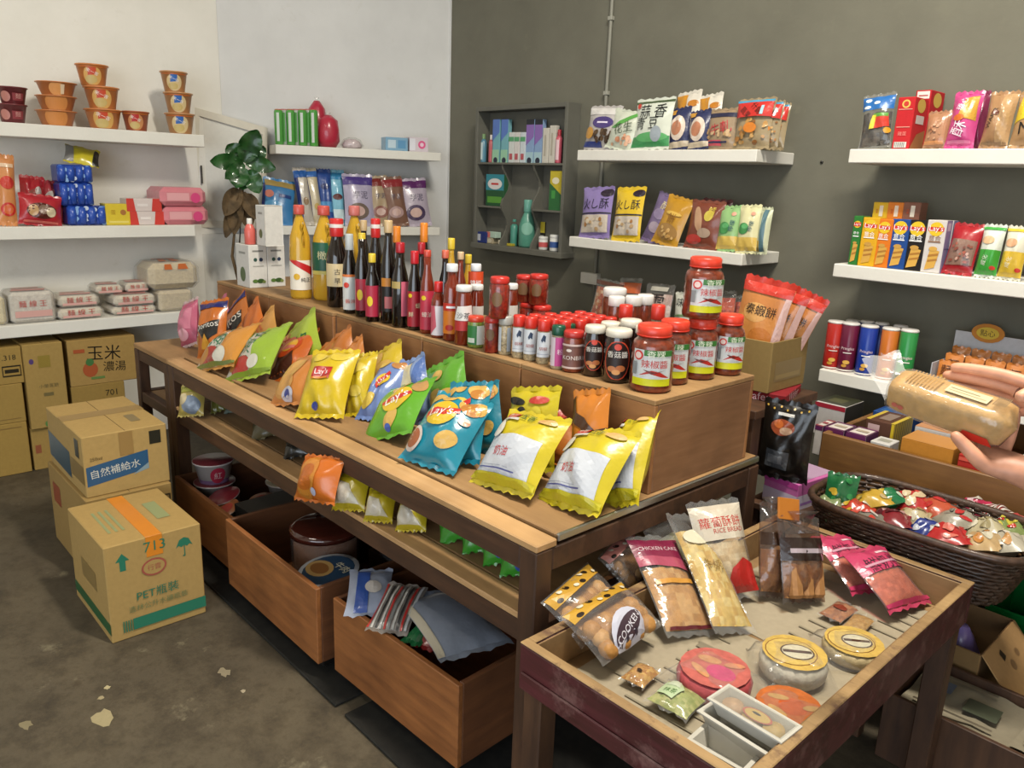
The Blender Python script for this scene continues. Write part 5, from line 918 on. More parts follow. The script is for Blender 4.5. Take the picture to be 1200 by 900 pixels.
for i, (tp_, bs) in enumerate(((126, 144), (110, 127), (94, 110))): z = lbowl(66, tp_, bs, 44, .11, ['plain orange noodle bowl at the bottom of the nested stack', 'plain orange noodle bowl in the middle of the nested stack', 'plain orange noodle bowl on top of the nested stack'][i], '#c87a42', [('e', .5, .5, .2, .2, '#d8985a'), ('r', .6, .1, .7, .9, '#e0c8a8')] if i == 2 else [('e', .5, .5, .3, .3, '#d08a4c')], z)
z = None
for i, (px, tp_, bs, w) in enumerate(((121, 124, 147, 41), (119, 97, 123, 39), (108, 72, 97, 36))): z = lbowl(px, tp_, bs, w, .1, ['orange noodle bowl with red label at the bottom of the tallest stack', 'orange noodle bowl with red label in the middle of the tallest stack', 'orange noodle bowl with red label topping the tallest stack'][i], '#cf8044', noo('#c84a2c'), z)
lbowl(159, 128, 151, 31, .09, 'single reddish noodle bowl standing alone between the stacks', '#a8522e', noo('#b82c2c', '#c88a5a'))
z = None
for i, (px, tp_, bs, w) in enumerate(((211, 131, 155, 34), (209, 107, 131, 33), (204, 83, 107, 31))): z = lbowl(px, tp_, bs, w, .09, ['blue-labelled noodle bowl at the bottom of its stack', 'blue-labelled noodle bowl in the middle of its stack', 'blue-labelled noodle bowl on top of its stack'][i], '#c08a58', noo('#2a62b0', '#d8c090'), z)
# middle shelf
shelfbag(LW(.05), ZL2, -6, 16, 181, 262, 'tall orange pouch with red round marks on the left shelf', '#d08a52', [('e', .5, .62, .4, .4, '#c8382a'), ('e', .5, .2, .42, .42, '#c8302a'), ('e', .5, .2, .3, .3, '#d86a3a'), ('r', .1, .86, .9, .92, '#e0c0a0')], topx=5, tilt=84, nm='snack_pouch')
cand = [('e', .5, .45, .36, .2, '#5a2a20'), ('e', .3, .45, .12, .14, '#c8a070'), ('e', .55, .5, .14, .12, '#8a7060'), ('e', .72, .42, .12, .12, '#d8c8a8'), ('r', .1, .03, .9, .1, '#d86a60')]
shelfbag(LW(.04), ZL2, 19, 71, 228, 262, 'red candy bag with dark oval window standing at the shelf front', '#b02630', cand, tilt=80, nm='candy_bag', t=.08)
shelfbag(LW(.14), ZL2, 20, 50, 206, 262, 'crumpled red candy bag piled behind the oval-window bag', '#a8242c', [('e', .6, .6, .3, .3, '#8a4a44'), ('e', .7, .7, .14, .2, '#c8c0b8')], tilt=80, nm='candy_bag', t=.07, crease=.3)
shelfbag(LW(.15), ZL2, 46, 74, 212, 262, 'red and silver candy bag piled next to the blue packs', '#9c3038', [('e', .4, .6, .3, .3, '#b8b0a8'), ('e', .6, .75, .2, .2, '#c87a6a'), ('e', .3, .4, .2, .2, '#c8bab0')], tilt=78, nm='candy_bag', t=.07, crease=.3)
rb = random.Random(5)
blu = lambda s: [('e', random.Random(s+i).uniform(.06, .94), random.Random(s+i+50).uniform(.06, .94), .07, .06, random.Random(s+i).choice(('#4a7ac8', '#8ab0e0', '#20408a', '#c8d4e8', '#16307a'))) for i in range(26)]
XB = XL-.06
zz = ZL2+.0006
for i, (a, b, tp_, lb) in enumerate(((78, 124, 241, 'blue multipack of dairy drinks lying at the bottom of the stack'), (72, 111, 214, 'blue multipack of dairy drinks in the middle of the stack'), (71, 112, 193, 'blue multipack of dairy drinks at the top of the stack'))):
    A, B = onx(a, 240, XB), onx(b, 240, XB); zt_ = onx((a+b)/2, tp_, XB).z; w = B.y-A.y
    T = thing('drink_multipack', lb, 'pack', yawm((XB, (A.y+B.y)/2, zz), math.pi/2)); hh = zt_-zz-.001
    o = MB().box(-w/2, w/2, 0, .12, 0, hh, '#1e3f98', .008).obj('wrapper', 'foil', T); decals(o, flatS(-w/2, w/2, 0, hh, 0), w, hh, [s_ for s_ in blu(i*9)], base=.001, step=.0001)
    for k in range(4): MB().tube([(-w/2+w*(k+.5)/4, w/8.2-.014, hh*.08), (-w/2+w*(k+.5)/4, w/8.2-.014, hh*.5), (-w/2+w*(k+.5)/4, w/8.2-.014, hh*.92)], [w/10, w/8.2, w/10], 12, '#2a50b0').obj('drink_cup', 'foil', T)
    zz = zt_
for T0 in []: pass
P0, P1 = onx(75, 190, XB), onx(116, 190, XB); P0.z = P1.z = zz+.001; P0.x = P1.x = XB-.015; mt, w, h = leanf(P0, P1, (97, 173), 40)
bag('snack_pouch', 'yellow and black pouch draped on top of the blue multipacks', 'bag', mt, w, max(h, .1), .05, '#cfc030', [('p', [(0, 0), (.28, 0), (.2, 1), (0, 1)], '#8a8884'), ('p', [(.8, 0), (1, 0), (1, .8), (.86, 1)], '#22221e')], res=(10, 10))
mt, w = cartonM(124, 153, 250, LW(.05), ZL2+.0006); carton('cracker_pack', 'small yellow cracker pack beside the blue multipacks', 'pack', mt, w, .09, onx(138, 239, XL-.05).z-ZL2, '#d8c03a', [('e', .7, .6, .12, .12, '#a8703a'), ('t', '蛋', .3, .6, .2, '#b89020'), ('r', .1, .1, .9, .2, '#e4d470')], mat='plastic')
for i, (a, b, tp_) in enumerate(((152, 192, 248), (149, 190, 233))):
    mt, w = cartonM(a, b, 250, LW(.05), ZL2+.0006+(.0 if i == 0 else onx(170, 248, XL-.05).z-ZL2+.0006)); hh = onx(170, 248, XL-.05).z-ZL2 if i == 0 else onx(170, 233, XL-.05).z-onx(170, 248, XL-.05).z
    carton('tissue_pack', ['red and white tissue pack lying on the shelf under another', 'red and white tissue pack lying on top of another'][i], 'pack', mt, w, .1, hh, '#d8ccc8', [('p', [(0, 0), (.25, 0), (.2, 1), (0, 1)], '#cc4038'), ('p', [(.7, 0), (1, 0), (1, 1), (.75, 1)], '#cc4038'), ('r', .3, .4, .6, .6, '#e8e0dc')], mat='foil')
for i in range(2):
    P0, P1 = onx(193, 262, XL-.03), onx(246, 262, XL-.03); w = P1.y-P0.y
    hh = .095; z_ = ZL2+.003+i*.1; 
    T = thing('wipes_pack', ['pink plastic wipes pack lying at the shelf end under another', 'pink plastic wipes pack lying on top at the shelf end'][i], 'pack', yawm((XL-.03+.012*i, P0.y+w*.5-.012*i, ZL2+.0008+i*.098), math.pi/2))
    o = MB().box(-w/2, w/2, 0, .24, 0, .096, '#d8848e', .024).obj('wrapper', 'foil', T)
    decals(o, flatS(-w/2, w/2, 0, .096, 0), w, .096, [('r', .12, .3, .6, .7, '#e4a8ac'), ('e', .74, .45, .11, .11, '#d84a80')])
# low shelf: pale wrapped packs
def pale(a, b, tp_, bs, off, d, lb, z0=None, red=True, col='#d4c8b0', h=None):
    z0 = ZL3+.0006 if z0 is None else z0; mt, w = cartonM(a, b, (tp_+bs)/2, LW(off), z0); hh = h or onx((a+b)/2, tp_, XL-off).z-onx((a+b)/2, bs, XL-off).z
    T = thing('noodle_pack', lb, 'noodle pack', mt)
    mb = MB().box(-w/2+.006, w/2-.006, .006, d-.006, .004, hh-.004, col, .014); mb.obj('noodles', 'food', T)
    o = MB().box(-w/2, w/2, 0, d, 0, hh, '#fff', .016).obj('wrapper', 'film_milky', T)
    if red: decals(o, flatS(-w/2, w/2, 0, hh, 0), w, hh, [('t', '麵 線 王', .5, .62, .6, '#b83a34'), ('r', .1, .2, .9, .4, '#d8a8a0')]); decals(o, topS(-w/2, w/2, 0, d, hh), w, d, [('p', [(.1, .3), (.8, .2), (.9, .5), (.2, .6)], '#cf9088'), ('r', .2, .7, .8, .8, '#c87a6c')])
    return z0+hh
pale(-8, 9, 346, 381, .02, .2, 'cream wrapped pack next to the white red-lettered bag', red=False, col='#d8c890')
pale(11, 66, 340, 377, .02, .2, 'white wrapped noodle pack with red lettering standing on the low shelf', col='#cfc6b8')
z = pale(68, 123, 362, 375, .02, .2, 'flat glossy noodle pack lying under another beside the white pack'); pale(68, 118, 347, 361, .05, .18, 'flat noodle pack with reddish print lying on top of another', z)
z = pale(131, 185, 358, 368, .03, .22, 'flat noodle pack at the bottom of the crooked pile'); z = pale(133, 184, 344, 357, .03, .22, 'glossy noodle pack in the middle of the crooked pile', z); pale(112, 146, 332, 346, .1, .16, 'noodle pack sliding off the crooked pile', z, h=.05); pale(147, 176, 327, 343, .1, .16, 'noodle pack resting on top of the crooked pile', z, h=.055)
z = pale(186, 228, 339, 364, .02, .25, 'thick rice cracker bag lying under the orange-printed bag', red=False, col='#c8b488')
mt, w = cartonM(174, 236, 320, LW(.03), z+.0006)
T = thing('cracker_bag', 'thick rice cracker bag with orange print on top of the low shelf pile', 'bag', mt)
hh = onx(205, 306, XL-.1).z-z
MB().box(-w/2+.01, w/2-.01, .012, .24, .004, hh-.006, '#cdb98c', .03).obj('crackers', 'food', T); o = MB().box(-w/2, w/2, 0, .25, 0, hh, '#fff', .034).obj('wrapper', 'film_milky', T)
decals(o, topS(-w/2, w/2, 0, .25, hh), w, .25, [('p', [(.3, .3), (.45, .3), (.5, .75), (.4, .75)], '#d0703c'), ('p', [(.55, .3), (.7, .35), (.68, .75), (.58, .75)], '#d0703c'), ('r', .3, .75, .75, .85, '#d0703c')]); decals(o, flatS(-w/2, w/2, 0, hh, 0), w, hh, [('p', [(.3, .75), (.45, .75), (.42, .95), (.3, .95)], '#d0703c'), ('p', [(.55, .75), (.75, .75), (.7, .95), (.56, .95)], '#d0703c')])
# ================================================================== CARTONS
DIM[0] = .8
CB = '#a98a52'
def floorbox(x0, x1, y0, y1, z0, z1, lb, col=CB, px=(), my=(), top=(), tape=None, ang=0, nm='cardboard_box', group=None, ny=()):
    """front print on the +x face, my = print on the -y face; tape = (colour, width) over the top along x"""
    cx, cy = (x0+x1)/2, (y0+y1)/2; w, d, h = (x1-x0)/2, (y1-y0)/2, z1-z0
    T = thing(nm, lb, 'box', yawm((cx, cy, z0), ang), group)
    o = MB().box(-w, w, -d, d, 0, h, col, .003).obj('carton', 'paper', T)
    MB().box(-w+.002, w-.002, -.0012, .0012, h-.001, h+.0003, '#6a5430', .0001).obj('flap_seam', 'paper', T)
    if px: decals(o, sideS(-d, d, 0, h, w), 2*d, h, px)
    if my: decals(o, flatS(-w, w, 0, h, -d), 2*w, h, my)
    if top: decals(o, topS(-w, w, -d, d, h), 2*w, 2*d, top)
    if tape:
        c, tw = tape; mb = MB(); mb.box(-w, w+.0008, -tw/2, tw/2, h+.0005, h+.0012, c, .0002); mb.box(w+.0004, w+.0012, -tw/2, tw/2, h-.07, h+.0012, c, .0002); mb.obj('packing_tape', 'plastic', T)
    return T
# PET bottle carton
GN = '#2f7a60'
umb = [('p', [(.72, .8), (.76, .88), (.81, .9), (.86, .88), (.9, .8), (.87, .82), (.84, .8), (.81, .82), (.78, .8), (.75, .82)], GN), ('r', .806, .7, .816, .82, GN), ('r', .79, .7, .816, .712, GN)]
PX1 = -2.498
floorbox(PX1-.40, PX1, .617, .923, 0.0004, .338, 'tan water bottle carton with orange tape, green umbrella and arrow print', '#b3945a',
  [('p', [(.1, .82), (.17, .9), (.24, .82), (.2, .82), (.2, .72), (.14, .72), (.14, .82)], GN), *umb, ('t', '713', .5, .9, .22, GN), ('e', .48, .68, .13, .1, '#a8584a'), ('e', .48, .68, .11, .08, '#b3945a'), ('t', '行雲', .48, .68, .14, '#a8584a'), ('t', 'PET瓶裝', .5, .42, .44, GN), ('t', '造林公升水礦瓶裝', .5, .3, .62, '#7a8458'), ('r', .22, .08, 1, .2, GN), *[('r', .12+.025*i, .08, .132+.025*i, .2, GN) for i in range(4)]],
  [('r', .0, .08, 1, .2, '#2c6038'), ('r', .3, .4, .7, .6, '#937a48')], [('r', .25, .15+0, .75, .18, '#98a070'), ('r', .25, .22, .75, .25, '#98a070'), ('r', .25, .29, .75, .32, '#98a070'), ('r', .3, .68, .7, .82, '#98a070')], ('#e08a2a', .052))
# blue-label carton stack: place from its visible corners
q1 = onx(121, 560, 0) if False else None
SX = -2.93
a0, a1 = onx(96, 587, SX), onx(198, 566, SX)
floorbox(SX-.52, SX-.0, onx(97, 560, SX).y, onx(199, 545, SX).y, .0004, .335, 'low brown carton with red and black stamps under the blue-label carton', '#a3854f', [('r', .06, .7, .22, .86, '#b04438'), ('r', .4, .68, .55, .82, '#b04438'), ('r', .66, .74, .98, .88, '#3a3020'), ('r', .68, .76, .96, .86, '#8a7448'), ('t', '特級', .14, .78, .1, '#c8a878')], [('r', .1, .55, .3, .8, '#9a4c30'), ('r', .62, .1, .95, .7, '#5a4422')])
zb0 = .3356; ztop = onx(97, 514, SX-.01).z
floorbox(SX-.50, SX-.02, onx(98, 545, SX-.02).y+.0, onx(197, 530, SX-.02).y, zb0, ztop, 'brown carton with blue lettered band on top of the stamped carton', '#b5965c', [('p', [(.02, .18), (.75, .3), (.75, .62), (.02, .5)], '#2f5a80'), ('t', '自然補給水', .36, .4, .58, '#d8d8cc', 5), ('p', [(.55, .24), (.75, .3), (.75, .4)], '#8aa0a8'), ('r', .78, .7, .92, .92, '#2c2a20'), ('r', .42, .6, .58, .98, '#a0804c'), ('t', '250ml', .14, .62, .14, '#6a5a38')], [('p', [(.0, .15), (.62, .1), (.62, .55), (.0, .6)], '#2a4a5a'), ('r', .64, .2, .98, .5, '#8a7040'), ('r', .8, .6, .9, .9, '#2c3028')], [('r', .35, .0, .5, 1, '#a0824c'), ('r', .6, .68, .8, .8, '#8a7850')])
# cartons under the left shelf
WX = -4.33
def wbox(a, b, tp_, bs, lb, px, col=CB, z=None, x=WX, d=.27, zt_=None, top=()):
    y0, y1 = onx(a, (tp_+bs)/2, x).y, onx(b, (tp_+bs)/2, x).y; z0 = onx((a+b)/2, bs, x).z if z is None else z; z1 = onx((a+b)/2, tp_, x).z
    floorbox(x-d, x, y0, y1, z0, z1, lb, col, px, (), top); return z1
z = .0004
z = wbox(-30, 35, 498, 553, 'plain tan carton on the floor at the bottom of the stack by the wall', [('r', .1, .9, .9, .92, '#8a6e3c')], '#a98a48', z)
z = wbox(-30, 29, 452, 498, 'plain tan carton in the middle of the stack by the wall', [('r', .1, .1, .9, .12, '#8a6e3c')], '#a68848', z+.0006)
z = wbox(-30, 27, 408, 452, 'tan carton with black 318 printing on top of its stack', [('t', '.318', .72, .72, .3, '#2c2618'), ('r', .55, .2, .95, .5, '#2c2618'), ('r', .57, .24, .93, .46, '#a68848'), ('r', .6, .3, .9, .4, '#2c2618')], '#a68848', z+.0006)
z = wbox(38, 72, 500, 547, 'narrow tan carton on the floor under the tall carton', [('r', .1, .4, .3, .6, '#9a5a3c')], '#a98a4c', .0004)
wbox(31, 78, 402, 500, 'tall tan carton with purple and green marks under the low shelf', [('e', .18, .8, .06, .08, '#5a4478'), ('r', .35, .72, .65, .86, '#98823a'), ('t', '小榮蒸餅', .55, .5, .5, '#7a6c44'), ('r', .4, .38, .65, .42, '#7a6c44'), ('r', .7, .16, .95, .24, '#4a4428'), ('e', .45, .05, .1, .1, '#5a8a4a')], '#ab8d50', z+.0006, x=WX+.02)
z = wbox(86, 150, 480, 540, 'wide tan carton on the floor behind the blue-label carton', [('r', .1, .5, .4, .6, '#8a703c')], '#a08244', .0004)
z = wbox(84, 147, 450, 480, 'tan carton with black 701 stamp under the corn soup carton', [('t', '701', .74, .62, .22, '#2c2618'), ('r', .6, .3, .9, .33, '#2c2618')], '#a08244', z+.0006)
wbox(80, 160, 396, 449, 'tan corn soup carton with bold black brush characters', [('t', '玉米', .52, .68, .5, '#1c1812', -4), ('t', '濃湯', .66, .36, .34, '#1c1812', -4), ('e', .3, .34, .11, .12, '#b05a34'), ('e', .3, .5, .06, .06, '#4a7a44'), ('r', .08, .72, .24, .8, '#b05a34'), ('r', .3, .12, .5, .17, '#6a8a4a')], '#ad8c50', z+.0006, d=.28)
# ================================================================== ANGLED WALL SHELVES AND PLANT
DIM[0] = .95
def mbag(px0, px1, top, lb, col, prints, off=.03, tilt=74, topx=None, **kw): return shelfbag(MW(off), ZM2, px0, px1, top, 268, lb, col, prints, tilt=tilt, topx=topx, **kw)
zq = ZM1+.0006
for i, px in enumerate((326, 333, 340, 347, 354, 361, 367)):
    off = .05+.03*(i % 2); q = onm(px, 128, .27-off); r = 5.2*depth(q)/FPX
    jar('drink_can', 'slim green and silver drink can in the row of cans' if i % 2 else 'slim green drink can with silver stripe in the row of cans', 'can', V(q.x, q.y, zq), r, q.z-zq, [(.85, 0), (1, .03), (1, .93), (.85, .98)], 'glossy', '#4f9a44' if i % 2 == 0 else '#a8b0a8', (.96, 1, .86), '#b83a40', (.1, .9, 1, [('r', .3, 0, .55, 1, '#c4ccc4' if i % 2 == 0 else '#4f9a44')]), 'green cans with silver stripe' if i % 2 == 0 else 'silver cans with green stripe', 10)
for i, (px, tp_, w, off, lb) in enumerate(((371, 114, 22, .16, 'round red wrapped candy ball standing behind the other'), (384, 132, 26, .08, 'glossy red wrapped candy ball beside the green cans'))):
    q = onm(px, tp_, .27-off); r = w/2*depth(q)/FPX; h = q.z-zq; T = thing('candy_ball_bag', lb, 'bag', yawm((q.x, q.y, zq)))
    MB().lathe([(r*.7, 0), (r, h*.2), (r*1.02, h*.5), (r*.85, h*.78), (r*.3, h*.93)], 16, '#b02a40', wob=lambda a, r_, z_: 1+.05*math.sin(5*a+z_*60)).obj('wrapper', 'foil', T); MB().lathe([(r*.28, h*.9), (r*.1, h*.94), (r*.3, h)], 10, '#d8b0b8').obj('twisted_neck', 'film', T)
q = onm(412, 172, .2); bag('clear_bag', 'clear crumpled bag lying beside the red candy balls', 'bag', frame(q+V(0, 0, 0), MD, (-_n.x, -_n.y, .1)) , .13, .12, .05, '#d8d0d0', (), fill=(.1, .9), fillcol=('#c8b8bc', '#d0c4c8'), res=(8, 8)) if False else None
mt, w = cartonM(401, 424, 168, MW(.1), zq); T = thing('clear_bag', 'clear crumpled bag of pale sweets beside the red candy balls', 'bag', mt); MB().lathe([(.05, 0), (.062, .02), (.045, .045), (.02, .055)], 12, '#c8b8bc', wob=lambda a, r_, z_: 1+.1*math.sin(4*a)).obj('sweets', 'food', T); MB().lathe([(.056, 0), (.07, .02), (.052, .052), (.024, .064)], 12, '#fff').obj('wrapper', 'film', T)
for i, (a, b, tp_, c, lb) in enumerate(((452, 478, 161, '#7aa4c0', 'pale blue tissue roll pack on the angled shelf'), (480, 502, 161, '#cfc4cc', 'white and pink tissue pack beside the pale blue one'))):
    mt, w = cartonM(a, b, 170, MW(.06), zq); carton('tissue_pack', lb, 'pack', mt, w, .1, onm((a+b)/2, tp_, .21).z-zq, c, [('r', .1, .2, .45, .8, '#b8ccd8'), ('r', .55, .2, .9, .8, '#5a90b8')] if i == 0 else [('e', .65, .5, .2, .2, '#d8588a'), ('e', .65, .5, .1, .1, '#e8c8d8'), ('r', 0, .1, .3, .9, '#dcdce4')], mat='foil')
mbag(302, 342, 210, 'blue pouch with gold top lying tilted at the shelf end', '#3a7ab0', [('r', .05, .85, 1, 1, '#a08a50'), ('e', .2, .65, .14, .12, '#c87a6a'), ('r', .5, .6, .9, .68, '#1c3a7a'), ('e', .35, .35, .3, .2, '#5a9ac8'), ('p', [(0, 0), (.12, 0), (.06, .9), (0, .9)], '#1a2a68')], .06, 70, 328)
for i, (a, b, tp_, tx, c, lb) in enumerate(((352, 368, 196, 350, '#b8b0a4', 'narrow cream and navy pouch edge leaning in the blue row'), (364, 380, 197, 362, '#c0b498', 'second narrow cream pouch edge leaning in the blue row'), (374, 392, 198, 378, '#2a4a90', 'deep blue pouch between cream pouch edges and light blue pouch'), (386, 406, 199, 393, '#7ab8d0', 'light blue pouch with dark red picture'))):
    mbag(a, b, tp_, lb, c, [[('r', 0, 0, .25, 1, '#23306a'), ('r', .0, .86, 1, 1, '#2a5aa0'), ('e', .6, .4, .2, .3, '#8a7050')], [('r', 0, 0, .2, 1, '#23306a'), ('r', 0, .88, 1, 1, '#3a6ab0'), ('e', .6, .3, .2, .25, '#b89a50')], [('r', 0, .2, 1, .4, '#4a8ac0'), ('e', .5, .7, .3, .2, '#1a2c68')], [('e', .5, .5, .3, .18, '#5a2a2c'), ('r', 0, .86, 1, 1, '#3a8ab8'), ('r', .1, .05, .9, .25, '#c8dce0')]][i], .04+.02*i, 76, tx)
wt = lambda c, top: [('r', 0, .82, 1, 1, top), ('t', '芋泥', .55, .6, .5, '#5a5468'), ('e', .45, .25, .36, .26, c), ('e', .45, .25, .22, .16, '#c8a8a0')]
for i, (a, b, tp_, tx, c, top, c2, lb) in enumerate(((404, 440, 204, 418, '#a8a0b8', '#4a3a80', '#6a5a50', 'lilac pouch with violet top and brown bowl picture'), (436, 462, 206, 440, '#a89478', '#7a2c28', '#8a5a50', 'tan pouch with dark red top in the purple row'), (455, 480, 207, 458, '#7a5848', '#8a2c30', '#a88a88', 'brown pouch with red top in the purple row'), (474, 507, 209, 482, '#b0a4b4', '#5a2860', '#4a3a58', 'pale pouch with plum top ending the purple row'))):
    mbag(a, b, tp_, lb, c, wt(c2, top), .05+.015*(i % 2), 76, tx)
# plant
q = onm(285, 240, .36); PB = V(q.x, q.y, 0)
T = thing('potted_plant', 'tall plant with broad dark leaves and withered brown leaves below', 'plant', yawm(PB))
MB().lathe([(.09, 0), (.13, .2), (.14, .22), (.14, .24), (.12, .24), (.115, .21), (.0001, .205)], 20, '#7a5040').obj('pot', 'pot', T)
def ppt(px, py): return onm(px, py, .36)-PB
top = ppt(285, 205)
for k, dx in enumerate((-.02, .02)): MB().tube([(dx, 0, .2), (dx*2, .01, .7), ppt(272+8*k, 300), ppt(278+5*k, 240), top+V(dx*.3, 0, 0)], [.011, .01, .009, .008, .006], 7).obj('stem', 'leaf_dry', T)
def leaf(a, b, wd, nm, mat, droop=.03, curl=.2):
    """broad leaf from base point a to tip b"""
    d = b-a; L = d.length; d.normalize(); nrm = (EYE-(PB+a)).normalized(); s = d.cross(nrm).normalized(); n2 = s.cross(d); G = []
    for i in range(9):
        t_ = i/8; w = wd*math.sin(math.pi*min(t_*.92+.06, 1))**.7; row = []
        for j in range(7):
            u = (j-3)/3; p = a+d*L*t_+s*w*u/2+n2*(curl*w*(abs(u)**1.5)*.5-.0)+V(0, 0, -droop*t_*t_)+n2*.012*math.sin(t_*14)*abs(u); row.append(p)
        G.append(row)
    mb = MB(); mb.grid(G, '#2a5a28'); mb.grid([[p-n2*.0012 for p in r] for r in G], '#2a5a28', flip=True); return mb.obj(nm, mat, T)
for bx, tx, w in (((285, 190), (300, 148), .12), ((283, 192), (245, 184), .09), ((288, 190), (322, 193), .09), ((283, 185), (266, 165), .1), ((292, 185), (310, 168), .1), ((282, 195), (275, 216), .11), ((287, 198), (283, 218), .1), ((290, 200), (303, 222), .1), ((288, 188), (290, 172), .12), ((286, 192), (262, 205), .07)):
    leaf(ppt(*bx), ppt(*tx)+_n*random.uniform(0, .06), w, 'leaf', 'leaf', .02)
for bx, tx, w in (((280, 222), (262, 246), .1), ((284, 225), (292, 262), .1), ((277, 225), (274, 268), .09), ((288, 228), (300, 250), .09), ((276, 240), (264, 272), .07)): leaf(ppt(*bx), ppt(*tx)+_n*random.uniform(0, .05), w, 'withered_leaf', 'leaf_dry', .03, .6)
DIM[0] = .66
# ================================================================== BREAD TRAY
FZ = fz+.0004
def sheet(p, w, d, ang, lb, z, seed):
    r = random.Random(seed); T = thing('newspaper_sheet', lb, 'newspaper', yawm((p[0], p[1], z), ang)); f = wavefn(seed)
    G = [[(-w/2+w*i/10, -d/2+d*j/10, .0016+.0012*f(i/5-1, j/5)) for i in range(11)] for j in range(11)]
    mb = MB(); mb.grid(G, '#b8ab92'); mb.grid([[(x, y, zz-.0012) for x, y, zz in row] for row in G], '#b0a48c', flip=True); o = mb.obj('paper', 'paper', T)
    sp = []
    for c in range(4):
        for l in range(9):
            if r.random() < .7: sp.append(('r', .05+c*.24, .06+l*.1, .05+c*.24+r.uniform(.1, .2), .064+l*.1+.008, '#a09680'))
    sp += [('r', .3, .72, .42, .77, '#978d78'), ('r', .75, .4, .86, .46, '#8f8672')]
    decals(o, lambda u, v, oo: (-w/2+w*u, -d/2+d*v, .0045+oo), w, d, sp, base=.0, step=.00002)
sheet((-.74, 1.27), .42, .46, .05, 'newspaper sheet lining the front part of the tray', FZ, 1)
sheet((-.73, 1.73), .43, .44, -.04, 'newspaper sheet lining the rear part of the tray', FZ, 2)
NZ = FZ+.0062
def traybag(bl, br, top, tilt, lb, col, t, fillcol, prints, fill=(.05, .8), nm='bread_pack', film='film', z=None, res=(10, 14), **kw):
    P0, P1 = onz(bl[0], bl[1], z or NZ), onz(br[0], br[1], z or NZ); mt, w, h = leanf(P0, P1, top, tilt)
    mt = Matrix.Translation(mt.col[1].to_3d()*-(t*.36)) @ mt
    return bag(nm, lb, 'bread pack', mt, w, h, t, col, prints, fill=fill, fillcol=fillcol, film=film, res=res, **kw), mt, w, h
ck = ('#b9803c', '#c8904a', '#a87030')
def cookiebag(bl, br, top, tilt, lb, head, seed, sticker=(.42, .16)):
    P0, P1 = onz(bl[0], bl[1], NZ), onz(br[0], br[1], NZ); mt, w, h = leanf(P0, P1, top, tilt)
    T = thing('cookie_bag', lb, 'cookie bag', Matrix.Translation(mt.col[1].to_3d()*-.042) @ mt); r = random.Random(seed)
    G = bag_grid(w, h, .1, seed, 12, 14, .04); Bk = [[(x, -y*.7, z) for x, y, z in row] for row in G]
    mb = MB(); mb.grid(G, '#fff'); mb.grid(Bk, '#fff', flip=True); o = mb.obj('clear_pouch', 'film', T)
    decals(o, bagS(G), w, h, [('r', .03, .74, .97, .97, head), *[('e', .12+.19*i, .80+.1*(i % 2), .035, .03, '#2a1c12') for i in range(5)], *[('e', .2+.2*i, .92-.1*(i % 2), .03, .025, '#f4ead0') for i in range(4)]], 'header_card', thr=w/9, base=.0016, step=.0004)
    if sticker: decals(o, bagS(G), w, h, [('e', sticker[0], sticker[1], .24, .22, '#d8d8e8', 20), ('e', sticker[0], sticker[1]+.04, .22, .1, '#4c3a44', 20), ('t', 'COOKEN', sticker[0], sticker[1]+.04, .4, '#f0ecf4', 20), ('e', sticker[0]-.05, sticker[1]-.08, .02, .03, '#3a3040'), ('e', sticker[0]+.08, sticker[1]-.06, .02, .03, '#3a3040')], 'round_sticker', thr=w/10, base=.003, step=.0004)
    MB().grid([[(x*.82, y*.45, z*.72+h*.06) for x, y, z in row] for row in G], '#b07c44').obj('contents_backing', 'food', T)  # cookie-coloured backing, added so the gaps between cookies don't look dark
    for row in range(3):
        for i in range(4):
            rr = w*.102; x = -w*.31+w*.205*i+r.uniform(-.004, .004); z = h*.2+row*h*.165
            mb = MB(); mb.lathe([(rr*math.sin(math.pi*k/7)+1e-5, -rr*.75*math.cos(math.pi*k/7)) for k in range(8)], 10, r.choice(('#cc9450', '#d8a462', '#c08844'))); mb.obj('cookie', 'food', T, Matrix.Translation((x, -.006, z)) @ Matrix.Rotation(1.57, 4, 'X'))
cookiebag((699, 799), (772, 749), (681, 712), 26, 'clear bag of round cookies with yellow dotted header and lilac sticker', '#d8a63a', 3)
cookiebag((668, 772), (728, 726), (648, 690), 36, 'clear bag of round cookies with yellow header against the tray edge', '#d4a23c', 4, None)
cookiebag((722, 704), (760, 672), (702, 642), 42, 'clear cookie bag with pink dotted header', '#d88a7c', 6, (.6, .25))
traybag((784, 762), (834, 738), (757, 632), 30, 'cracker pack with crimson top and white lettering', '#b84a5c', .04, ('#c8924e', '#d0a060', '#bc8644'), [('p', [(0, .78), (1, .72), (1, 1), (0, 1)], '#8a2448'), ('t', 'CHICKEN CAKE', .5, .87, .8, '#e8d0d4'), ('p', [(0, .68), (1, .6), (1, .73), (0, .79)], '#b8506a'), ('r', .12, .45, .88, .5, '#d89a40'), ('r', .1, .0, .9, .03, '#6a2830')], (.02, .7))
traybag((838, 757), (877, 739), (798, 608), 30, 'long clear pack of pale yellow cream rolls', '#d8b860', .05, ('#d8b45c', '#e0c47a', '#cca24a'), [('e', .4, .78, .3, .2, '#e4dcc0'), ('t', '牛奶', .5, .5, .5, '#8a6a30')], (.05, .92))
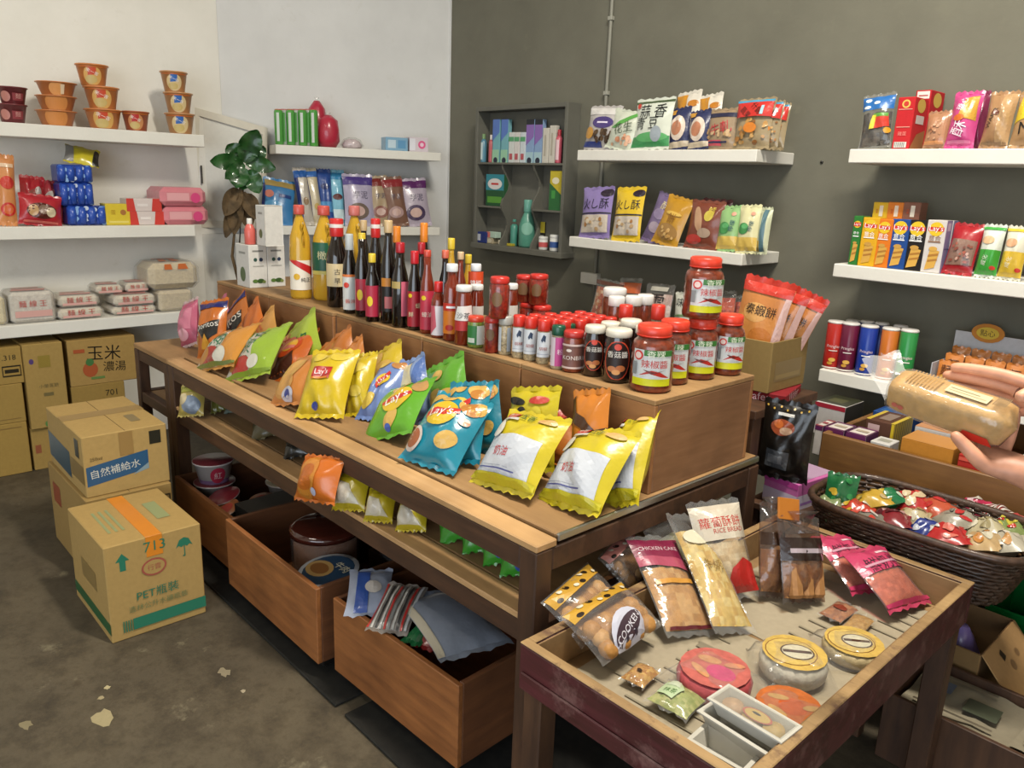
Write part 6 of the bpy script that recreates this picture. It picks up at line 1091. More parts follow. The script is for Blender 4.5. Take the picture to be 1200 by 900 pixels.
traybag((822, 706), (885, 701), (829, 588), 58, 'tall white and red rice bread pack with red lettering', '#d8c8b0', .07, ('#d8bc90', '#e0c8a0', '#d0b080'), [('r', 0, .6, 1, 1, '#d8ccb8'), ('t', '蘿蔔酥餅', .5, .8, .8, '#c83a30'), ('t', 'RICE BREAD', .6, .7, .6, '#c8584a'), ('p', [(.35, 0), (1, 0), (1, .3), (.75, .38), (.5, .28)], '#c82c28'), ('r', .1, .1, .16, .55, '#f0e8dc')], (.02, .6), res=(10, 14))
traybag((772, 690), (806, 668), (758, 598), 62, 'clear pale bag tip behind the rice bread pack', '#c8c4a8', .05, ('#c8c090', '#d0c8a0'), (), (.05, .6))
for i, (bl, br, tp_, lb) in enumerate((((882, 702), (908, 696), (896, 590), 'dark tied bag of bread sticks with orange label'), ((909, 714), (956, 697), (926, 606), 'dark-topped bag of brown toast slices tied at the neck'))):
    T, mt, w, h = traybag(bl, br, tp_, 66, lb, '#3a241a', .07, ('#b8864e', '#a87440', '#c4945c'), [('r', 0, .48, 1, .78, '#2c1a14'), ('r', .1, .58, .9, .64, '#b8a8b0')] if i else [('r', 0, .55, 1, .7, '#3a2418')], (.03, .5), film='film_dark', pinch=.02)
    z_ = h*.92
    mb = MB(); mb.lathe([(w*.3, h*.8), (w*.12, h*.88), (w*.22, h), (w*.3, h*1.06)], 12, '#3a2418', wob=lambda a, r, z: 1+.18*math.sin(5*a)); mb.obj('tied_neck', 'film_dark', T)
    if i == 0: MB().box(-.02, .045, -.05, -.044, h*.82, h*1.05, '#c87a28', .001).obj('orange_label', 'print', T)
    else:
        for k in range(3): MB().box(-w*.38+k*w*.26, -w*.15+k*w*.26, -.025, .02, h*.05, h*.48, '#b88450', .008).obj('toast_slice', 'food', T)
for i, (bl, br, tp_, lb) in enumerate((((1002, 713), (1030, 688), (966, 633), 'pink wrapped long bread pack behind the other'), ((1046, 735), (1077, 702), (1003, 648), 'pink wrapped long bread pack lying over its twin'))):
    T, mt, w, h = traybag(bl, br, tp_, 30, lb, '#c83c62', .055, ('#c4935a', '#b8844c', '#cc9c64'), [('r', 0, .55, 1, 1, '#d0406c'), ('t', '鮮奶棒', .5, .68, .7, '#3a1c2c'), ('r', .1, .66, .9, .7, '#d8a0b4'), ('r', .55, .86, .9, .9, '#f4d0d8'), ('r', 0, 0, 1, .06, '#d0406c')], (.04, .6), film='film_pink', sealcol='#cc4468')
def cake(px, py, rx, ry, h, col, lb, nm='round_bread', spots=(), side=None, z=None, ang=0, film=True, specs=None):
    z = z or NZ; q = onz(px, py, z+h); r = rx*depth(q)/FPX; T = thing(nm, lb, 'bread', yawm((q.x, q.y, z), ang))
    o = MB().lathe([(r*.86, 0), (r*.98, h*.25), (r, h*.6), (r*.93, h*.9), (r*.7, h), (.0001, h*1.02)], 24, side or col).obj('cake', 'food', T)
    decals(o, topS(-r, r, -r, r, h*1.02), 2*r, 2*r, specs or [], 'topping', 'food', base=.001)
    if film:
        f = wavefn(px); G = [[(-r*1.2+r*2.4*i/10, -r*1.06+r*2.12*j/10, max(.004, (h*1.12)*(1-max(abs(i/5-1), abs(j/5-1))**4)+.004*f(i/5-1, j/5-1)+.001)) for i in range(11)] for j in range(11)]
        MB().grid(G, '#fff').obj('wrapper', 'film', T)
    return T
swirl = [('e', .5, .5, .47, .47, '#d8b45a'), *[('e', .45, .5, .38-.004*0, .36, '#8a5a2c')], ('e', .45, .5, .365, .345, '#dcbc66'), ('e', .54, .5, .25, .21, '#4a2a1a'), ('e', .54, .5, .225, .185, '#e4dcc0'), ('r', .33, .47, .75, .54, '#4a2a1a')]
cake(931, 765, 39, 27, .05, '#d8b45a', 'clear-wrapped yellow swiss roll slice with chocolate swirl', 'roll_cake', side='#d8d0bc', specs=swirl, ang=.7)
cake(1001, 752, 35, 18, .035, '#d4b054', 'clear-wrapped yellow swiss roll slice near the pink packs', 'roll_cake', side='#c8b488', specs=swirl, ang=.7)
cake(838, 783, 44, 28, .045, '#c4555a', 'pink round bread in a clear wrapper', specs=[('e', .5, .5, .46, .46, '#cc6a60'), ('e', .62, .45, .2, .16, '#d83c78'), ('e', .35, .6, .16, .08, '#d89a68', 20), ('e', .4, .3, .18, .06, '#d89a68', -20), ('e', .66, .72, .14, .06, '#d8906a', 40)])
cake(925, 827, 41, 24, .04, '#cc6a28', 'orange round bread in a clear wrapper', specs=[('e', .5, .5, .46, .46, '#d07030'), ('e', .55, .5, .2, .2, '#d8601c'), ('e', .3, .55, .15, .06, '#d8a860', 30), ('e', .45, .25, .16, .06, '#d8a860', -10), ('e', .75, .65, .12, .06, '#d8a860', 50)])
def flat(px0, py0, px1, py1, px2, py2, h, lb, col, fillcol, prints, nm='bread_pack', film='film', z=None):
    a, b, c = onz(px0, py0, z or NZ), onz(px1, py1, z or NZ), onz(px2, py2, z or NZ)    # bottom-left, bottom-right, top point
    mt = frame((a+b)/2+V(0, 0, h*.5), b-a, c-(a+b)/2); return bag(nm, lb, 'bread pack', mt, (b-a).length, (c-(a+b)/2).length, h, col, prints, fill=(.04, .96), fillcol=fillcol, film=film, res=(10, 12))
flat(757, 826, 800, 858, 808, 815, .035, 'green-labelled melon bread pack near the tray front', '#a8b45c', ('#a8b060', '#98a450', '#c0c078'), [('p', [(.1, .25), (.5, .2), (.6, .6), (.35, .9), (.1, .7)], '#c8dcb0'), ('t', '抹茶', .35, .4, .3, '#4a7a34'), ('p', [(.15, .6), (.5, .55), (.4, .85), (.2, .85)], '#d8e4c8')])
flat(727, 800, 750, 818, 762, 788, .03, 'small pack of golden sponge pieces at the tray front', '#c8923a', ('#c8903a', '#d8a850', '#b87c2c'), [('e', .5, .4, .1, .08, '#3a2416')])
flat(955, 724, 985, 735, 996, 712, .02, 'flat brown dried snack pack behind the swiss rolls', '#a86a3c', ('#a8683c', '#b87848', '#985a30'), [('e', .5, .5, .3, .2, '#8a3a28')])
flat(985, 738, 1010, 750, 1014, 726, .02, 'flat golden wafer pack beside the pink bread packs', '#c89a50', ('#c89a50', '#b8883c'), [])
# stacked white trays of cut rolls
zt0 = NZ
for i, (cs, lb) in enumerate((((808, 866, 872, 903), 'white plastic food tray at the bottom of the tray stack'), ((820, 833, 905, 887), 'white plastic food tray in the middle of the tray stack'), ((832, 818, 915, 868), 'white plastic food tray with sliced roll on top of the stack'))):
    z0 = zt0+.024*i; P = onz(cs[0], cs[1], z0+.034); Q = onz(cs[2], cs[3], z0+.034)
    e = Q-P; L = e.length; e.normalize(); n2 = V(-e.y, e.x, 0); W_ = min((onz(856, 804, NZ+.082)-onz(832, 818, NZ+.082)).length, .1)
    T = thing('food_tray', lb, 'tray', frame(V(P.x, P.y, z0)+V(0, 0, 0), e, (0, 0, 1)))
    mb = MB(); out = [(0, 0), (L, 0), (L, W_), (0, W_)]; rings = [(.012, 0), (.002, .03), (-.004, .031), (-.004, .034), (.004, .034), (.015, .003)]
    vs = []; fs = []
    for ins, z in rings: vs += [(x+(ins if x == 0 else -ins), y+(ins if y == 0 else -ins), z) for x, y in out]
    for k in range(len(rings)-1):
        for j in range(4): fs.append((k*4+j, k*4+(j+1) % 4, (k+1)*4+(j+1) % 4, (k+1)*4+j))
    fs += [(3, 2, 1, 0), tuple(20+j for j in range(4))]; mb.add(vs, fs, '#dcd8cc'); mb.obj('tray', 'plastic', T)
    if i == 2:
        for k, c in enumerate(('#d8b088', '#c8a05a', '#cfae64')): MB().lathe([(L*.13, .006), (L*.145, .014), (L*.13, .026), (.0001, .028)], 16, c, c=(L*(.21+.29*k), W_*.5)).obj('sliced_roll', 'food', T)
        decals(T, topS(L*.3, L*.8, W_*.25, W_*.8, .0285), .09, .055, [('e', .5, .5, .4, .3, '#c86a5a'), ('e', .5, .5, .34, .26, '#d8b868'), ('e', .45, .6, .12, .06, '#2c2418')], 'printing')
        MB().box(.001, L-.001, .001, W_-.001, .0345, .0352, '#fff', .0002).obj('cling_film', 'film', T)
# ================================================================== BASKET OF CANDY
BX0, BX1, BY0, BY1, BZ0, BZ1 = -.965, -.40, 2.05, 2.40, .50, .652
T = thing('wicker_basket', 'dark brown woven wicker basket filled with small candy bags', 'basket', yawm(((BX0+BX1)/2, (BY0+BY1)/2, BZ0)))
hw, hd, bh_ = (BX1-BX0)/2, (BY1-BY0)/2, BZ1-BZ0
def rr(a, s, off=0):
    c, s_ = math.cos(a), math.sin(a); n = 4.; k = (abs(c)**n+abs(s_)**n)**(-1/n); return ((hw*s+off)*c*k, (hd*s+off)*s_*k)
NP = 88
for k in range(13):
    z = .006+(bh_-.012)*k/12; s = .8+.2*k/12; pts = []
    for i in range(NP): x, y = rr(2*math.pi*i/NP, s, .0035*(1 if (i+k) % 2 else -1)); pts.append((x, y, z))
    MB().tube(pts, .0062, 5, closed=True).obj('woven_strand', 'wicker', T)
mb = MB()
for i in range(NP//2):
    a = 2*math.pi*(i*2+.5)/NP; p0, p1 = rr(a, .8), rr(a, 1); MB.tube(mb, [(p0[0], p0[1], .0), (p1[0], p1[1], bh_)], .0035, 5)
o = mb.obj('stakes', 'wicker', T); o['kind'] = 'stuff'
MB().tube([(*rr(2*math.pi*i/60, 1.0, .003), bh_) for i in range(60)], .011, 8, closed=True).obj('rim', 'wicker', T)
mb = MB(); mb.add([(*rr(2*math.pi*i/40, .79), z) for z in (.001, .007) for i in range(40)], [tuple(range(39, -1, -1)), tuple(range(40, 80))]+[(i, (i+1) % 40, 40+(i+1) % 40, 40+i) for i in range(40)], '#3a281c'); mb.obj('bottom', 'wicker', T)
def bask(px, py, w, h, ang, c, pr, lb, z=.615, tl=18):
    p = onz(px, py, z); d = V(math.cos(ang), math.sin(ang), 0); up = d*math.cos(math.radians(tl))+V(0, 0, math.sin(math.radians(tl)))
    bag('candy_bag', lb, 'candy bag', frame(p-up*h*.5, V(d.y, -d.x, 0), up), w, h, .06, c, pr, res=(9, 10), crease=.26)
dots = lambda cs, n=7, s=0: [('e', random.Random(s+i).uniform(.15, .85), random.Random(s+i+9).uniform(.12, .88), random.Random(s+i+5).uniform(.07, .16), random.Random(s+i+3).uniform(.06, .12), cs[i % len(cs)], 30*i) for i in range(n)]
for a in ((985, 580, .09, .13, 1.9, '#1f6a3c', dots(('#d8b43a', '#2f8a4a'), 6, 1), 'green and yellow candy bag standing at the basket end', .64, 60), (972, 596, .08, .1, 2.6, '#8a9a6a', dots(('#b8b08a',), 4, 2), 'dull green candy bag beside the green and yellow one'), (1000, 600, .1, .1, 1.2, '#c8402a', dots(('#d8b43a', '#e8e0d0'), 5, 3), 'red and yellow candy bag in front of the green one'), (1021, 588, .09, .11, .6, '#d0a83a', dots(('#c8b080', '#e0c868'), 5, 4), 'golden biscuit bag near the basket back'), (1040, 586, .08, .1, .9, '#1f7a4a', dots(('#d8c040', '#c8d8c0'), 5, 5), 'green and gold candy bag near the basket back'), (1015, 612, .1, .09, 0, '#8a8478', dots(('#c83a2c', '#d8d0c8'), 6, 6), 'silver and red candy bag near the basket front'), (1042, 611, .12, .11, .4, '#8a2830', dots(('#c89a98', '#5a1820'), 7, 7), 'dark red candy bag with pale marks'), (1072, 590, .14, .1, 1.5, '#c03030', dots(('#e0c8a0', '#d84a3c'), 5, 8), 'broad red candy bag against the basket back'), (1096, 596, .12, .11, 1.2, '#c8583a', dots(('#d8c8b0', '#c83030'), 6, 9), 'red and cream candy bag beside the broad red one'), (1068, 608, .09, .1, .3, '#c8b890', dots(('#a87848', '#d8d0b8'), 6, 10), 'beige wafer candy bag in the middle of the basket'), (1084, 624, .08, .1, 1.0, '#2c3c8a', dots(('#c8ccd8',), 4, 11), 'navy blue and white candy bag'), (1104, 630, .12, .12, .5, '#c02c2c', dots(('#d8d4d0', '#e07a6a'), 6, 12), 'red candy bag with silver shine near the basket front'), (1118, 612, .1, .12, .9, '#a8a090', dots(('#c83030', '#8a8478'), 6, 13), 'silver grey candy bag beside the red shiny one'), (1142, 598, .1, .1, 1.4, '#c8305a', dots(('#e8c8d0', '#d8d0c0'), 6, 14), 'magenta and white candy bag'), (1166, 606, .1, .1, 1.2, '#c84a4a', [('r', .1*i, 0, .1*i+.05, 1, '#e8e0d8') for i in range(9)], 'red and white striped candy bag'), (1155, 622, .12, .11, .3, '#c8bc98', dots(('#d8d0b8', '#a89a70'), 6, 15), 'cream nougat bag in the basket'), (1180, 622, .1, .1, .7, '#8a9a5a', dots(('#c83a30', '#d8c84a'), 6, 16), 'green and red candy bag at the basket end'), (1150, 637, .12, .1, .1, '#d0b080', dots(('#e0d8c0', '#c8843a'), 7, 17), 'pale orange biscuit bag near the basket front'), (1178, 638, .11, .1, .4, '#c8c0ac', dots(('#d8a060', '#e8e0d0'), 6, 18), 'white and orange cracker bag near the basket front')): bask(*a)
# support under the basket
T = thing('wooden_stool', 'brown wooden stool under the wicker basket', 'stool', yawm((-.82, 2.18, 0)))
MB().box(-.14, .14, -.13, .13, .478, .4994).obj('seat', 'wood_bin', T)
for x in (-.12, .08):
    for y in (-.12, .08): MB().box(x, x+.04, y, y+.04, 0, .478).obj('leg', 'wood_frame', T)
DIM[0] = .8
# ================================================================== CANDY COUNTER BOXES
def kbox(a, b, ft, y, d, lb, col, front=(), top=(), z=KZ+.0006, side=(), h=None):
    A, B = ony(a, ft, y), ony(b, ft, y); w = B.x-A.x; hh = h or (A.z+B.z)/2-z
    carton('candy_box', lb, 'box', yawm(((A.x+B.x)/2, y, z)), w-.003, d, hh, col, front, side, top)
pp = [('r', 0, 0, 1, .12, '#6a2c5c'), ('r', 0, .88, 1, 1, '#6a2c5c'), ('r', 0, 0, .06, 1, '#6a2c5c'), ('r', .94, 0, 1, 1, '#6a2c5c'), ('r', .2, .4, .8, .6, '#b8a890')]
for i, (a, b, ft) in enumerate(((955, 965, 499), (966, 990, 503), (991, 1016, 509))): kbox(a, b, ft, 2.6, .1, ['small white candy box with crimson edging beside the black bag', 'small white candy box with purple edging between two others', 'small white candy box with purple edging beside yellow-striped pack'][i], '#d8d0c8', [('r', 0, .85, 1, 1, '#6a2c5c')], pp if i else [(s[0], *s[1:5], '#a03040') for s in pp], side=[('r', 0, 0, 1, 1, '#5a2a58')])
kbox(955, 992, 474, 2.84, .16, 'white candy box with dark top and red edge behind the small boxes', '#cfcac8', [('r', 0, .86, 1, 1, '#b03040')], [('r', .02, .1, .98, 1, '#3a3c2c'), ('r', .2, .3, .7, .7, '#5a5a3c')], side=[('r', 0, 0, 1, 1, '#3a3a38')])
kbox(1014, 1050, 494, 2.72, .16, 'brown chocolate pack with yellow saw-tooth edges', '#5a3a2c', [('r', .1, .1, .5, .9, '#c8a8a8'), ('e', .3, .6, .14, .14, '#c84a6a'), ('r', .9, 0, 1, 1, '#d0b428')], [('r', 0, 0, .14, 1, '#d0b428'), ('r', .86, 0, 1, 1, '#d0b428'), ('r', .3, .2, .7, .8, '#8a7468')], side=[('r', 0, 0, 1, 1, '#c8ac2a'), *[('r', .05+.1*i, 0, .09+.1*i, 1, '#5a4a1c') for i in range(9)]])
kbox(1019, 1044, 519, 2.6, .08, 'small white printed candy box by the front board', '#cfcdc8', (), [('r', .2, .3, .8, .7, '#a8a89c')])
kbox(1022, 1070, 486, 2.92, .12, 'flat blue biscuit box at the back of the counter', '#244a8a', (), [('r', .1, .2, .9, .8, '#3a6aa8')])
kbox(1082, 1122, 494, 2.94, .14, 'flat white candy box at the back of the counter', '#d0d0d0', (), [('r', .1, .2, .6, .8, '#b8bcc4')])
kbox(1071, 1118, 504, 2.76, .12, 'white candy box with peach top behind the orange box', '#d0ccc8', (), [('r', 0, 0, 1, 1, '#c88a58')])
kbox(1055, 1120, 520, 2.6, .13, 'orange gift box standing by the front board', '#c0802c', [('r', 0, 0, 1, .04, '#a86a20')], [('r', 0, 0, 1, 1, '#c88a40')])
kbox(1122, 1180, 538, 2.59, .16, 'red chocolate box with printed pictures', '#b02a20', [('e', .2, .5, .12, .12, '#c8c0b0'), ('e', .5, .45, .16, .16, '#5a2418'), ('e', .8, .4, .12, .12, '#3a5a9a'), ('r', .02, .86, .98, .94, '#d85a48')], [('r', .1, .2, .9, .8, '#d8b8b8')])
kbox(1125, 1175, 515, 2.8, .15, 'dark red candy box behind the red chocolate box', '#7a2420', (), [('r', .1, .1, .9, .9, '#8a3a34')])
kbox(1183, 1240, 548, 2.6, .2, 'clear lidded tub of pale candies at the end of the red box', '#b8aeb4', [('e', .3, .5, .2, .2, '#d8c8c8'), ('e', .7, .4, .2, .2, '#c8b8c0')])
# ---- stand behind the table with the shrimp chip carton
T = thing('wooden_stand', 'dark wooden stand behind the table under the shrimp chip carton', 'stand', yawm((-1.42, 2.33, 0)))
MB().box(-.24, .25, -.2, .2, .815, .843).obj('top', 'wood_rail', T)
for x in (-.23, .19):
    for y in (-.19, .14): MB().box(x, x+.05, y, y+.05, 0, .815).obj('leg', 'wood_frame', T)
MB().box(-.23, .24, .17, .19, .5, .8).obj('back_board', 'wood_frame', T)
carton('biscuit_box', 'flat dark red biscuit box with white script under the carton', 'box', yawm((-1.31, 2.24, .8436), .25), .32, .2, .028, '#8a2028', [('t', 'Wafer', .7, .5, .3, '#d8b8c0')], [('t', 'Wafer', .5, .5, .6, '#d8b8c0')])
cz0 = .873
T = thing('snack_carton', 'open tan carton holding shrimp chip bags', 'box', yawm((-1.205, 2.25, cz0)))
cw_, cd_, chh = .26, .235, .165
MB().box(-cw_, 0, 0, .004, 0, chh, '#9c8250').obj('front_wall', 'paper', T); MB().box(-cw_, 0, cd_-.004, cd_, 0, chh*1.1, '#8a7248').obj('back_wall', 'paper', T); MB().box(-.004, 0, .004, cd_-.004, 0, chh, '#8f784a').obj('side_wall', 'paper', T); MB().box(-cw_, -cw_+.004, .004, cd_-.004, 0, chh, '#8f784a').obj('side_wall', 'paper', T); MB().box(-cw_+.004, -.004, .004, cd_-.004, 0, .004, '#8f784a').obj('bottom', 'paper', T)
decals(T, sideS(.01, cd_-.01, .01, chh-.01, 0), cd_, chh, [('r', .1, .15, .9, .6, '#857044'), ('r', .14, .2, .86, .3, '#95804e')])
shr = [('e', .5, .55, .44, .4, '#d8904a'), ('e', .4, .7, .26, .18, '#e0a864'), ('e', .62, .45, .24, .2, '#cc7e38'), ('e', .4, .25, .3, .18, '#e4b478'), ('r', 0, .9, 1, 1, '#cf3a2c'), ('t', '泰蝦餅', .5, .73, .62, '#2a1c14'), ('p', [(0, 0), (.3, 0), (.2, .3), (0, .45)], '#c8382c'), ('p', [(.85, .4), (1, .3), (1, .9), (.9, .9)], '#d8b0a8')]
for i, (x0, x1, y, tpx, lb) in enumerate(((-1.405, -1.232, 2.285, (905, 327), 'front shrimp chip bag in the open carton'), (-1.39, -1.235, 2.345, (926, 334), 'second shrimp chip bag in the open carton'), (-1.38, -1.24, 2.41, (950, 342), 'rearmost shrimp chip bag tilting out of the carton'))):
    mt, w, h = leanf(V(x0, y, cz0+.005), V(x1, y+.02, cz0+.005), tpx, 84); bag('shrimp_chip_bag', lb, 'chip bag', mt, w, h, .05, '#cf8648', shr, sealcol='#cf3a2c')
# black bag on a pink box
T = carton('gift_box', 'pink and white gift box beside the basket', 'box', yawm((-1.075, 2.16, .561), -.12), .12, .2, .085, '#c86aa8', [('r', 0, .0, 1, .55, '#d8c8dc'), ('r', 0, .8, 1, 1, '#c04a98')], [('r', 0, .0, 1, .55, '#d8ccdc'), ('r', .1, .15, .9, .25, '#a87ac0')], [('r', .1, 0, .9, 1, '#b89ab8')])
T = thing('wooden_stool', 'dark wooden stool under the pink gift box', 'stool', yawm((-1.1, 2.24, 0))); MB().box(-.065, .125, -.12, .14, .54, .5602).obj('seat', 'wood_frame', T)
for x in (-.06, .085):
    for y in (-.11, .09): MB().box(x, x+.035, y, y+.035, 0, .54).obj('leg', 'wood_frame', T)
P0, P1 = ony(886, 545, 2.13), ony(948, 551, 2.17); P0.z = P1.z = .6472; mt, w, h = leanf(P0, P1, (928, 470), 88)
bag('jerky_bag', 'glossy black jerky bag with food picture standing on the pink box', 'bag', mt, w, h, .05, '#17130f', [('e', .42, .7, .24, .16, '#9a4a2c'), ('e', .5, .66, .12, .08, '#c8a080'), ('e', .34, .74, .1, .08, '#c86a34'), ('r', .3, .86, .62, .9, '#d8d4cc'), ('p', [(.15, .12), (.6, .1), (.62, .36), (.16, .38)], '#4a4c50'), ('r', .2, .18, .5, .3, '#6a6c70'), *[('e', .08+.13*i, .97-.03*(i % 2), .02, .02, '#c8a040') for i in range(7)]], crease=.22)
# ================================================================== LOWER RIGHT CORNER
def openbox(x0, x1, y0, y1, h, lb, col, flaps=True, th=.004, mat='paper', nm='cardboard_box', cat='box', z0=.0004, inner=None):
    T = thing(nm, lb, cat, yawm(((x0+x1)/2, (y0+y1)/2, z0))); w, d = (x1-x0)/2, (y1-y0)/2
    MB().box(-w, w, -d, -d+th, 0, h, col).obj('front_wall', mat, T); MB().box(-w, w, d-th, d, 0, h, col).obj('back_wall', mat, T)
    for s in (-1, 1): MB().box(min(s*w, s*(w-th)), max(s*w, s*(w-th)), -d+th, d-th, 0, h, col).obj('side_wall', mat, T)
    MB().box(-w+th, w-th, -d+th, d-th, .001, .001+max(th, .006), col).obj('bottom', mat, T)
    if flaps:
        o = MB().box(-d, d, 0, .16, -.002, .002, '#b08a5c').obj('flap', mat, T, Matrix.Translation((w, 0, h)) @ Matrix.Rotation(.85, 4, 'Y') @ Matrix.Rotation(-math.pi/2, 4, 'Z')); decals(o, topS(-d, d, 0, .16, .002), 2*d, .16, [('e', .3, .7, .05, .05, '#8a6a48'), ('e', .55, .5, .05, .05, '#8a6a48'), ('e', .35, .4, .04, .04, '#8a6a48'), ('p', [(.6, .3), (.68, .35), (.7, .2), (.64, .15)], '#3a2c20')])
        MB().box(-w, w, -.1, 0, -.002, .002, '#8a6c44').obj('flap', mat, T, Matrix.Translation((0, -d-.003, h)) @ Matrix.Rotation(1.52, 4, 'X'))
    return T
openbox(-.79, -.505, 2.335, 2.63, .25, 'open cardboard box with printed flap on the floor below the basket', '#7a5c3c')
q = onz(1140, 735, .22); T = thing('plastic_bag', 'purple clear plastic bag standing in the open cardboard box', 'bag', yawm((-.6, 2.47, .009))); MB().lathe([(.05, 0), (.065, .08), (.06, .15), (.035, .21), (.02, .24)], 12, '#8a78b8', wob=lambda a, r, z: 1+.12*math.sin(5*a+30*z)).obj('bag', 'foil', T)
openbox(-.64, -.1, 2.03, 2.31, .2, 'dark wooden crate of newspapers on the floor beside the bread tray', '#3a2416', False, .014, 'wood_frame', 'wooden_crate', 'crate')
for i, (x, y, w, d, a) in enumerate(((-.48, 2.17, .27, .23, .04), (-.23, 2.17, .23, .23, -.06))):
    T = thing('newspaper', ['folded newspaper with dark pictures lying in the dark crate', 'crumpled newspaper lying over another in the dark crate'][i], 'newspaper', yawm((x, y, .0079), a)); f = wavefn(i+20)
    G = [[(-w/2+w*u/8, -d/2+d*v/8, .17+.012*i+.008*f(u/4-1, v/4)) for u in range(9)] for v in range(9)]; mb = MB(); mb.grid(G, '#8f8672'); vs = [(-w/2, -d/2), (w/2, -d/2), (w/2, d/2), (-w/2, d/2)]
    mb.box(-w/2+.01, w/2-.01, -d/2+.01, d/2-.01, .0 if i == 0 else .162, .16+.012*i, '#857c68', .004); o = mb.obj('pages', 'paper', T); decals(o, lambda u, v, oo: (-w/2+w*u, -d/2+d*v, .184+.012*i+oo), w, d, [('r', .1, .5, .35, .75, '#5a6678'), ('r', .5, .3, .8, .6, '#4a5040'), ('r', .1, .1, .8, .14, '#6a6252'), ('r', .1, .85, .7, .9, '#6a6252')])
T = openbox(-.62, -.15, 2.78, 3.1, .2, 'green plastic crate on the floor under the candy counter', '#117a36', False, .008, 'plastic', 'plastic_crate', 'crate')
for k in range(3): MB().box(-.24, .24, -.172, -.166, .03+.055*k, .06+.055*k, '#0f6a2e').obj('slat', 'plastic', T)
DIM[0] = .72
# ================================================================== THE PERSON'S HANDS AND THE LOAF
def cp3(px, py, d): return EYE+ray(px, py)*d
LA, LB = cp3(1043, 452, 1.30), cp3(1192, 503, 1.16)
ax = (LB-LA); LL = ax.length; ax.normalize(); upv = (CU*.75-CF*.66); upv = (upv-ax*upv.dot(ax)).normalized()
Mb = frame(LA, ax, upv)
T = thing('loaf_pack', 'long milk bread loaf in a clear wrapper held in two hands', 'bread pack', Mb)
def loaf(sx, s, col, tail=False):
    G = []; prof = []
    for i in range(17):
        t_ = i/16; k = (1-abs(2*t_-1)**9)**.4 if not tail else 1; x = LL*t_
        row = []
        for j in range(20):
            a = 2*math.pi*j/20; c, q = math.cos(a), math.sin(a); n = 4.5; m_ = (abs(c)**n+abs(q)**n)**(-1/n); row.append((x, .034*s*k*c*m_, .029*s*k*q*m_))
        row.append(row[0]); G.append(row)
    return G
MB().grid(loaf(1, 1, ''), '#d2a25a', flip=True).obj('loaf', 'food', T)
G = [[(x*1.02-.003, y*1.07, z*1.07+.0005*math.sin(x*160+j)) for j, (x, y, z) in enumerate(r)] for r in loaf(1, 1, '')]
MB().grid(G, '#fff', flip=True).obj('wrapper', 'film', T)
tc_ = [Mb.inverted() @ cp3(*p) for p in ((1037, 470, 1.31), (1062, 436, 1.33), (1010, 420, 1.35), (1054, 411, 1.37))]
tl_ = [[(tc_[0].lerp(tc_[1], v)).lerp(tc_[2].lerp(tc_[3], v), u)+V(0, 0, .003*math.sin(9*v+6*u)) for v in [k/8 for k in range(9)]] for u in [k/6 for k in range(7)]]
MB().grid(tl_, '#fff').obj('wrapper_tail', 'film_milky', T)
def S_top(u, v, o): y = .03-.06*v; return (LL*u, y, .033*1.09+o+.0008)
def S_front(u, v, o): return (LL*u, -.037*1.1-o-.0008, -.024+.048*v)
decals(T, lambda u, v, o: (LL*u, -.022+.044*v, .0318+o), LL, .056, [('r', .46, .25, .78, .75, '#d8cca4'), ('r', .48, .4, .76, .43, '#a89a78'), ('r', .48, .55, .7, .58, '#a89a78'), *[('r', .16+.028*i, .1, .172+.028*i, .9, '#b08a58') for i in range(9)], *[('r', .82+.014*i, .2, .827+.014*i, .8, '#7a6444') for i in range(7)]], 'label_sticker')
decals(T, lambda u, v, o: (LL*u, -.0372-o, -.02+.04*v), LL, .048, [('e', .15, .35, .025, .025, '#c86a58'), ('e', .2, .32, .025, .025, '#c86a58'), ('p', [(.66, 0), (.92, 0), (.88, .3), (.7, .34)], '#c82c1e')], 'printing')
# one person outside the frame, arms reaching in
def lp(x, y, z): return Mb @ V(x, y, z)
bm = bmesh.new(); lay = bm.verts.layers.skin.verify(); SK = {}
def sv(p, r): v = bm.verts.new(p); v[lay].radius = (r, r); v[lay].use_root = False; return v
def chain(start, pts):
    prev = start
    for p, r in pts: v = sv(p, r); bm.edges.new((prev, v)); prev = v
    return prev
pel = sv(V(.42, 1.3, .95), .14); pel[lay].use_root = True
chest = chain(pel, [(V(.42, 1.3, 1.1), .13), (V(.42, 1.3, 1.27), .145)])
neck = chain(chest, [(V(.41, 1.3, 1.43), .06), (V(.39, 1.3, 1.5), .055), (V(.36, 1.3, 1.6), .082), (V(.365, 1.3, 1.68), .085)])
hd_ = neck
chain(hd_, [(V(.29, 1.3, 1.64), .02), (V(.262, 1.3, 1.622), .013)])
for s in (-1, 1): chain(hd_, [(V(.38, 1.3+s*.085, 1.65), .02), (V(.385, 1.3+s*.1, 1.64), .016)])
for s in (-1, 1):
    chain(pel, [(V(.42, 1.3+s*.1, .88), .095), (V(.41, 1.3+s*.11, .48), .062), (V(.44, 1.3+s*.11, .1), .042), (V(.40, 1.3+s*.11, .04), .04), (V(.30, 1.3+s*.12, .03), .034)])
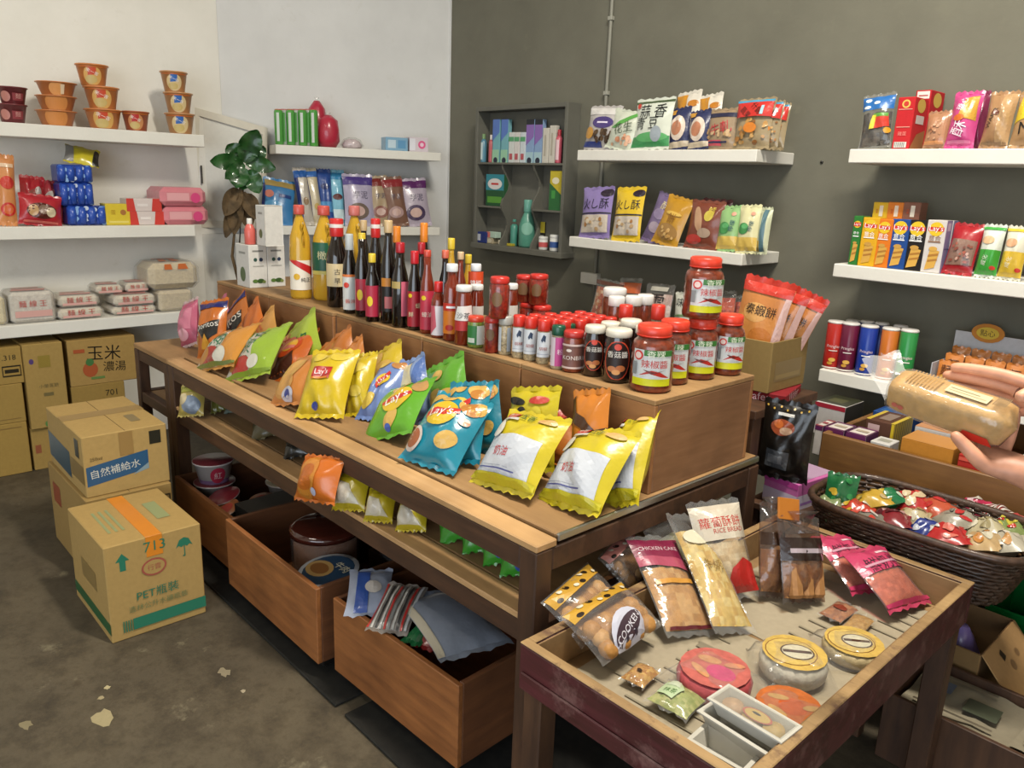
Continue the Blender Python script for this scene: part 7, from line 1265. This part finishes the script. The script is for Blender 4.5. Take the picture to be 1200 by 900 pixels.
# lower hand: palm under the right end of the loaf, thumb over the front
wr1 = V(.015, 1.235, 1.09)
h1 = chain(chest, [(V(.40, 1.12, 1.37), .06), (V(.33, 1.05, 1.12), .046), (V(.25, 1.1, 1.05), .044), (wr1, .028)])
pm = lp(LL*.93, -.012, -.062); palm1 = chain(h1, [(wr1.lerp(pm, .55), .03), (pm, .027)])
base = lp(LL*.98, -.048, -.045)
chain(palm1, [(lp(LL*.93, -.05, -.048), .014), (lp(LL*.82, -.056, -.027), .0115), (lp(LL*.72, -.056, -.013), .0098), (lp(LL*.655, -.053, -.006), .0075)])
for k in range(4):
    x = LL*(.93-.105*k); chain(palm1, [(lp(x, .0, -.053), .0105), (lp(x-.004, .03, -.046), .0095), (lp(x-.008, .05, -.022), .0085), (lp(x-.01, .05, .0), .0068)])
# upper hand: behind the loaf, fingers along its far top edge
wr2 = V(-.08, 1.5, 1.22)
h2 = chain(chest, [(V(.40, 1.48, 1.37), .06), (V(.3, 1.62, 1.14), .046), (V(.16, 1.58, 1.16), .042), (wr2, .028)])
pm2 = lp(LL*.98, .078, .02); palm2 = chain(h2, [(wr2.lerp(pm2, .55), .03), (pm2, .026)])
for k in range(4):
    z = .042-.018*k; L_ = (.115, .125, .12, .1)[k]; chain(palm2, [(lp(LL*.93, .064, z), .0112), (lp(LL*.93-L_*.42, .0585, z+.003), .0106), (lp(LL*.93-L_*.75, .054, z), .0096), (lp(LL*.93-L_, .051, z-.006), .0078)])
chain(palm2, [(lp(LL*1.02, .055, .045), .013), (lp(LL*.99, .025, .05), .011), (lp(LL*.94, .005, .047), .0085)])
me = bpy.data.meshes.new('body'); bm.to_mesh(me); bm.free()
PT = thing('person', 'person holding a wrapped loaf in both hands, wearing dark shirt', 'person', yawm((0, 0, 0)))
bo = bpy.data.objects.new('body', me); COL.objects.link(bo); bo.parent = PT
md = bo.modifiers.new('skin', 'SKIN'); md.use_smooth_shade = True; md.branch_smoothing = .4
ms = bo.modifiers.new('sub', 'SUBSURF'); ms.levels = 2; ms.render_levels = 2
dg = bpy.context.evaluated_depsgraph_get(); me2 = bpy.data.meshes.new_from_object(bo.evaluated_get(dg)); bo.modifiers.clear(); bo.data = me2; me2.materials.clear(); me2.materials.append(M('skin'))
for p in me2.polygons: p.use_smooth = True
# clothes and hair
mb = MB(); mb.lathe([(.16, .93), (.175, 1.05), (.185, 1.25), (.17, 1.37), (.09, 1.44)], 20, '#2c3038', c=(.42, 1.3), sy=1.2, sx=.95); mb.tube([(.41, 1.17, 1.38), (.37, 1.08, 1.24), (.34, 1.055, 1.15)], [.085, .075, .07], 12, '#2c3038'); mb.tube([(.41, 1.43, 1.38), (.35, 1.55, 1.24), (.315, 1.6, 1.17)], [.085, .075, .07], 12, '#2c3038'); mb.obj('shirt', 'paper', PT)
mb = MB(); mb.lathe([(.15, .8), (.17, .9), (.165, 1.0)], 20, '#23262e', c=(.42, 1.3), sy=1.2)
for s in (-1, 1): mb.tube([(.42, 1.3+s*.1, .9), (.41, 1.3+s*.11, .48), (.44, 1.3+s*.11, .1)], [.115, .085, .07], 14, '#23262e')
mb.obj('trousers', 'paper', PT)
MB().lathe([(.112*math.cos(t_)+1e-4, 1.665+.125*math.sin(t_)) for t_ in [-.75+k*(math.pi/2+.75)/12 for k in range(13)]], 28, '#1a1512', c=(.385, 1.3), sy=.88, wob=lambda a, r, z: (.8 if z < 1.70 and math.cos(a) < -.35 else 1)*(1+.015*math.sin(9*a+40*z))).obj('hair', 'paper', PT)
for s in (-1, 1):
    MB().lathe([(1e-4, -.011), (.008, -.008), (.011, 0), (.008, .008), (1e-4, .011)], 12, '#e8e4de').obj('eye', 'glossy', PT, Matrix.Translation((.283, 1.3+s*.033, 1.652)))
    MB().lathe([(1e-4, -.0055), (.0055, 0), (1e-4, .0055)], 10, '#241810').obj('iris', 'glossy', PT, Matrix.Translation((.275, 1.3+s*.033, 1.652)))
MB().box(.274, .29, 1.276, 1.324, 1.588, 1.598, '#a85a50', .004).obj('lips', 'plastic', PT)
for s in (-1, 1): MB().box(.27, .46, 1.3+s*.115-.045, 1.3+s*.115+.045, .0004, .075, '#2a2a2c', .02).obj('shoe', 'plastic', PT)

# paint stains on the floor
fl = bpy.data.objects['floor']; DIM[0] = 1
for i, (px, py, sx, sy, c) in enumerate(((122, 841, .045, .03, '#9a8e6c'), (263, 788, .03, .02, '#807660'), (30, 850, .025, .02, '#7c7258'), (126, 806, .012, .01, '#a89c78'), (285, 810, .012, .008, '#9a9078'), (118, 818, .01, .01, '#988c6c'))):
    q = onz(px, py, 0); r = random.Random(i); n = 12; vs = [(q.x+sx*math.cos(2*math.pi*k/n)*r.uniform(.5, 1.1), q.y+sy*math.sin(2*math.pi*k/n)*r.uniform(.5, 1.1), .0008) for k in range(n)]
    MB().add(vs, [tuple(range(n))], c).obj('paint_stain', 'paper', fl)
